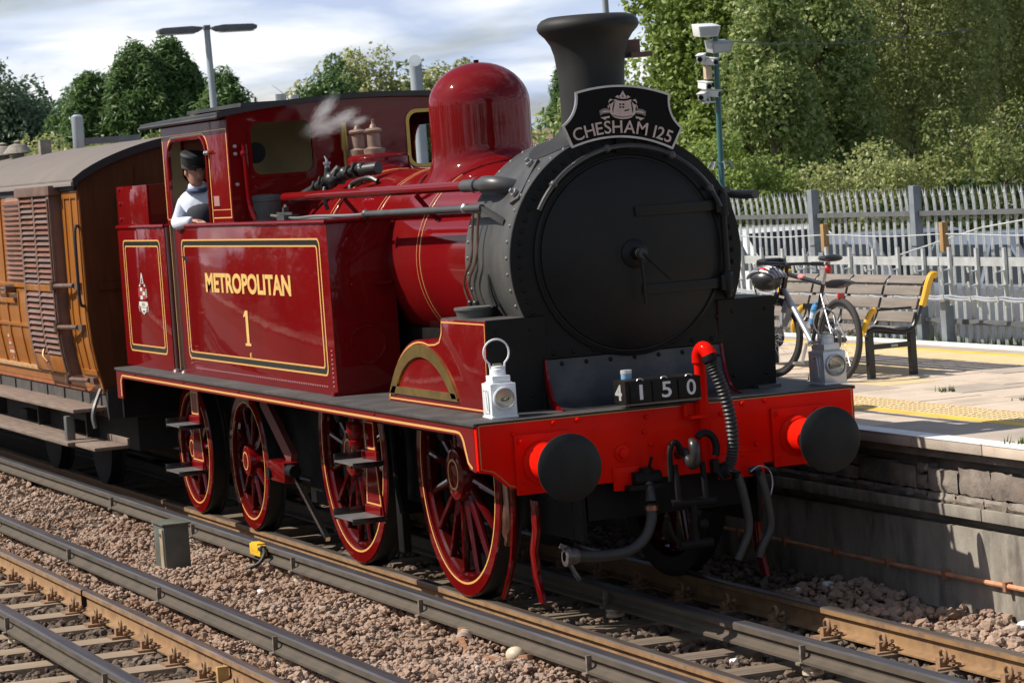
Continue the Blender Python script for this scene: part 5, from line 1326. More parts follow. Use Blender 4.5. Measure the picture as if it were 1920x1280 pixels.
# safety valves on their oblong seat
svb = flared('safety_valve_seat', -5.95, .24, 2.985, .40, [(.001, 3.028), (.12, 3.027), (.205, 3.02), (.232, 3.005), (.24, 2.99)], maroon, lo, 48, 1.25)
sv_m = mat('valve_bronze', (.30, .20, .155), .55, metal=.5, var=.25, vscale=14)
for x, y in ((-6.12, -.10), (-5.90, -.04)):
    B().lathe([(.085, 0), (.085, .045), (.06, .055), (.052, .06), (.052, .165), (.068, .175), (.072, .19), (.055, .205), (.03, .21), (.02, .235), (.012, .24), (.012, .265), (.02, .275), (0, .278)], (x, y, 3.018), (0, 0, 1), 20).build('safety_valve', sv_m, svb)
B().tube([(-6.28, -.16, 2.85), (-6.28, -.16, 3.06), (-6.28, -.162, 3.08), (-6.28, -.165, 3.29)], [.018, .018, .03, .024], 12).build('whistle', mat('whistle_brass', (.62, .48, .16), .35, metal=.6), lo)
B().cyl((-6.2, .06, 2.86), (-6.2, .06, 3.05), .012, 8).build('whistle_rod', steel, lo)
# injector steam valve cluster lying on the boiler shoulder
iv = thing('injector_valve', None, None); iv.parent = lo
dkm = mat('fitting_dark', (.032, .029, .027), .4, metal=.3, var=.3, vscale=14)
def ptx(x, ang, r=BR): return Vector((x, -r * math.sin(R(ang)), BZ + r * math.cos(R(ang))))
B().tube([(-6.62 + .55, -.70, 2.70), (-5.9, -.56, 2.78), (-5.72, -.50, 2.835)], [.028, .04, .05], 12).build('feed_pipe', dkm, iv)
B().ball((-5.68, -.48, 2.845), .065, 14, (1.3, 1, 1)).cyl((-5.66, -.48, 2.86), (-5.62, -.42, 2.93), .04, 12).cyl((-5.70, -.50, 2.86), (-5.70, -.50, 2.95), .035, 12, .02).ball((-5.5, -.42, 2.885), .055, 14).cyl((-5.68, -.48, 2.845), (-5.2, -.36, 2.925), .034, 12).ball((-5.25, -.37, 2.92), .045, 12).cyl((-5.25, -.37, 2.9), (-5.1, -.28, 2.91), .05, 12).build('valve_body', dkm, iv)
for (c_, d__, r_) in (((-5.86, -.545, 2.79), (1, .28, .28), .062), ((-5.76, -.52, 2.815), (1, .3, .3), .070), ((-5.58, -.45, 2.862), (1, .25, .18), .066), ((-5.42, -.41, 2.89), (1, .25, .18), .058), ((-5.32, -.385, 2.905), (1, .25, .18), .064)):
    B().cyl(c_, Vector(c_) + Vector(d__).normalized() * .025, r_, 6).build('valve_flange', dkm, iv)
B().cyl((-5.52, -.50, 2.84), (-5.44, -.60, 2.80), .032, 12).lathe([(.05, 0), (.05, .012), (.03, .014)], (-5.44, -.60, 2.80), (.6, -.8, -.3), 12).tube([(-5.44, -.61, 2.79), (-5.40, -.64, 2.72), (-5.38, -.62, 2.62)], .016, 8).build('valve_branch', dkm, iv)
B().tube([(-5.70, -.50, 2.94), (-5.70, -.50, 3.0), (-5.72, -.51, 3.03)], [.022, .01, .004], 10).lathe([(.03, 0), (.03, .02), (0, .02)], (-5.7, -.5, 2.965), (0, 0, 1), 10).build('valve_spindle', steel, iv)
B().tube(smooth_path([(-5.15, -.50, 2.735), (-5.2, -.47, 2.80), (-5.0, -.40, 2.84), (-4.9, -.36, 2.81)], 5), .02, 8).build('drain_elbow', dkm, iv)
# long maroon ejector pipe and the hand rail on the camera side
ep = B().tube([(-6.0, -.77, 2.733), (-5.6, -.755, 2.735), (-1.95, -.72, 2.742)], .036, 14).build('ejector_exhaust_pipe', maroon, lo)
dkp = mat('pipe_grey', (.06, .058, .056), .42, var=.2, vscale=6)
B().tube([(-1.97, -.72, 2.742), (-1.55, -.715, 2.745)], .042, 16).lathe([(.055, -.02), (.055, .02)], (-1.72, -.72, 2.744), (1, 0, 0), 16).build('pipe_end', dkp, ep)
B().tube(smooth_path([(-1.60, -.715, 2.745), (-1.50, -.71, 2.745), (-1.42, -.67, 2.735), (-1.38, -.58, 2.71), (-1.38, -.50, 2.68)], 5), .056, 16).build('pipe_elbow', dkp, ep)
for xq in (-4.55, -2.9): B().beam((xq, -.745, 2.70), (xq, -.60, 2.52), .02, .03).build('pipe_bracket', maroon, ep)
hr_ = B().tube([(-3.75, -.84, 2.585), (-1.40, -.815, 2.60)], .024, 12).ball((-3.75, -.84, 2.585), .036, 12).build('handrail', dkp, lo)
for xq in (-1.72,): B().cyl((xq, -.815, 2.60), (xq, -.68, 2.56), .018, 8).ball((xq, -.815, 2.60), .034, 10).build('handrail_knob', steel, hr_)
# far side hand rail
B().tube([(-6.2, .84, 2.60), (-1.2, .82, 2.60)], .022, 10).build('handrail', dkp, lo)
B().tube([(-1.6, .74, 2.60), (-1.2, .93, 2.56), (-1.05, .95, 2.56)], [.02, .03, .03], 10).build('steam_cock', dkp, lo)
# wires and rods along the tank top
B().tube(smooth_path([(-6.1, -.86, 2.60), (-5.4, -.88, 2.575), (-4.8, -.9, 2.585), (-4.2, -.85, 2.58), (-3.8, -.84, 2.585)], 5), .012, 6).build('lubricator_pipe', mat('pipe_pale', (.35, .33, .31), .35, metal=.7), lo)
B().tube(smooth_path([(-6.1, -.80, 2.59), (-5.2, -.82, 2.565), (-4.5, -.84, 2.57), (-3.9, -.8, 2.58)], 5), .010, 6).build('lubricator_pipe', MATS['pipe_pale'], lo)
B().box(-5.75, -5.55, -.92, -.80, 2.55, 2.60).box(-5.72, -5.68, -.88, -.84, 2.6, 2.66).beam((-5.8, -.9, 2.615), (-5.45, -.88, 2.61), .012, .02).build('tank_gear', dkp, lo)
# tank filler with its lid and loop handle
tf = B().lathe([(.135, 0), (.135, .02), (.128, .025), (.150, .165), (.156, .17), (.158, .20), (.145, .215), (.05, .228), (0, .229)], (-6.42, -.83, 2.545), (0, 0, 1), 36).build('tank_filler', mat('filler_grey', (.12, .12, .112), .5, var=.2, vscale=6, wear=(.10, .09, .085), wscale=4), lo)
B().tube(smooth_path([(-6.42, -.92, 2.75), (-6.42, -.93, 2.80), (-6.42, -.90, 2.84), (-6.40, -.82, 2.845), (-6.38, -.72, 2.80)], 5), .009, 6).build('loop_handle', steel, tf)
B().prism([(-6.05, 2.55), (-5.85, 2.55), (-5.93, 2.68)], 'y', -.80, -.785).build('filler_bracket', mat('bracket_pale', (.40, .38, .36), .4, metal=.5), lo)

# ---- smokebox
SR, SX0, SX1 = .792, -1.86, -1.0
sb = B().lathe([(SR - .012, 0), (SR, .0), (SR, SX1 - SX0 - .02)], (SX0, 0, BZ), (1, 0, 0), 88, ).build('smokebox', sbox, lo, smooth=60)
B().lathe([(.6, 0), (SR - .012, 0)], (SX0, 0, BZ), (1, 0, 0), 72).build('smokebox_back', sbox, sb)
# front plate with its skirt down to the saddle
fp = arc(0, BZ, SR + .006, -38, 218, 72) + [(-.625, 1.62), (.625, 1.62)]
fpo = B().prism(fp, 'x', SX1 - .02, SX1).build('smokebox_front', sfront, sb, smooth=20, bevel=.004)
for s in (-1, 1):
    B().add([(x, s * yv, zv) for x in (SX0, SX1 - .02) for yv, zv in ((math.cos(R(38)) * SR, BZ - math.sin(R(38)) * SR), (.625, 1.62), (.62, PLZ))], [(0, 1, 4, 3), (1, 2, 5, 4)]).build('smokebox_skirt', sbox, sb)
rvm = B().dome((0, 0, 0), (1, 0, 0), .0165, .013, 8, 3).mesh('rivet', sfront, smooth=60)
for k in range(44):
    a = R(-36 + 252 * k / 43); o = link('rivet', rvm, fpo, (SX1, (SR - .055) * math.cos(a), BZ + (SR - .055) * math.sin(a)))
for y in np.linspace(-.55, .55, 9): link('rivet', rvm, fpo, (SX1, y, 1.655))
rvs = B().dome((0, 0, 0), (0, 0, 1), .0135, .012, 8, 3).mesh('rivet', mat('rivet_worn', (.16, .155, .145), .4, var=.2), smooth=60)
for xr in (SX1 - .085, SX0 + .05):
    for k in range(34):
        a = R(-34 + 248 * k / 33); o = link('rivet', rvs, sb, (xr, (SR - .002) * math.cos(a), BZ + (SR - .002) * math.sin(a))); o.rotation_euler = (a - PI / 2, 0, 0)
# saddle sheet sweeping forward on to the running plate, edged in maroon
sp = [(SX1 + .002, 1.615), (SX1 + .012, 1.54), (SX1 + .035, 1.46), (SX1 + .075, 1.385), (SX1 + .125, 1.335), (SX1 + .20, 1.312), (SX1 + .26, 1.3075)]
B().prism(sp + [(SX1 - .02, 1.3075), (SX1 - .02, 1.615)], 'y', -.60, .60).build('saddle', mat('saddle_black', (.022, .022, .024), .45, coat=.1, var=.2, vscale=4, wear=(.09, .08, .075), wscale=3), lo, smooth=50)
for s in (-1, 1):
    e_ = [(x + .012, z + .004) for x, z in sp]; B().prism(e_ + [(x - .03, z - .03) for x, z in reversed(sp)], 'y', min(s * .60, s * .618), max(s * .60, s * .618)).build('saddle_edge', maroon, lo, smooth=50)
for y in np.linspace(-.5, .5, 7): link('rivet', rvm, lo, (SX1 + .004, y, 1.585))
B().cyl((-1.1, -.62, 1.41), (-1.1, -.76, 1.42), .02, 10).cyl((-1.1, -.76, 1.33), (-1.1, -.76, 1.44), .022, 10).ball((-1.1, -.76, 1.44), .032, 10).lathe([(.04, 0), (.03, .02)], (-1.1, -.76, 1.306), (0, 0, 1), 10).build('drain_cock', frame_m, lo)
# door
dr = thing('smokebox_door', None, None, (SX1, .01, 2.245), ); dr.parent = lo
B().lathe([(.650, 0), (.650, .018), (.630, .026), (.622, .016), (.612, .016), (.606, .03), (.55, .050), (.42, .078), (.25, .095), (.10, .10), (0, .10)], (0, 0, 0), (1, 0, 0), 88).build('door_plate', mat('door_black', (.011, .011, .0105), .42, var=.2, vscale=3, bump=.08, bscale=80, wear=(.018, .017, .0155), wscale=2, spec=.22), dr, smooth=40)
def strap(z0, y0):
    bb = B(); pts = []
    for i in range(12):
        y = y0 + (.615 - y0) * i / 11; rr_ = math.hypot(y, z0); x = .104 - .062 * (rr_ / .6) ** 2
        pts.append((x, y))
    vs = []
    for x, y in pts:
        for dz_, dx_ in ((-.032, 0), (-.032, .018), (.032, .018), (.032, 0)): vs.append((x + dx_, y, z0 + dz_))
    fs = [(i * 4 + k, i * 4 + (k + 1) % 4, i * 4 + 4 + (k + 1) % 4, i * 4 + 4 + k) for i in range(11) for k in range(4)] + [(0, 1, 2, 3), (44, 45, 46, 47)]
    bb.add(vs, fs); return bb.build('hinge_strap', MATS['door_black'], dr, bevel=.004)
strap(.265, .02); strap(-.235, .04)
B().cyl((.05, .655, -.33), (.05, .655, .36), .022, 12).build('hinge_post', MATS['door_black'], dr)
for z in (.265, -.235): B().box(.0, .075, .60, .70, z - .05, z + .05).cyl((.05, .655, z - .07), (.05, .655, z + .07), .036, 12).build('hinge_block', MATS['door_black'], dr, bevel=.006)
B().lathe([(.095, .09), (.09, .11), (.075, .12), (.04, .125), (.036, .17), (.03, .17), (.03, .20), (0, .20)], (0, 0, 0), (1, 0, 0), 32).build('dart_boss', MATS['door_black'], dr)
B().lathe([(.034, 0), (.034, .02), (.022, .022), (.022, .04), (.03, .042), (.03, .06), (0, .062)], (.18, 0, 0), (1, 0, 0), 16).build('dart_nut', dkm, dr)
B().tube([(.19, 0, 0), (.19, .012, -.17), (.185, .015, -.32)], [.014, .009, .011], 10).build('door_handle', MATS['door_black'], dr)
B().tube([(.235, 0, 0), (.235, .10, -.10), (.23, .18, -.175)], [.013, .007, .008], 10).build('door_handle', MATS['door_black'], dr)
# curved hand rail above the door
ha = [(SX1 + .075, .69 * math.cos(R(a)), BZ + .015 + .69 * math.sin(R(a))) for a in np.linspace(152, 22, 40)]
hrl = B().tube(ha, .0165, 10).build('door_handrail', mat('rail_polished', (.05, .05, .05), .22, metal=.3, var=.2), lo)
for a in (136, 100, 62, 34): 
    c = Vector((SX1, .69 * math.cos(R(a)), BZ + .015 + .69 * math.sin(R(a)))); B().cyl(c, c + Vector((.075, 0, 0)), .013, 8).ball(c + Vector((.075, 0, 0)), .026, 12).build('rail_knob', dkp, hrl)
# flange of the ejector pipe on the smokebox side
def on_box(x, ang, r): return Vector((x, -r * math.sin(R(ang)), BZ + r * math.cos(R(ang))))
fl_ = B(); 
P0 = on_box(-1.18, 38, SR + .012); P1 = on_box(-1.18, 62, SR + .012)
fl_.beam(on_box(-1.27, 37, SR + .01), on_box(-1.12, 60, SR + .01), .10, .025, up=on_box(0, 48, 1) - Vector((0, 0, BZ)))
fl_.build('flange_bar', dkp, lo, bevel=.006)
for x, a in ((-1.27, 39), (-1.15, 56)): 
    c = on_box(x, a, SR + .02); d_ = (c - Vector((x, 0, BZ))).normalized(); B().lathe([(.028, 0), (.028, .02), (.014, .022), (.014, .045), (0, .045)], c, d_, 6).build('bolt', steel, lo)
B().beam((-1.42, -.815, 2.60), (-1.20, -.74, 2.50), .03, .035).build('rail_bracket', dkp, lo)
# thin copper pipes to the lubricators over the cylinders
for k, x in enumerate((-1.63, -1.53)):
    B().tube(smooth_path([(x + .02, -.80, 2.585), (x, -.815, 2.40), (x - .01, -.83, 2.26), (x - .13, -.835, 2.16), (x - .16, -.835, 2.08), (x - .13, -.82, 1.99)], 6), .009, 8).build('oil_pipe', copper, lo)
    B().lathe([(.014, .0), (.022, .01), (.022, .03), (.013, .035), (.03, .05), (.033, .10), (.02, .11), (.028, .13), (.03, .17), (.018, .18), (.025, .20), (.025, .235), (0, .235)], (x - .12, -.815, 2.0), (.05, .05, -1), 14).build('lubricator', dkm, lo)
B().tube([(-1.42, -.80, 2.17), (-1.40, -.80, 2.05), (-1.36, -.79, 1.96)], [.006, .02, .028], 8).build('oil_cock', dkm, lo)
B().lathe([(.115, 0), (.125, .05), (.135, .06), (.135, .075), (.0, .08)], (-1.52, -.87, 1.893), (0, 0, 1), 24).build('sandbox_lid', MATS['filler_grey'], lo)
# ---- chimney
chx = -1.40
ch_prof = [(.001, 3.75), (.235, 3.75), (.245, 3.785), (.26, 3.785), (.30, 3.77), (.325, 3.745), (.333, 3.715), (.32, 3.69), (.285, 3.655), (.252, 3.605), (.232, 3.54), (.220, 3.45), (.213, 3.35), (.211, 3.22), (.214, 3.13)]
n = 64; rows = [[(chx + r * math.cos(2 * PI * k / n), r * math.sin(2 * PI * k / n), z) for k in range(n)] for r, z in ch_prof]
for i in range(1, 10):
    t = i / 9; r = .214 + .227 * (1 - math.cos(t * PI / 2)) ** 1.15
    rows.append([(chx + r * math.cos(2 * PI * k / n), r * 1.0 * math.sin(2 * PI * k / n), 3.13 + (bsurf(r * math.sin(2 * PI * k / n), SR) + .004 - 3.13) * math.sin(t * PI / 2) ** .8) for k in range(n)])
B().add([p for row in rows for p in row], [(i * n + k, i * n + (k + 1) % n, (i + 1) * n + (k + 1) % n, (i + 1) * n + k) for i in range(len(rows) - 1) for k in range(n)]).build('chimney', mat('chimney_black', (0.026, 0.025, 0.0235), 0.55, var=.2, vscale=3, bump=.1, bscale=90, wear=(.045, .042, .038), wscale=2.0, wamt=.5, spec=.25), lo, smooth=60)
B().box(chx - .12, chx + .10, .25, .40, 3.50, 3.53).box(chx - .12, chx - .10, .25, .40, 3.53, 3.62).build('chimney_bracket', mat('bracket_brown', (.12, .06, .045), .6), lo)
# ---- combined splashers and sand boxes
for s in (-1, 1):
    y = s * 1.0
    arcp = arc(XW1, .83, .915, 148.5, 80, 16)
    poly = arcp + [(-1.98, 1.738), (-1.90, 1.755), (-1.855, 1.80), (-1.838, 1.86), (-1.832, 1.893), (-.985, 1.893), (-1.035, PLZ)] 
    ya, yb_ = sorted((y, s * .60))
    spl = B().prism(poly, 'y', ya, yb_).build('splasher', maroon, lo, smooth=30, bevel=.003)
    ye = y + s * .0025
    edge = arc(XW1, .83, .905, 148, 80, 16) + [(-1.98, 1.727), (-1.895, 1.745), (-1.845, 1.80), (-1.822, 1.88), (-.995, 1.88), (-1.04, 1.318), (-3.03, 1.318)]
    up = []; dn = []
    for i, p in enumerate(edge):
        a = Vector(edge[i - 1]); c = Vector(edge[(i + 1) % len(edge)]); d_ = (c - a).normalized(); n_ = Vector((d_.y, -d_.x))
        up.append((p[0] + n_.x * .002, ye, p[1] + n_.y * .002)); dn.append((p[0] + n_.x * .020, ye, p[1] + n_.y * .013))
    B().strip(up, dn).build('lining', mat('line_orange', (.78, .36, .10), .4, coat=.4), spl)
    o_ = arc(XW1, .83, .885, 143.5, 38.5, 30); i_ = arc(XW1, .83, .80, 139.0, 43.0, 30)
    ya, yb_ = sorted((y, y + s * .014))
    bb = B()
    for k in range(30): bb.prism([o_[k], o_[k + 1], i_[k + 1], i_[k]], 'y', ya, yb_)
    bb.prism([(-2.965, 1.362), (-1.575, 1.362), (-1.625, 1.412), (-2.90, 1.412)], 'y', ya, yb_ + 0.0)
    bb.build('brass_arc', brass, spl, smooth=30)
    B().box(-1.825, -1.0, min(s * .59, s * .995), max(s * .59, s * .995), 1.893, 1.899).build('sandbox_top', plate_m, spl)
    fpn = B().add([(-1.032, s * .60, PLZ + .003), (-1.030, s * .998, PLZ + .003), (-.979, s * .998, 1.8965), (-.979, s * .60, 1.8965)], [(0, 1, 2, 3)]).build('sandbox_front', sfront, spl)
    B().box(-1.04, -.95, s * .995 - .16 if s > 0 else -.995, s * .995 if s > 0 else -.995 + .16, PLZ, PLZ + .02).build('sandbox_foot', sbox, spl)
    for yy in (.70, .93):
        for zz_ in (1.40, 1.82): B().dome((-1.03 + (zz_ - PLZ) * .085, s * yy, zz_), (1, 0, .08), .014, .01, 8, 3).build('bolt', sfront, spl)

# ---- draw gear and hoses under the beam
hk = thing('draw_hook', None, None); hk.parent = lo
B().lathe([(.075, 0), (.075, .02), (.045, .03), (.04, .05)], (bx_, .03, 1.0), (1, 0, 0), 20).build('hook_plate', red, hk)
B().tube(smooth_path([(bx_ + .03, .03, 1.0), (bx_ + .12, .03, 1.005), (bx_ + .19, .03, .965), (bx_ + .25, .03, .945), (bx_ + .29, .03, .985), (bx_ + .285, .03, 1.05), (bx_ + .245, .03, 1.085), (bx_ + .21, .03, 1.075)], 4), [.036] * 8 + [.038] * 8 + [.034] * 6 + [.03, .026, .022, .018, .014, .010, .006], 12).build('hook', mat('worn_steel', (.05, .047, .045), .32, metal=.5, var=.3, vscale=12), hk)
cpl = thing('screw_coupling', None, None); cpl.parent = lo
sc_m = frame_m
for y in (-.055, .13): B().tube(smooth_path([(-.34, y, .94), (-.32, y, .84), (-.31, y, .70)], 4), .020, 8).build('coupling_link', sc_m, cpl)
B().cyl((-.31, -.11, .70), (-.31, .19, .70), .030, 10).cyl((-.31, .04, .70), (-.31, .04, .42), .026, 10).cyl((-.31, -.07, .44), (-.31, .15, .44), .032, 10).ball((-.29, .09, .56), .036, 12).build('coupling_screw', sc_m, cpl)
B().tube(smooth_path([(-.31, -.06, .44), (-.30, -.12, .52), (-.30, -.14, .60)], 4), .016, 8).build('coupling_shackle', sc_m, cpl)
B().tube([(-.36 + .03, .155 + .075 * math.cos(a), 1.02 + .10 * math.sin(a)) for a in np.linspace(-.5, 2.3, 14)], .024, 10).build('coupling_loop', sc_m, cpl)
B().tube([(-.34, -.045 + .04 * math.cos(a), .98 + .10 * math.sin(a)) for a in np.linspace(.2, PI, 10)] + [(-.34, -.085, .84)], .020, 8).build('coupling_loop', sc_m, cpl)
# vacuum stand pipe and ribbed hose
vp = thing('vacuum_pipe', None, None); vp.parent = lo
B().tube([(-.445, .215, .86), (-.445, .215, 1.20), (-.445, .21, 1.22), (-.445, .205, 1.56)], [.034, .034, .036, .036], 16).build('stand_pipe', red, vp)
B().tube(smooth_path([(-.445, .205, 1.55), (-.44, .207, 1.60), (-.41, .215, 1.635), (-.37, .225, 1.625), (-.335, .235, 1.585)], 6), .047, 18).build('swan_neck', red, vp)
B().box(-.47, -.40, .105, .245, 1.205, 1.225).build('pipe_clamp', red, vp)
hp = smooth_path([(-.335, .215, 1.595), (-.315, .235, 1.53), (-.295, .285, 1.38), (-.285, .320, 1.20), (-.29, .325, 1.02), (-.31, .30, .90), (-.36, .25, .86)], 14)
rr_ = [.036 + .0055 * math.cos(i * PI) for i in range(len(hp))]
B().tube(hp, rr_, 16).build('vacuum_hose', mat('hose_rubber', (.032, .032, .030), .5, var=.2, vscale=30), vp, smooth=20)
B().lathe([(.045, 0), (.05, .02), (.05, .04), (.04, .05)], (-.335, .217, 1.60), (.25, .3, -1), 16).box(-.36, -.30, .24, .30, 1.585, 1.60).build('hose_clip', frame_m, vp)
B().lathe([(.04, 0), (.052, .01), (.052, .05), (.06, .06), (.06, .075), (.03, .08)], (-.30, .30, .885), (-.5, -.55, -.25), 16).box(-.36, -.30, .19, .23, .87, .95).build('hose_dummy', frame_m, vp)
# steam heating pipe and its hose to the left
sh_ = thing('steam_heat_pipe', None, None); sh_.parent = lo
B().tube([(-.46, -.29, .86), (-.46, -.11, .86)], .05, 14).tube([(-.46, -.20, .93), (-.46, -.20, .80)], .045, 14).tube([(-.46, -.20, .86), (-.40, -.18, 1.0)], .010, 8).box(-.52, -.40, -.34, -.08, .80, .83).build('valve_body', frame_m, sh_)
B().tube(smooth_path([(-.45, -.20, .84), (-.42, -.20, .78), (-.40, -.205, .72)], 5), .038, 14).build('elbow', mat('worn_steel', (0, 0, 0)), sh_)
B().lathe([(.045, 0), (.045, .03)], (-.40, -.205, .70), (0, 0, -1), 14).build('hose_clip', copper, sh_)
B().tube(smooth_path([(-.40, -.205, .70), (-.395, -.215, .60), (-.39, -.27, .50), (-.385, -.38, .435), (-.38, -.55, .425), (-.375, -.76, .445)], 8), .034, 14).build('heating_hose', MATS['hose_rubber'], sh_)
B().lathe([(.04, -.03), (.05, -.01), (.05, .03), (.062, .035), (.062, .06), (.03, .065)], (-.375, -.75, .445), (0, -1, .05), 14).tube(smooth_path([(-.37, -.79, .42), (-.36, -.76, .35), (-.36, -.73, .30)], 4), .016, 8).beam((-.37, -.80, .50), (-.37, -.84, .52), .015, .03).build('hose_end', mat('hose_end_m', (.12, .11, .10), .4, metal=.5, var=.4, vscale=30), sh_)
cn = B()
for i in range(15):
    z = .80 - i * .024; a = (i % 2) * PI / 2
    cn.tube([(-.38 + .008 * math.cos(q) * math.cos(a), -.74 + .008 * math.cos(q) * math.sin(a), z + .015 * math.sin(q)) for q in np.linspace(0, 2 * PI, 8, endpoint=False)], .003, 4, closed=True)
cn.build('hose_chain', frame_m, sh_)
for y, yo in ((.38, .02), (.53, .05)):
    B().tube(smooth_path([(-.44, y - .03, .84), (-.40, y, .84), (-.38, y + .02, .78), (-.375, y + .05, .62), (-.375, y + .055, .48), (-.38, y + .01 - yo * .4, .36), (-.385, y - .03, .30)], 7), .027, 12).build('brake_hose', MATS['hose_rubber'], lo)
    B().lathe([(.034, 0), (.034, .04)], (-.40, y, .845), (.2, .1, -1), 12).build('hose_union', frame_m, lo)
B().tube(smooth_path([(-.39, .48, .84), (-.38, .54, .87), (-.375, .60, .84), (-.375, .62, .76), (-.375, .60, .68)], 5), .005, 5).build('safety_wire', steel, lo)

# ================================================================== things carried by the locomotive
hbm = mat('headboard_black', (0.005, 0.0045, 0.005), .5, spec=.12)
rimm = mat('headboard_rim', (.52, .47, .45), .3, metal=.7, var=.15, vscale=9)
pinkm = mat('headboard_letters', (.56, .42, .37), .4, metal=.25, var=.12, vscale=20)
hb = thing('headboard', 'black shaped headboard reading CHESHAM 125 with a crest below the chimney', 'headboard', (-.955, .012, 3.085))
hb.rotation_euler = (R(-4.3), 0, 0)
def arc3(p, q, sag, n=12):
    """arc from p to q bulging by sag to the left of the way"""
    p = Vector(p); q = Vector(q); d = q - p; L = d.length; nrm = Vector((-d.y, d.x)) / L
    return [tuple(p + d * (i / n) + nrm * sag * 4 * (i / n) * (1 - i / n)) for i in range(n + 1)]
TL, TR, LT, RT, BL, BRR = (-.325, .178), (.325, .178), (-.413, -.035), (.413, -.035), (-.345, -.175), (.345, -.175)
out = arc3(TL, TR, .052, 18)[:-1] + arc3(TR, RT, -.034, 10)[:-1] + [RT] + arc3(BRR, BL, -.072, 18)[:-1] + [BL] + arc3(LT, TL, -.034, 10)[:-1]
def inset(poly, w):
    n = len(poly); res = []
    for i in range(n):
        a = Vector(poly[i - 1]); b_ = Vector(poly[i]); c = Vector(poly[(i + 1) % n])
        d1 = (b_ - a).normalized(); d2 = (c - b_).normalized(); n1 = Vector((d1.y, -d1.x)); n2 = Vector((d2.y, -d2.x)); m_ = (n1 + n2); m_ = m_ / max(.3, m_.length_squared) * 2
        res.append(tuple(b_ + m_ * w))
    return res
inn = inset(out, .013)
B().prism(inset(out, .004), 'x', -.012, 0.0).build('board', hbm, hb)
B().strip([(.007, y, z) for y, z in out], [(.007, y, z) for y, z in inn]).strip([(-.012, y, z) for y, z in out], [(.007, y, z) for y, z in out]).strip([(.007, y, z) for y, z in inn], [(.0, y, z) for y, z in inn]).build('rim', rimm, hb, smooth=60)
# lettering set round an arc
def glyphs_on_arc(txt, Rb, zc, size, gap, bold, bb, x0, space=.055):
    adv = []; ms = []
    for ch in txt:
        if ch == ' ': adv.append(space); ms.append(None); continue
        co, pl = text_mesh(ch, 1.0, bold, .5)
        h = .69; k = size / h; ms.append((co, pl, k)); adv.append(co[:, 0].max() * k + gap)
    tot = sum(adv) - gap; s = -tot / 2
    for (m, a) in zip(ms, adv):
        if m is not None:
            co, pl, k = m; w = co[:, 0].max() * k; th = (s + w / 2) / Rb
            vs = []
            for c in co:
                u = c[0] * k - w / 2; v = c[1] * k
                yy = math.sin(th) * (Rb + v) + math.cos(th) * u; zz = zc + math.cos(th) * (Rb + v) - math.sin(th) * u
                vs.append((x0 + (c[2] + .5) * .006, yy, zz))
            bb.add(vs, pl)
        s += a
lb = B(); glyphs_on_arc('CHESHAM 125', .87, -.944, .078, .008, .008, lb, .0005, .034)
lb.build('lettering', pinkm, hb, smooth=20)
# crest: helm and mantling over a quartered shield, ribbon below
cb = B()
def cp(k, pts, x=.004): 
    cb.k = k; cb.prism([(y * .88, cz_ + .012 + (z - cz_) * .88) for y, z in pts], 'x', .0005, x)
cz_ = .065
cp(0, arc3((-.095, cz_ - .035), (-.10, cz_ + .055), .012, 5) + arc3((-.06, cz_ + .07), (.06, cz_ + .07), -.012, 6) + arc3((.10, cz_ + .055), (.095, cz_ - .035), .012, 5) + arc3((.07, cz_ - .058), (-.07, cz_ - .058), .014, 8))
cp(0, [(-.022, cz_ + .074), (.022, cz_ + .074), (.026, cz_ + .094), (.012, cz_ + .112), (0, cz_ + .134), (-.012, cz_ + .112), (-.026, cz_ + .094)])
for s in (-1, 1):
    for q in ([(s * .028, cz_ + .074), (s * .060, cz_ + .086), (s * .040, cz_ + .100), (s * .030, cz_ + .092)], [(s * .062, cz_ + .060), (s * .098, cz_ + .074), (s * .112, cz_ + .052), (s * .100, cz_ + .030)], [(s * .10, cz_ + .018), (s * .118, cz_ + .024), (s * .112, cz_ - .004), (s * .099, cz_ - .010)]):
        cp(0, q if s > 0 else q[::-1])
    q = [(s * .062, cz_ + .054), (s * .070, cz_ + .050), (s * .082, cz_ + .0), (s * .076, cz_ - .03), (s * .072, cz_ + .0)]
    cp(1, q if s > 0 else q[::-1], .0053)
cp(1, [(-.006, cz_ + .084), (.006, cz_ + .084), (.0, cz_ + .108)], .0053)
cp(1, [(-.028, cz_ + .028), (-.012, cz_ + .028), (-.012, cz_ + .040), (-.028, cz_ + .040)], .0052); cp(1, [(-.004, cz_ + .028), (.012, cz_ + .028), (.012, cz_ + .040), (-.004, cz_ + .040)], .0052)
cp(1, [(-.028, cz_ + .008), (-.012, cz_ + .008), (-.012, cz_ + .019), (-.028, cz_ + .019)], .0052); cp(1, [(-.004, cz_ + .008), (.012, cz_ + .008), (.012, cz_ + .019), (-.004, cz_ + .019)], .0052)
cp(1, [(.012, cz_ - .018), (.05, cz_ - .008), (.052, cz_ + .002), (.034, cz_ - .003), (.016, cz_ - .006)], .0052)
cp(2, [(-.085, cz_ - .043)] + arc3((-.07, cz_ - .05), (.07, cz_ - .05), -.012, 6) + [(.085, cz_ - .043)] + arc3((.07, cz_ - .041), (-.07, cz_ - .041), .012, 6), .0056)
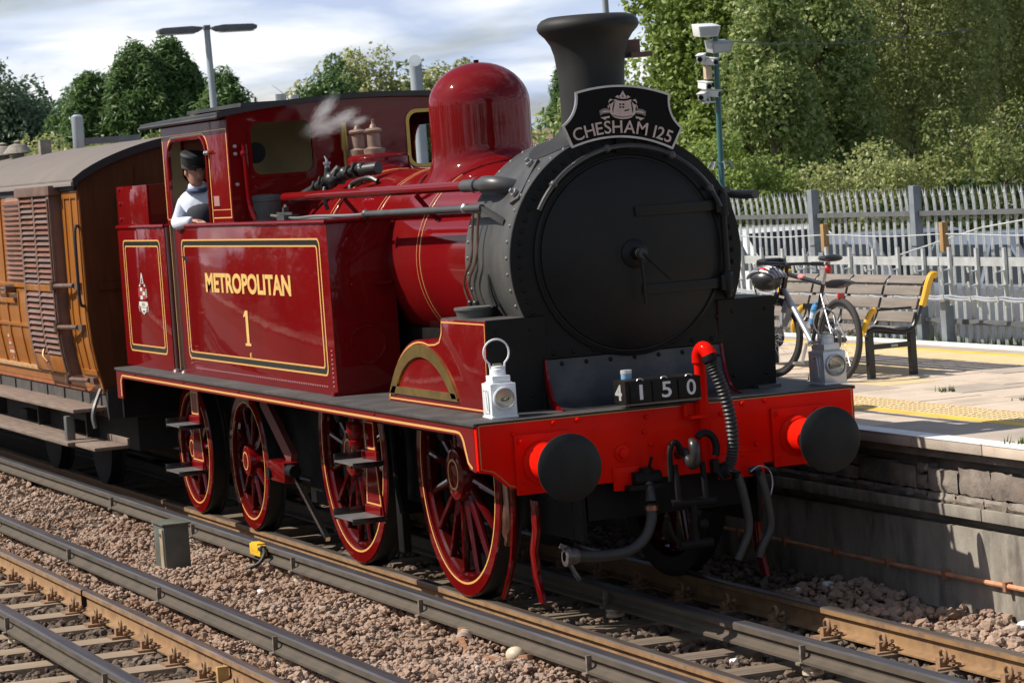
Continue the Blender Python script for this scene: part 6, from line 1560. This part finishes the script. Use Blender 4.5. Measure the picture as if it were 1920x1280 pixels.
for s in (-1, 1):
    q = [(s * .10, cz_ + .004), (s * .15, cz_ + .002), (s * .182, cz_ - .014), (s * .176, cz_ - .05), (s * .15, cz_ - .036), (s * .10, cz_ - .03)]
    cp(2, q if s > 0 else q[::-1])
    q = [(s * .10, cz_ - .012), (s * .15, cz_ - .014), (s * .172, cz_ - .028), (s * .150, cz_ - .026), (s * .10, cz_ - .02)]
    cp(0, q if s > 0 else q[::-1], .0052)
    q = [(s * .10, cz_ - .05), (s * .172, cz_ - .064), (s * .155, cz_ - .072), (s * .135, cz_ - .082), (s * .128, cz_ - .068), (s * .105, cz_ - .066)]
    cp(0, q if s > 0 else q[::-1])
cb.build('crest', [pinkm, hbm, mat('crest_dull', (.22, .17, .16), .4, metal=.3)], hb, smooth=10)
B().box(-.045, -.012, -.04, .04, -.2, .05).build('bracket', hbm, hb)

def oil_lamp(label, x, y, m, rz, ring=.082, hz=1.0):
    t = thing('oil_lamp', label, 'lamp', (x, y, PLZ), rz, 'headlamps on the buffer beam')
    B().box(-.10, .10, -.082, .082, .006, .215).build('body', m, t, bevel=.006)
    B().box(-.105, .105, -.087, .087, 0, .012).build('base', m, t, bevel=.003)
    B().box(-.082, .082, -.066, .066, .215, .222).box(-.074, .074, -.058, .058, .222, .262).build('upper_case', m, t, bevel=.005)
    B().lathe([(.052, .262), (.050, .30), (.042, .304), (.042, .318), (.034, .322), (0, .322)], (0, 0, 0), (0, 0, 1), 24).build('chimney_cap', m, t)
    B().lathe([(.03, .322), (.028, .334), (0, .336)], (0, 0, 0), (0, 0, 1), 16).build('vent', mat('lamp_brass', (.35, .30, .18), .4, metal=.6), t)
    B().tube([(.0, -.042, .27), (0, -.045, .30)] + [(0, ring * math.cos(R(a)), .318 + .085 + ring * math.sin(R(a))) for a in np.linspace(232, -52, 26)] + [(0, .045, .30), (0, .042, .27)], .0065, 8).build('handle', m, t)
    lensr = B().lathe([(.068, 0), (.072, .006), (.072, .022), (.064, .026), (.060, .02)], (.10, .0, .125), (1, 0, 0), 32).build('lens_ring', m, t)
    gl = bpy.data.materials.get('bullseye_glass')
    if gl is None:
        gl = bpy.data.materials.new('bullseye_glass'); gl.use_nodes = True; b_ = gl.node_tree.nodes['Principled BSDF']
        b_.inputs['Base Color'].default_value = (.95, .93, .88, 1); b_.inputs['Roughness'].default_value = .02; b_.inputs['Transmission Weight'].default_value = 1.0; b_.inputs['IOR'].default_value = 1.5
    B().lathe([(.060, .016), (.052, .032), (.038, .043), (.02, .05), (0, .052)], (.10, 0, .125), (1, 0, 0), 32).lathe([(.060, .016), (0, .014)], (.10, 0, .125), (1, 0, 0), 32).build('bullseye', gl, lensr, smooth=80)
    B().lathe([(.058, .012), (.03, .004), (0, .002)], (.101, 0, .125), (1, 0, 0), 28).build('reflector', mat('reflector_brass', (.88, .80, .66), .3, metal=.5), lensr)
    B().tube([(.102, -.01, .118), (.128, .02, .125)], .010, 8).build('burner', mat('lamp_brass', (.35, .30, .18), .4), lensr)
    B().box(-.05, .05, -.088, -.082, .03, .18).build('side_door', m, t, bevel=.003)
    B().tube(smooth_path([(-.03, -.09, .17), (.04, -.10, .175), (.05, -.095, .05)], 4), .004, 6).build('door_wire', m, t)
    return t
oil_lamp('white painted oil lamp with ring handle on the corner beside the splasher', -.78, -1.015, mat('lamp_white', (.82, .83, .84), .35, coat=.4, var=.03, vscale=8), R(-4))
oil_lamp('silver grey oil lamp on the platform side corner of the buffer beam', -.80, 1.262, mat('lamp_silver', (.55, .56, .57), .35, metal=.55, var=.08, vscale=10), R(3), .085)

rb = thing('route_number_board', 'black number box showing 150 in white above the red buffer beam', 'number board', (-.52, -.06, 1.335))
pb = mat('board_black', (.009, .008, .007), .5, var=.3, vscale=9, wear=(.03, .02, .015), wscale=5, spec=.2)
wl = mat('board_white', (.72, .71, .67), .5)
B().box(-.10, .095, -.255, .255, 0, .142).build('box', pb, rb, bevel=.003)
for y0, y1, ch, w in ((-.225, -.085, '1', .022), (-.075, .09, '5', .066), (.10, .25, '0', .062)):
    pl_ = B().box(.095, .106, y0, y1, .004, .138).build('number_plate', pb, rb, bevel=.002)
    nb_ = B(); yc_ = (y0 + y1) / 2 + (.01 if ch != '1' else .0)
    if ch == '1': nb_.box(.106, .108, yc_ - .010, yc_ + .012, .022, .115)
    else: text_on(nb_, ch, (.107, yc_ - w / 2, .022), (0, 1, 0), (0, 0, 1), w, .098, .012, .002)
    nb_.build('digit', wl, pl_)
    B().tube([(.098, (y0 + y1) / 2 + .02 * math.cos(a), .138 + .014 * math.sin(a)) for a in np.linspace(0, PI, 8)], .004, 6).build('ring', steel, pl_)
nb_ = B(); text_on(nb_, '4', (-.07, -.2565, .02), (1, 0, 0), (0, 0, 1), .11, .098, .03, .002); nb_.build('digit', mat('board_white_shaded', (.36, .35, .33), .6), rb)  # side digit dimmed: its partial shade is put into the white
B().box(.095, .105, -.26, .26, -.012, .0).build('rail', black, rb)
t = thing('small_tin', 'small blue and white tin standing behind the number box', 'tin', (-.66, -.185, 1.3085))
B().box(-.05, .05, -.035, .06, 0, .145).build('block', pb, t, bevel=.004)
B().lathe([(.032, .145), (.034, .15), (.034, .20), (.0, .20)], (0, -.02, 0), (0, 0, 1), 18).build('tin_body', mat('tin_blue', (.22, .42, .62), .4), t)
B().lathe([(.036, .20), (.036, .222), (0, .224)], (0, -.02, 0), (0, 0, 1), 18).build('tin_lid', mat('tin_white', (.75, .75, .75), .35, metal=.4), t)

# ================================================================== driver in the cab
def skin_body(name, verts, edges, radii, m, parent, levels=2, root=0):
    me = bpy.data.meshes.new(name); me.from_pydata(verts, edges, [])
    o = bpy.data.objects.new(name, me); COL.objects.link(o)
    md = o.modifiers.new('skin', 'SKIN'); md.use_smooth_shade = True
    sv = me.skin_vertices[0].data
    for i, r in enumerate(radii): sv[i].radius = r if isinstance(r, tuple) else (r, r)
    for i in range(len(verts)): sv[i].use_root = (i == root)
    o.modifiers.new('sub', 'SUBSURF').levels = levels; o.modifiers['sub'].render_levels = levels
    dg = bpy.context.evaluated_depsgraph_get(); dg.update()
    me2 = bpy.data.meshes.new_from_object(o.evaluated_get(dg)); me2.name = name
    bpy.data.objects.remove(o)
    me2.materials.clear(); me2.materials.append(m)
    for p in me2.polygons: p.use_smooth = True
    return link(name, me2, parent)
pr = thing('person', 'driver in black cap, pale blue shirt and dark waistcoat leaning at the cab opening', 'person', (-7.90, -.90, 1.345), R(-32))
shirt = mat('shirt', (.66, .70, .80), .85, var=.08, vscale=9, bump=1.0, bscale=9)
vest = mat('waistcoat', (.018, .020, .032), .8, var=.2)
skinm = mat('skin', (.48, .24, .165), .5, var=.06, vscale=9)
trous = mat('trousers', (.03, .04, .07), .85)
# one continuous body: pelvis, trunk, neck, arms, legs. x is forward, the driver looks forward and a little down
V = [(0, 0, .93), (0.0, 0, 1.12), (.0, -.02, 1.30), (.02, -.03, 1.42), (.05, -.04, 1.50), (.075, -.045, 1.57),
     (-.04, -.185, 1.405), (-.11, -.25, 1.24), (.05, -.26, 1.225), (.15, -.16, 1.232), (.21, -.06, 1.24),
     (.02, .15, 1.40), (.0, .24, 1.20), (.10, .24, 1.02), (.24, .20, 1.05), (.30, .18, 1.06),
     (0, -.10, .86), (.03, -.11, .48), (0, -.11, .07), (.14, -.12, .035), (0, .10, .86), (.03, .11, .48), (0, .11, .07), (.14, .12, .035)]
E_ = [(0, 1), (1, 2), (2, 3), (3, 4), (4, 5), (3, 6), (6, 7), (7, 8), (8, 9), (9, 10), (3, 11), (11, 12), (12, 13), (13, 14), (14, 15), (0, 16), (16, 17), (17, 18), (18, 19), (0, 20), (20, 21), (21, 22), (22, 23)]
Rd = [(.15, .12), (.16, .13), (.17, .14), (.12, .10), .062, .058, .082, .062, .060, .052, .042, .085, .062, .055, .046, .036, .095, .065, .05, .045, .095, .065, .05, .045]
V[7] = (-.075, -.262, 1.27); V[8] = (-.03, -.285, 1.215)
body = skin_body('body', V, E_, Rd, shirt, pr)
# waistcoat hugging the trunk, collar, trousers
W = [(0, 0, .95), (.0, 0, 1.12), (.02, -.015, 1.30), (.04, -.03, 1.42)]
skin_body('waistcoat', W, [(0, 1), (1, 2), (2, 3)], [.165, .18, .188, .135], vest, pr)
B().lathe([(.066, 0), (.084, .02), (.076, .055), (.066, .065)], (.06, -.042, 1.49), (.15, 0, 1), 20).build('collar', shirt, pr, smooth=60)
B().tube([(.06 + .078 * math.cos(a), -.042 + .08 * math.sin(a), 1.495 - .01 * math.cos(a)) for a in np.linspace(0, 2 * PI, 20, endpoint=False)], .020, 8, closed=True).build('neckerchief', mat('scarf_blue', (.06, .09, .19), .8), pr)
skin_body('trousers', [V[0], V[16], V[17], (0, -.11, .10), V[20], V[21], (0, .11, .10)], [(0, 1), (1, 2), (2, 3), (0, 4), (4, 5), (5, 6)], [(.165, .13), .105, .075, .062, .105, .075, .062], trous, pr)
# head with jaw, brow, nose and ears; cap on top
head = thing('head', None, None, (.10, -.05, 1.655), R(-14)); head.parent = pr; head.rotation_euler = (0, R(12), R(46))
hs = B(); n = 20; rows = []
for z, rx_, ry2, ox in ((-.125, .03, .025, .045), (-.115, .052, .042, .04), (-.085, .068, .055, .03), (-.05, .080, .064, .014), (-.01, .090, .072, .0), (.03, .096, .077, -.005), (.07, .097, .078, -.008), (.105, .082, .068, -.01), (.128, .05, .042, -.01), (.135, .01, .01, -.01)):
    rows.append([(ox + rx_ * math.cos(2 * PI * k / n), ry2 * math.sin(2 * PI * k / n), z) for k in range(n)])
hs.add([p for r_ in rows for p in r_], [(i * n + k, i * n + (k + 1) % n, (i + 1) * n + (k + 1) % n, (i + 1) * n + k) for i in range(len(rows) - 1) for k in range(n)] + [tuple(range(n - 1, -1, -1))])
hs.build('skull', skinm, head, smooth=80)
B().add([(.088, -.012, .015), (.088, .012, .015), (.118, .016, -.038), (.118, -.016, -.038), (.122, 0, -.032), (.085, .018, -.045), (.085, -.018, -.045)], [(0, 1, 4), (1, 2, 4), (2, 3, 4), (3, 0, 4), (1, 5, 2), (0, 3, 6), (2, 5, 6, 3)]).build('nose', skinm, head, smooth=70)
for s in (-1, 1):
    B().ball((-.005, s * .076, -.012), .026, 10, (.75, .4, 1.15)).build('ear', skinm, head)
    B().ball((.078, s * .032, .018), .012, 8, (.6, 1, .8)).build('eye', mat('eye_dark', (.03, .02, .02), .2), head)
    B().box(.078, .092, s * .032 - .016, s * .032 + .016, .034, .041).build('eyebrow', mat('hair', (.06, .045, .035), .8), head)
B().tube([(.086, -.022, -.068), (.094, 0, -.066), (.086, .022, -.068)], .006, 6).build('mouth', mat('lip', (.36, .14, .11), .5), head)
B().lathe([(.101, 0), (.104, .03), (.095, .05)], (-.012, 0, .02), (0, 0, 1), 20, R(0), R(360)).build('hair', MATS['hair'], head)
B().lathe([(.108, 0), (.112, .055), (.120, .075), (.112, .095), (.06, .108), (0, .11)], (-.008, 0, .055), (.08, 0, 1), 26).build('cap', mat('cap_black', (.02, .022, .024), .6, var=.2), head)
B().prism([(.09, -.075), (.13, -.06), (.155, -.02), (.155, .02), (.13, .06), (.09, .075)], 'z', .055, .063).build('cap_peak', mat('peak', (.01, .01, .01), .2, coat=.6), head)
def hand(base, direction, up, parent, s):
    d = Vector(direction).normalized(); u = Vector(up).normalized(); sd_ = d.cross(u).normalized(); o = Vector(base)
    vs = [o, o + d * .045, o + d * .085]; es = [(0, 1), (1, 2)]; rs = [(.028, .020), (.040, .017), (.038, .014)]
    for k, (ln, off) in enumerate(((.068, -.030), (.078, -.010), (.073, .010), (.058, .028))):
        b0 = len(vs); vs += [o + d * .09 + sd_ * off, o + d * (.09 + ln * .5) + sd_ * off * 1.1 - u * .008, o + d * (.09 + ln * .8) + sd_ * off * 1.1 - u * .032]; es += [(2, b0), (b0, b0 + 1), (b0 + 1, b0 + 2)]; rs += [.0098, .0090, .0078]
    b0 = len(vs); vs += [o + d * .04 - sd_ * .045 * s, o + d * .075 - sd_ * .062 * s - u * .015]; es += [(0, b0), (b0, b0 + 1)]; rs += [.012, .0095]
    return skin_body('hand', [tuple(v) for v in vs], es, rs, skinm, parent, 1)
hand((.21, -.06, 1.241), (.55, .8, -.1), (0, 0, 1), pr, 1)
hand((.30, .18, 1.06), (1, -.1, 0), (0, 0, 1), pr, -1)
# steam drifting from the safety valves
def puff(bm_, c, r, sc):
    bm_.ball(c, r, 12, sc)
def steam_mat(name, dens, scale):
    m = bpy.data.materials.new(name); m.use_nodes = True; t = m.node_tree; t.nodes.clear()
    o = t.nodes.new('ShaderNodeOutputMaterial'); v = t.nodes.new('ShaderNodeVolumePrincipled'); v.inputs['Color'].default_value = (1, 1, 1, 1); v.inputs['Anisotropy'].default_value = 0.0
    tcn = t.nodes.new('ShaderNodeTexCoord'); nz = t.nodes.new('ShaderNodeTexNoise'); nz.inputs['Scale'].default_value = scale; nz.inputs['Detail'].default_value = 6; nz.inputs['Roughness'].default_value = .6
    t.links.new(tcn.outputs['Object'], nz.inputs['Vector'])
    # fade towards the outside of the unit sphere
    ln = t.nodes.new('ShaderNodeVectorMath'); ln.operation = 'LENGTH'; t.links.new(tcn.outputs['Object'], ln.inputs[0])
    fr_ = t.nodes.new('ShaderNodeMapRange'); fr_.inputs['From Min'].default_value = 1.0; fr_.inputs['From Max'].default_value = .25; fr_.inputs['To Max'].default_value = .55; t.links.new(ln.outputs['Value'], fr_.inputs['Value'])
    ad = t.nodes.new('ShaderNodeMath'); ad.operation = 'ADD'; t.links.new(nz.outputs['Fac'], ad.inputs[0]); t.links.new(fr_.outputs[0], ad.inputs[1])
    mr = t.nodes.new('ShaderNodeMapRange'); mr.inputs['From Min'].default_value = .68; mr.inputs['From Max'].default_value = 1.12; mr.inputs['To Max'].default_value = dens; t.links.new(ad.outputs[0], mr.inputs['Value'])
    t.links.new(mr.outputs[0], v.inputs['Density']); t.links.new(v.outputs[0], o.inputs['Volume']); return m
st_ = thing('steam', 'thin white steam drifting from the safety valves past the cab front', 'steam', (-5.85, -.10, 3.26)); st_['kind'] = 'stuff'
ball_me = B().ball((0, 0, 0), 1.0, 20).mesh('steam_wisp', steam_mat('steam_vol', 4.0, 4.2))
for loc, sc_, rot in (((.0, -.07, .025), (.14, .12, .05), .35), ((.04, -.19, .06), (.17, .17, .085), .5), ((.06, -.36, .13), (.16, .22, .085), .8), ((.05, -.36, .0), (.13, .26, .12), .2)):
    o = link('steam_wisp', ball_me, st_, loc); o.scale = sc_; o.rotation_euler = (rot, 0, 0)

# ================================================================== bench
be = thing('platform_bench', 'weathered slatted bench with yellow arm rests on the platform behind the bicycle', 'bench', (0, 0, PZ))
slat_m = mat('bench_slat', (.215, .18, .15), .85, var=.2, vscale=4, stretch=(.6, 8, 8), bump=.4, bscale=30, wear=(.19, .16, .14), wscale=3)
iron_b = mat('bench_iron', (.012, .012, .012), .4, coat=.2)
yel_b = mat('bench_yellow', (.82, .44, .02), .4, coat=.3)
prof = [(3.66, .36), (3.70, .40), (3.78, .405), (3.88, .385), (3.98, .365), (4.06, .375), (4.11, .43), (4.15, .52), (4.19, .62), (4.225, .72), (4.26, .765), (4.30, .76)]
BX0, BX1 = -7.60, -4.95
bays = [BX0 + (BX1 - BX0) * i / 4 for i in range(5)]
def slat(p0, p1, xa, xb, th=.028):
    a = Vector(p0); c = Vector(p1); d = (c - a).normalized(); n_ = Vector((d.y, -d.x))
    q = [a, c, c + n_ * th, a + n_ * th]
    return B().prism([(v.x, v.y) for v in q], 'x', xa, xb).build('slat', slat_m, be, bevel=.005)
pieces = [((3.668, .385), (3.745, .415)), ((3.765, .416), (3.855, .402)), ((3.875, .398), (3.965, .378)), ((3.985, .378), (4.055, .388)), ((4.085, .42), (4.115, .505)), ((4.125, .525), (4.155, .61)), ((4.165, .63), (4.19, .705)), ((4.20, .725), (4.262, .785))]
for xa, xb in zip(bays, bays[1:]):
    for p0, p1 in pieces: slat(p0, p1, xa + .02, xb - .02)
for i, x in enumerate(bays):
    f_ = B().tube(smooth_path([(x, y, z - .012) for y, z in prof], 3), .019, 8).build('frame', iron_b, be)
for x in (BX1 + .02, BX0 - .02):
    B().tube(smooth_path([(x, 4.17, .545), (x, 4.20, .62), (x, 4.235, .72), (x, 4.27, .785), (x, 4.31, .785)], 4), .030, 10).build('end_cap', yel_b, be)
for x in (BX1 - .02, bays[2]):
    B().tube(smooth_path([(x, 3.665, .345), (x, 3.66, .40), (x, 3.69, .47), (x, 3.73, .53), (x, 3.765, .545)], 5), .026, 10).build('arm_rest', yel_b, be); B().tube([(x, 3.765, .543), (x, 4.09, .54)], .010, 8).build('arm_rod', iron_b, be)
for x in (BX1 - .03, BX0 + .03):
    for y in (3.70, 4.08): B().box(x - .03, x + .03, y - .025, y + .025, 0, .37).build('leg', iron_b, be)
    B().box(x - .025, x + .025, 3.72, 4.06, .23, .27).build('leg_rail', iron_b, be)
    B().box(x + .026, x + .028, 3.88, 3.94, .24, .26).build('maker_plate', mat('plate_grey', (.4, .4, .4), .5), be)
B().box(BX0, BX1, 3.98, 4.02, .33, .36).build('seat_rail', iron_b, be)

# ================================================================== bicycle
bi = thing('bicycle', 'silver and black bicycle with blue bottle leaning by the platform bench', 'bicycle', (-4.98, 3.41, PZ), R(184))
bi.rotation_euler = (R(5), 0, R(184))
blk = mat('bike_black', (.015, .015, .017), .35, coat=.4); alu = mat('bike_silver', (.55, .56, .58), .3, metal=.6)
tyr = mat('bike_tyre', (.035, .033, .032), .8, bump=.3, bscale=80)
WR = .335
def bwheel(x, turn=0.0):
    w = thing('wheel', None, None, (x, 0, WR)); w.parent = bi; w.rotation_euler = (0, 0, turn)
    B().tube([((WR - .024) * math.cos(a), 0, (WR - .024) * math.sin(a)) for a in np.linspace(0, 2 * PI, 56, endpoint=False)], .024, 10, closed=True).build('tyre', tyr, w)
    B().lathe([(WR - .045, -.012), (WR - .045, .012), (WR - .066, .008), (WR - .066, -.008), (WR - .045, -.012)], (0, 0, 0), (0, 1, 0), 56).build('rim', mat('rim_dark', (.05, .05, .055), .35, metal=.4), w)
    sp = B()
    for k in range(28):
        a = 2 * PI * k / 28; s = 1 if k % 2 else -1
        sp.tube([(.02 * math.cos(a + .9 * s), s * .028, .02 * math.sin(a + .9 * s)), ((WR - .06) * math.cos(a), 0, (WR - .06) * math.sin(a))], .0013, 4)
    tag(sp.build('spokes', alu, w), kind='stuff')
    B().cyl((0, -.05, 0), (0, .05, 0), .022, 14).build('hub', blk, w)
    B().lathe([(.085, 0), (.085, .003), (.03, .004)], (0, -.035 if x > .5 else .03, 0), (0, 1, 0), 24).build('disc_brake', mat('disc', (.3, .3, .3), .3, metal=.9), w)
bwheel(0.0); bwheel(1.06, R(14))
BBp, HT, HB, ST = Vector((.43, 0, .30)), Vector((.88, 0, .86)), Vector((.915, 0, .735)), Vector((.27, 0, .78))
def bt(p, q, r, m, name, par=bi): return B().tube([p, q], r, 12).build(name, m, par)
bt(ST, HT, .019, blk, 'top_tube'); bt(BBp, HB, .024, alu, 'down_tube'); bt(BBp, ST, .017, blk, 'seat_tube'); bt(HB, HT, .024, blk, 'head_tube')
for s in (-1, 1):
    bt((0, s * .06, WR), BBp + Vector((0, s * .03, 0)), .010, blk, 'chain_stay'); bt((0, s * .06, WR), ST + Vector((.01, s * .015, -.08)), .008, alu, 'seat_stay')
    B().tube([(1.06, s * .055, WR), (.99, s * .055, .60), (.945, s * .05, .70)], [.013, .017, .017], 10).build('fork_leg', blk, bi)
bt(HB, HB + Vector((.015, 0, -.05)), .03, blk, 'fork_crown')
bt(ST, ST + Vector((-.06, 0, .17)), .0145, alu, 'seat_post')
B().ball((.19, 0, .985), .07, 16, (1.9, .95, .40)).ball((.11, 0, .99), .07, 14, (.9, 1.15, .42)).build('saddle', blk, bi)
bt(HT, HT + Vector((-.03, 0, .07)), .016, blk, 'stem'); 
B().tube([(.84, 0, .93), (.88, 0, .94)], .018, 10).tube(smooth_path([(.80, -.31, .945), (.85, -.16, .945), (.88, 0, .94), (.85, .16, .945), (.80, .31, .945)], 4), .013, 8).build('handlebar', blk, bi)
for s in (-1, 1):
    B().tube([(.80, s * .31, .945), (.825, s * .21, .945)], .018, 10).build('grip', blk, bi)
    B().tube([(.85, s * .19, .94), (.90, s * .20, .92), (.90, s * .29, .90)], .006, 6).build('brake_lever', alu, bi)
B().cyl((.43, -.035, .30), (.43, .035, .30), .026, 14).build('bottom_bracket', alu, bi)
B().lathe([(.10, -.002), (.10, .002), (.075, .002), (.075, -.002), (.10, -.002)], (.43, -.045, .30), (0, 1, 0), 28).build('chain_ring', blk, bi)
B().beam((.43, .055, .30), (.49, .06, .14), .018, .022).build('crank', alu, bi); B().box(.45, .54, .06, .15, .125, .145).build('pedal', alu, bi)
B().beam((.43, -.055, .30), (.37, -.06, .46), .018, .022).build('crank', alu, bi); B().box(.33, .41, -.15, -.06, .455, .475).build('pedal', blk, bi)
d_ = (HB - BBp).normalized(); pq = BBp + (ST - BBp) * .28 + Vector((.045, 0, .02)); d2 = (ST - BBp).normalized()
bo_ = B().lathe([(.0, 0), (.036, .003), (.036, .14), (.03, .16), (.018, .165), (.018, .19), (0, .192)], pq, d2, 18).build('bottle', mat('bottle_blue', (.10, .34, .66), .3, coat=.5), bi)
B().lathe([(.037, .05), (.037, .10)], pq, d2, 18).build('bottle_band', mat('bottle_pale', (.60, .72, .82), .4), bo_)
B().tube([pq + d2 * .12 + Vector((.0, 0, 0)) + Vector((.03 * math.cos(a), .038 * math.sin(a), 0)) for a in np.linspace(0, 2 * PI, 14, endpoint=False)], .005, 6, closed=True).build('bottle_cage', blk, bi)
B().prism([(-.18, .80), (-.06, .82), (.08, .815), (.18, .79), (.15, .745), (.02, .745), (-.08, .765)], 'y', -.045, .045).build('saddle_mudguard', blk, bi, bevel=.012)
B().ball((.19, 0, .90), .035, 12, (.7, 1, 1.1)).build('rear_light', mat('red_plastic', (.62, .03, .03), .3, coat=.5), bi)
B().box(-.02, .0, -.03, .03, .655, .71).build('reflector', MATS['red_plastic'], bi, bevel=.006)
B().ball((.62, 0, .835), .026, 10, (2.2, 1, 1)).build('pump', mat('pump_white', (.7, .25, .25), .4), bi)
B().tube([(.50, 0, .59), (.46, .01, .50), (.42, .015, .43)], .010, 8).box(.44, .56, -.02, .02, .575, .62).build('lock_bracket', blk, bi)
B().tube([(.98, 0, WR + .36), (1.10, 0, WR + .37)], .012, 8).prism([(.80, .58), (.86, .64), (.93, .50), (.90, .42), (.84, .50)], 'y', -.03, .03).build('front_mudguard', mat('guard_grey', (.28, .29, .31), .4), bi, bevel=.008)
B().tube(smooth_path([(.92, .02, .92), (1.0, .03, .86), (.97, .04, .72), (.93, .03, .60)], 5), .005, 5).tube(smooth_path([(.90, -.05, .94), (1.03, -.05, .88), (.98, -.03, .74)], 5), .005, 5).build('cable', blk, bi)
# helmet hung on the handlebar
he = thing('cycle_helmet', 'black cycle helmet with a red patch hanging from the bicycle handlebar', 'helmet', (-5.89, 3.26, PZ + .82), R(20))
B().ball((0, 0, 0), .12, 18, (1.25, .95, .82)).build('shell', mat('helmet_black', (.03, .03, .032), .3, coat=.5, var=.2), he)
for k in range(5):
    a = -.8 + .4 * k; B().tube([(.16 * math.cos(q), .118 * math.sin(a) * (1 - .2 * abs(math.cos(q))), .104 * abs(math.sin(q)) * math.cos(a) + .004) for q in np.linspace(.15, PI - .15, 14)], .012, 6).build('helmet_rib', mat('helmet_grey', (.30, .30, .31), .35, coat=.4), he)
B().ball((.02, -.05, .08), .045, 12, (1.1, .9, .6)).build('red_patch', MATS['red_plastic'], he)
B().tube(smooth_path([(-.06, -.09, -.05), (-.04, -.06, -.19), (0, 0, -.24), (.04, .06, -.19), (.06, .09, -.05)], 5), .006, 5).build('strap', blk, he)
bg = thing('handlebar_bag', 'black bag on the front of the bicycle handlebar', 'bag', (-5.95, 3.36, PZ + .93), R(184))
B().box(-.02, .13, -.10, .10, -.05, .06).build('bag_body', mat('bag_black', (.02, .02, .022), .7), bg, bevel=.03)
B().tube(smooth_path([(-.02, -.07, .04), (-.06, -.07, .05), (-.07, -.07, .0), (-.02, -.07, -.03)], 4), .008, 6).build('bag_strap', blk, bg)

# instances of generated names are tidy already; nothing else to do
